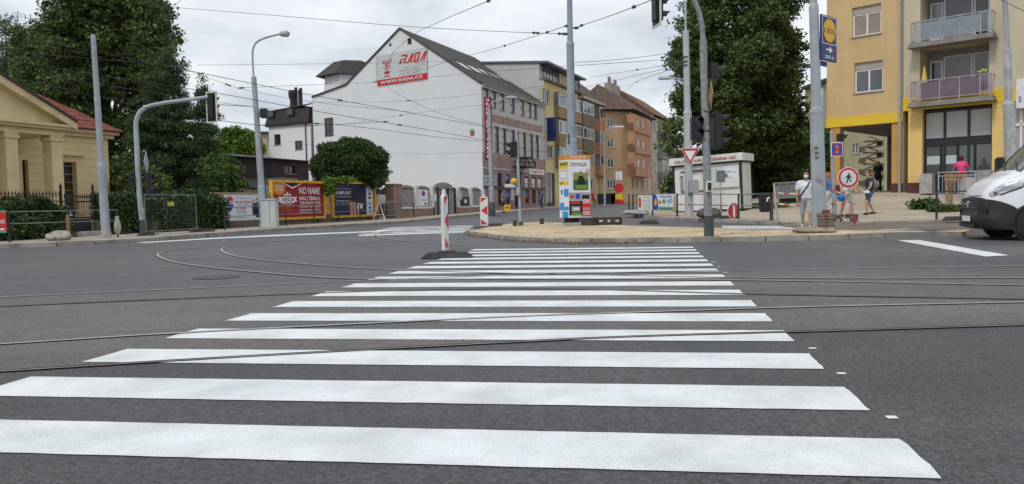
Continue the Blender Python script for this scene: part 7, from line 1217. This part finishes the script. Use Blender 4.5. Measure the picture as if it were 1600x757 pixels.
for sg in (1, -1):
    hp = [V_(2.56, sg*.66, .90), V_(2.49, sg*.86, .93), V_(2.32, sg*.955, .99), V_(1.98, sg*1.0, 1.13), V_(1.92, sg*.985, 1.22), V_(2.3, sg*.94, 1.13), V_(2.50, sg*.80, 1.03)]
    hl = O('headlight', MB().prism(hp, VL*(sg*.03)+VX*.02+Z*.02), M('lamp_glass', (.45, .48, .5), .08, .15, 10, coat=.8), van); mid = V_(2.42, sg*.88, 1.02)+VX*.03+VL*(sg*.03)+Z*.02; O('reflector', MB().ball(mid, .055, 8, 6), _mats['chrome'], hl); O('lamp_bezel', MB().tube(hp+[hp[0]], .014, 5), BLACKP, hl)
    for wx in (1.76, -1.75):
        c = V_(wx, sg*.90, .345); tr = thing; w = O('wheel', MB().tube([c-VL*.115, c-VL*.1, c+VL*.1, c+VL*.115], [.30, .345, .345, .30], 26), M('tyre', (.018, .018, .019), .8, .15, 20, bump=.3), van, smooth=True); O('rim', MB().tube([c+VL*(sg*.108), c+VL*(sg*.118)], [.215, .2], 18), M('rim_silver', (.28, .29, .3), .35, .1, metal=.6), w); O('wheel_arch', MB().tube([V_(wx+.42*math.cos(a), sg*1.022, .345+.42*math.sin(a)) for a in [math.pi*k/14 for k in range(15)]], .035, 6), VBK, van, smooth=True)
        cc = V_(wx, sg*1.0, .345); dk = [cc+VX*(.4*math.cos(a))+Z*(.4*math.sin(a)) for a in [2*math.pi*k/24 for k in range(24)]]; O('wheel_well', MB().prism([p+VL*(sg*.022) for p in dk], -VL*(sg*.1)), BLACKP, van)
        w.location += VL*(sg*.06)
    q = [V_(1.85, sg*1.025, 1.46), V_(.6, sg*1.032, 1.46), V_(.6, sg*.985, 2.06), V_(1.28, sg*.985, 2.06)]; O('side_window', MB().prism(q, VL*(sg*.008)), VGL, van)
    O('door_seam', MB().tube([V_(.52, sg*1.03, .5), V_(.52, sg*1.03, 2.0)], .008, 4), BLACKP, van); O('door_handle', MB().box(V_(.42, sg*1.04, 1.2), (.2, .04, .05), (VX, VL, Z)), VBK, van); O('rubbing_strip', MB().box(V_(-.1, sg*1.03, .72), (2.8, .04, .16), (VX, VL, Z)), VBK, van, bevel=.012)
    mr = O('wing_mirror', MB().box(V_(1.72, sg*1.2, 1.66), (.16, .24, .38), (VX, VL, Z)), VBK, van, bevel=.03); O('mirror_arm', MB().tube([V_(1.75, sg*1.0, 1.5), V_(1.72, sg*1.14, 1.58)], .03, 6), VBK, mr)
O('wipers', MB().tube([V_(2.0, .75, 1.47), V_(1.82, .1, 1.70)], .012, 5).tube([V_(2.0, 0, 1.50), V_(1.82, -.6, 1.70)], .012, 5), BLACKP, van); O('bonnet_gap', MB().tube([V_(2.02, .99, 1.27), V_(2.32, .935, 1.19), V_(2.5, .78, 1.06), V_(2.6, .5, .97), V_(2.63, 0, .95), V_(2.6, -.5, .97)], .008, 4), BLACKP, van)
for sg in (1, -1):
    O('fog_recess', MB().prism([V_(2.70, sg*.62, .52), V_(2.60, sg*.86, .54), V_(2.585, sg*.88, .70), V_(2.67, sg*.66, .74)], VX*.012+VL*(sg*.008)), BLACKP, van); O('cab_step_trim', MB().box(V_(1.0, sg*1.025, .42), (.9, .03, .1), (VX, VL, Z)), VBK, van)
O('lower_intake', MB().prism([V_(2.735, -.5, .27), V_(2.735, .5, .27), V_(2.735, .55, .35), V_(2.735, -.55, .35)], VX*.01), BLACKP, van)
# ================================================================ small street things
c = on(915, 29.0, .11)
for i, (u0, u1, st_) in enumerate(((905, 930, 0), (930, 971, 1))):
    a, b_ = on(u0, 28.6, .11), on(u1, 28.3, .11); o = thing('barrier_foot', ('dark plastic barrier foot with stickers lying beside the poster prism' if st_ else 'plain black barrier foot wedged against the poster prism base'), 'barrier foot', a); L = (b_-a).length; d = (b_-a).normalized(); mid = (a+b_)/2; O('block', MB().box(mid+Z*.14, (L, .3, .28), (d, Vector((-d.y, d.x, 0)), Z)), RUB, o, bevel=.03)
    for k in range(3 if st_ else 1): O('sticker', MB().box(mid+d*((k-1)*.3 if st_ else -.2)+Vector((0, -.155, .15)), (.14 if st_ and k != 1 else .1, .006, .07), (d, Vector((-d.y, d.x, 0)), Z)), M('sticker_cream', (.5, .48, .4)), o)
    for k in range(4): O('slot', MB().box(mid+d*(L*(k-1.5)/4)+Vector((0, -.152, .24)), (.05, .006, .04), (d, Vector((-d.y, d.x, 0)), Z)), BLACKP, o)
for i in range(5): p = on(884+i*5.2, 28.4, .11); T('cobble', MB().box(p+Z*.06+Vector((0, random.uniform(-.05, .05), 0)), (.12, .12, .12)), CONC, 'small loose granite cobble at the foot of the poster prism', 'stone', 'loose cobbles on the sandy island', bevel=.02)
for u, D in ((846, 31), (804, 29.6)): p = on(u, D, .11); T('rubber_stub', MB().tube([p, p+Z*.2, p+Z*.24], [.09, .08, .05], 8), RUB, 'short dark rubber stub standing in the sand '+('between signal post and poster prism' if u > 820 else 'beside the thin signal post'), 'stub')
p = on(1014, 28.2, .11); o = thing('barrier_foot', 'flat dark rubber foot with rounded ends lying on the island edge', 'barrier foot', p); foot(p, .75, .35, .13, o); O('lifting_hole', MB().tube([p+Z*.12, p+Z*.14], .05, 10), BLACKP, o)
a, b_ = GR(763, 358, .02), GR(785, 357, .02); T('timber_plank', MB().box((a+b_)/2+Z*.1, ((b_-a).length, .06, .2), ((b_-a).normalized(), Vector((0, 1, 0)), Z)), M('grey_timber', (.13, .11, .095), .9, .3, 5), 'short grey timber plank set on edge beside the far guide board', 'plank')
p = on(989, 28.5, .11); T('orange_scrap', MB().box(p+Z*.03, (.1, .08, .06)), M('orange_plastic', (.7, .14, .05)), 'tiny orange plastic scrap on the sandy island', 'scrap')
# pavers stacked against the big tram pole
pb = on(1290.5, 19.55, .11); PBM = M('paver_brown', (.20, .15, .125), .9, .2, 6, bump=.4, fine=.15); _p = O('paver_block', MB().box((0, 0, .04), (.2, .2, .078)), PBM, bevel=.008); PM2 = _p.data; bpy.data.objects.remove(_p)
for j in range(6):
    for i in range(2):
        for k in range(2):
            o = inst('paver_block', PM2, None, pb+Vector(((i-.5)*.21+random.uniform(-.012, .012)-j*.006, k*.22+random.uniform(-.02, .02), j*.081)), random.uniform(-.06, .06)); tag(o, 'brown paving block in the stack against the broad tram pole', 'paving block', 'stacked paving blocks'); 
o = inst('paver_block', PM2, None, pb+Vector((-.02, .05, 6*.081)), .2); tag(o, 'reddish paving block lying on top of the paver stack', 'paving block', 'stacked paving blocks'); o.data = PM2.copy(); o.data.materials[0] = M('paver_red', (.22, .06, .055), .9, .15, 6)
def sack(label, c, sx, sy, sz, mat, name='sandbag', rot=0):
    m = MB(); rg = random.Random(int(c.x*100)); n = 14; r = 8; X = Vector((math.cos(rot), math.sin(rot), 0)); Y = Vector((-X.y, X.x, 0)); vs = []
    for i in range(r+1):
        t = math.pi*i/r
        for k in range(n):
            a = 2*math.pi*k/n; q = lambda w: math.copysign(abs(w)**.6, w); h = max(0, math.cos(t)); vs.append(c+X*(sx/2*q(math.sin(t))*q(math.cos(a))*(1+rg.uniform(-.05, .05)))+Y*(sy/2*q(math.sin(t))*q(math.sin(a)))+Z*(sz*(.5+.5*math.cos(t))*(1+.25*math.sin(a*2+1))))
    m.add(vs, [(i*n+k, (i+1)*n+k, (i+1)*n+(k+1) % n, i*n+(k+1) % n) for i in range(r) for k in range(n)]); return T(name, m, mat, label, 'sandbag' if 'bag' in name else 'stone', smooth=True)
SBM = M('sandbag_cloth', (.30, .25, .18), .95, .2, 8, bump=.4, bscale=60); sack('flat tan sandbag lying at the front of the broad tram pole', on(1262, 19.25, .11), .75, .4, .13, SBM); sack('second tan sandbag tucked under the stacked pavers', on(1290, 19.2, .11), .5, .35, .11, SBM)
GST = M('pale_rubble', (.34, .32, .27), .95, .25, 5, bump=.6); sack('pale broken kerb block lying on the left pavement', on(92, 24.2, .12), .6, .35, .26, GST, 'rubble_block'); sack('rounded grey rubble lump beside the broken kerb block', on(78, 24.1, .12), .3, .3, .2, GST, 'rubble_block')
p = on(1318, 26.6, .12)
for i in range(16): q = p+Vector((random.uniform(-.45, .5), random.uniform(-.2, .25), random.choice((0, 0, .1)))); s_ = random.uniform(.08, .17); T('granite_sett', MB().box(q+Z*s_/2, (s_, s_*.9, s_), None), M('dark_sett', (.11, .11, .105), .9, .3, 9, bump=.5), 'dark granite sett in the loose heap at the foot of the sign post', 'stone', 'loose setts by the sign post', bevel=.02)
for u, D, l in ((1234, 25.9, 'pale stone lump at the kerb by the tape post'), (1226, 26.1, 'flat grey stone at the kerb by the tape post')): sack(l, on(u, D, .12), .3, .2, .1, GST, 'rubble_block')
p = on(1106, 31.2, .12); sack('dark heap of rubble and rubber at the railing before the kiosk', on(1108, 30.9, .12), 1.0, .5, .35, M('dark_rubble', (.09, .09, .085), .95, .35, 6, bump=.8), 'rubble_heap')
for k, (u, D) in enumerate(((986, 37.6), (992, 37.2), (1001, 36.6))): sack('grey broken paving heap under the banner railing '+('end', 'middle', 'by the white banner')[k], on(u, D, .12), .8, .5, .2, CONC, 'rubble_heap')
p = on(1492, 25.6, .12); o = thing('barrier_foot', 'flat dark rubber foot on the kerb behind the van nose', 'barrier foot', p); foot(p, .7, .35, .14, o)
p = on(318, 30.6, .12); o = thing('barrier_foot', 'flat dark rubber foot on the left pavement by the mesh panel', 'barrier foot', p); foot(p, .8, .35, .12, o)
# litter bin on its post
p = on(1199, 28.0, .12); lb = thing('litter_bin', 'black litter bin with white pictogram hung on a grey post at the kerb', 'litter bin', p); O('post', MB().box(p+Vector((.16, 0, .5)), (.1, .08, 1.02)), DKGREY, lb); O('bin', MB().prism([p+Vector((-.15, 0, .32))+Vector((x, y, 0)) for x, y in ((-.1, -.16), (.2, -.16), (.2, .16), (-.1, .16))], (-.04, 0, .62)), BLACKP, lb, bevel=.03); O('hood', MB().box(p+Vector((-.09, 0, 1.0)), (.42, .36, .05)), DKGREY, lb, bevel=.02); O('pictogram', MB().add([p+Vector((-.1+a, -.19, .7+b_)) for a, b_ in ((0, 0), (.05, 0), (.06, .1), (.12, .12), (.1, .18), (.02, .14))], [(0, 1, 2, 3, 4, 5)]), WHITEP, lb)
# metal skip
a, b_ = on(1213, 38, .12), on(1262, 37, .12); sk = thing('metal_skip', 'grey metal skip standing on the plaza under the trees', 'skip', a); d = (b_-a).normalized(); nY = Vector((-d.y, d.x, 0)); SKM = M('skip_grey', (.22, .235, .23), .6, .2, 3, streak=.2); L = (b_-a).length
O('tub', MB().prism([a+Z*.25, b_+Z*.25, b_+d*.15+Z*1.0, a-d*.15+Z*1.0], nY*1.3), SKM, sk); 
for k in range(4): q = a+d*(L*(k+.5)/4); O('rib', MB().box(q+Z*.62-nY*.03, (.08, .06, .75), (d, nY, Z)), SKM, sk)
O('rim', MB().tube([a-d*.15+Z*1.0-nY*.02, b_+d*.15+Z*1.0-nY*.02], .045, 6), SKM, sk); O('skid', MB().box((a+b_)/2+Z*.12+nY*.6, (L*.9, .9, .24), (d, nY, Z)), BLACKP, sk)
# red and white tape barrier
tA, tB, tC = on(1216, 27.0, .12), on(1306, 26.7, .12), on(1336, 26, .12); tb = thing('tape_barrier', 'red and white barrier tape strung from a pale post to the sign post', 'barrier tape', tA); O('post', MB().tube([tA, tA+Z*.7+Vector((-.1, 0, 0)), tA+Z*1.35+Vector((-.15, 0, 0))], [.035, .05, .03], 7), M('pale_stick', (.45, .38, .3)), tb); TR, TW = M('tape_red', (.55, .12, .1)), M('tape_white', (.62, .60, .56))
for z0, z1 in ((1.0, 1.05), (.62, .6)):
    for (p, q) in ((tA, tB), (tB, tC)):
        n_ = 10 if p is tA else 4
        for k in range(n_):
            P_ = lambda t: p.lerp(q, t)+Z*(z0+(z1-z0)*t-.1*4*t*(1-t)*.6); a, b_ = P_(k/n_), P_((k+1)/n_); O('tape_segment', MB().add([a, b_, b_+Z*.055, a+Z*.055], [(0, 1, 2, 3)]), TR if k % 2 else TW, tb)
# timber tree guard and concrete bollard
p = on(1492, 30.4, .12); tgd = thing('timber_tree_guard', 'rough timber post frame on the bed before the terrace', 'tree guard', p); xs = (-.36, .1, .42)
for x, y in ((-.36, 0), (.02, .3), (.42, .05)): O('post', MB().tube([p+Vector((x*.8, y, 0)), p+Vector((x, y, 1.4))], .06, 8), WOOD, tgd, smooth=True)
for z in (1.33, 1.18): O('cross_piece', MB().box(p+Vector((.03, -.04, z)), (.95, .05, .1)), WOOD, tgd)
p = on(1512, 30.2, .12); T('concrete_bollard', MB().box(p+Z*.62, (.42, .42, 1.25)), M('pale_concrete', (.44, .43, .41), .9, .15, 3, bump=.3, fine=.1), 'square pale concrete bollard beside the timber tree guard', 'bollard', bevel=.03)
# sandwich board, round yellow lamp sign by the stone shop front
p = on(792.5, 57, .12); sbd = thing('sandwich_board', 'small yellow advertising board on the pavement by the stone facade', 'advertising board', p); pn = Panel(p+Vector((-.24, 0, .1)), (1, .1, 0), .48, .5); board(pn, YELI, sbd, .05); patch(pn, rect(.2, .45, .8, .65), REDI, sbd); O('leg', MB().tube([p+Vector((-.2, .2, 0)), p+Vector((-.2, 0, .5))], .02, 5), DKGREY, sbd)
p = W(803, 284, 62); yl = thing('round_yellow_sign', 'round yellow ball sign projecting from the stone facade', 'sign', p); O('ball', MB().ball(p, .27, 14, 10), YELI, yl, smooth=True); O('arm', MB().tube([p, RF.pt(RF.s_(805), p.z, 0)], .03, 6), DKGREY, yl); O('sign_box', MB().box(W(797, 290.5, 62), (.85, .2, .28)), PALE, yl, bevel=.02)
# red warning stand, bins and lamp near the corner house
p = on(967.5, 82, .12); rs_ = thing('red_sign_stand', 'red and yellow temporary sign stand on the far pavement', 'sign', p); O('base', MB().box(p+Z*.2, (1.0, .5, .35)), REDP, rs_, bevel=.05); O('yellow_box', MB().box(p+Z*.75, (.8, .4, .6)), YELI, rs_, bevel=.03); O('red_oval', MB().tube([p+Z*1.7+Vector((0, -.05, 0)), p+Z*1.7+Vector((0, .05, 0))], .5, 16), REDP, rs_); O('post', MB().tube([p, p+Z*3.2], .04, 6), STEEL, rs_); O('white_plate', MB().box(p+Z*3.0, (.7, .03, .9)), PALE, rs_)
for k, u in enumerate((941, 954, 961)): p = on(u, 84, .12); T('wheeled_bin', MB().prism([p+Vector((x, y, 0)) for x, y in ((-.5, -.35), (.5, -.35), (.5, .35), (-.5, .35))], (0, 0, 1.15)), BLACKP, 'black wheeled refuse bin standing against the corner house', 'bin', 'refuse bins by the corner house', bevel=.06)
b = on(945, 80, .12); mk = lambda u, v: W(u, v, 80.0); lp = pole('street_lamp', 'slender far street lamp before the tan bay window house', 'street lamp', b, mk(944, 215), [(0, .12, .1), (.4, .08, .06)]); pth = smooth([mk(944, 215), mk(946, 205), mk(955, 200), mk(966, 198.5)], 2); O('arm', MB().tube(pth, .05, 6), STEEL, lp); O('lantern', MB().box(mk(967, 198.3), (1.0, .3, .15)), PALE, lp)
# red and green sign on the left railing
a = on(-40, 23.0, .12); b_ = on(10.5, 23.35, .12); pn = Panel(a+Z*.3+Vector((0, -.06, 0)), b_-a, (b_-a).length, .68); o = thing('railing_advert', 'red advert with green edges and white lettering on the kerb railing', 'sign', a); board(pn, REDI, o, .02); patch(pn, rect(0, .92, 1, 1), ink('emerald', (.05, .42, .2)), o); patch(pn, rect(0, 0, 1, .08), _mats['ink_emerald'], o); patch(pn, rect(.1, .12, .93, .2), PALE, o); ptext(pn, 'PENZION-RESTAURACE', .05, .42, .95, .58, WHITEP, o)
# white trestle and grey crowd barrier on the left pavement
p = on(592, 47.2, .12); tr_ = thing('white_trestle', 'white folding trestle leaning on the kerb railing by the yard opening', 'trestle', p)
for dx in (-.35, .35): O('leg', MB().tube([p+Vector((dx, -.1, 0)), p+Vector((dx*.2, 0, .95))], .03, 6), WHITEP, tr_)
O('brace', MB().tube([p+Vector((-.3, -.08, .3)), p+Vector((.3, -.08, .3))], .02, 6), WHITEP, tr_)
a, b_ = on(600, 48.6, .12), on(622, 50.2, .12); cb_ = thing('crowd_barrier', 'grey crowd barrier standing before the yard opening', 'barrier', a)
for p, q in ((a+Z*.1, a+Z*1.08), (b_+Z*.1, b_+Z*1.08), (a+Z*1.08, b_+Z*1.08), (a+Z*.2, b_+Z*.2)): O('tube', MB().tube([p, q], .024, 6), STEEL, cb_)
for k in range(1, 12): p = a.lerp(b_, k/12); O('bar', MB().tube([p+Z*.2, p+Z*1.08], .01, 4), STEEL, cb_)

# loose gravel and crumbs strewn over the sandy island and along its edge
rg = np.random.default_rng(9); gv = MB(); poly_ = [(p.x, p.y) for p in isl_f+isl_b]
def inside(x, y):
    c = False; j = len(poly_)-1
    for i in range(len(poly_)):
        (xi, yi), (xj, yj) = poly_[i], poly_[j]
        if (yi > y) != (yj > y) and x < (xj-xi)*(y-yi)/(yj-yi)+xi: c = not c
        j = i
    return c
n_ = 0
while n_ < 900:
    x, y = rg.uniform(-2.6, 12), rg.uniform(17, 32)
    if not inside(x, y) or (n_ > 300 and math.sin(x*1.3)+math.cos(y*1.9+x) < .3): 
        if rg.random() < .995: n_ += 0 if not inside(x, y) else 1
        continue
    s_ = rg.uniform(.008, .026)*(2 if rg.random() < .05 else 1); c = Vector((x, y, g(x, y)+.112)); a_ = rg.uniform(0, 6.28); d = [Vector((math.cos(a_+k*2.1), math.sin(a_+k*2.1), 0))*s_ for k in range(3)]; gv.add([c+d[0], c+d[1], c+d[2], c+Z*s_*.9], [(0, 1, 3), (1, 2, 3), (2, 0, 3)]); n_ += 1
O('loose_gravel', gv, M('gravel_mix', (.40, .31, .20), .95, .45, 30), isl, kind='stuff')
dm = MB()
for k in range(420):
    t = rg.random(); i = rg.integers(0, 5); p = isl_f[i].lerp(isl_f[i+1], t); s_ = rg.uniform(.03, .09); c = Vector((p.x+rg.normal(0, .1), p.y-.15+rg.normal(0, .14), .006)); a_ = rg.uniform(0, 6.28); d = [Vector((math.cos(a_+q*1.57), math.sin(a_+q*1.57), 0))*s_*rg.uniform(.6, 1.2) for q in range(4)]; dm.add([c+q for q in d]+[c+Z*s_*.7], [(0, 1, 4), (1, 2, 4), (2, 3, 4), (3, 0, 4)])
O('kerb_debris', dm, M('dark_debris', (.13, .095, .075), .95, .4, 20), isl, kind='stuff')
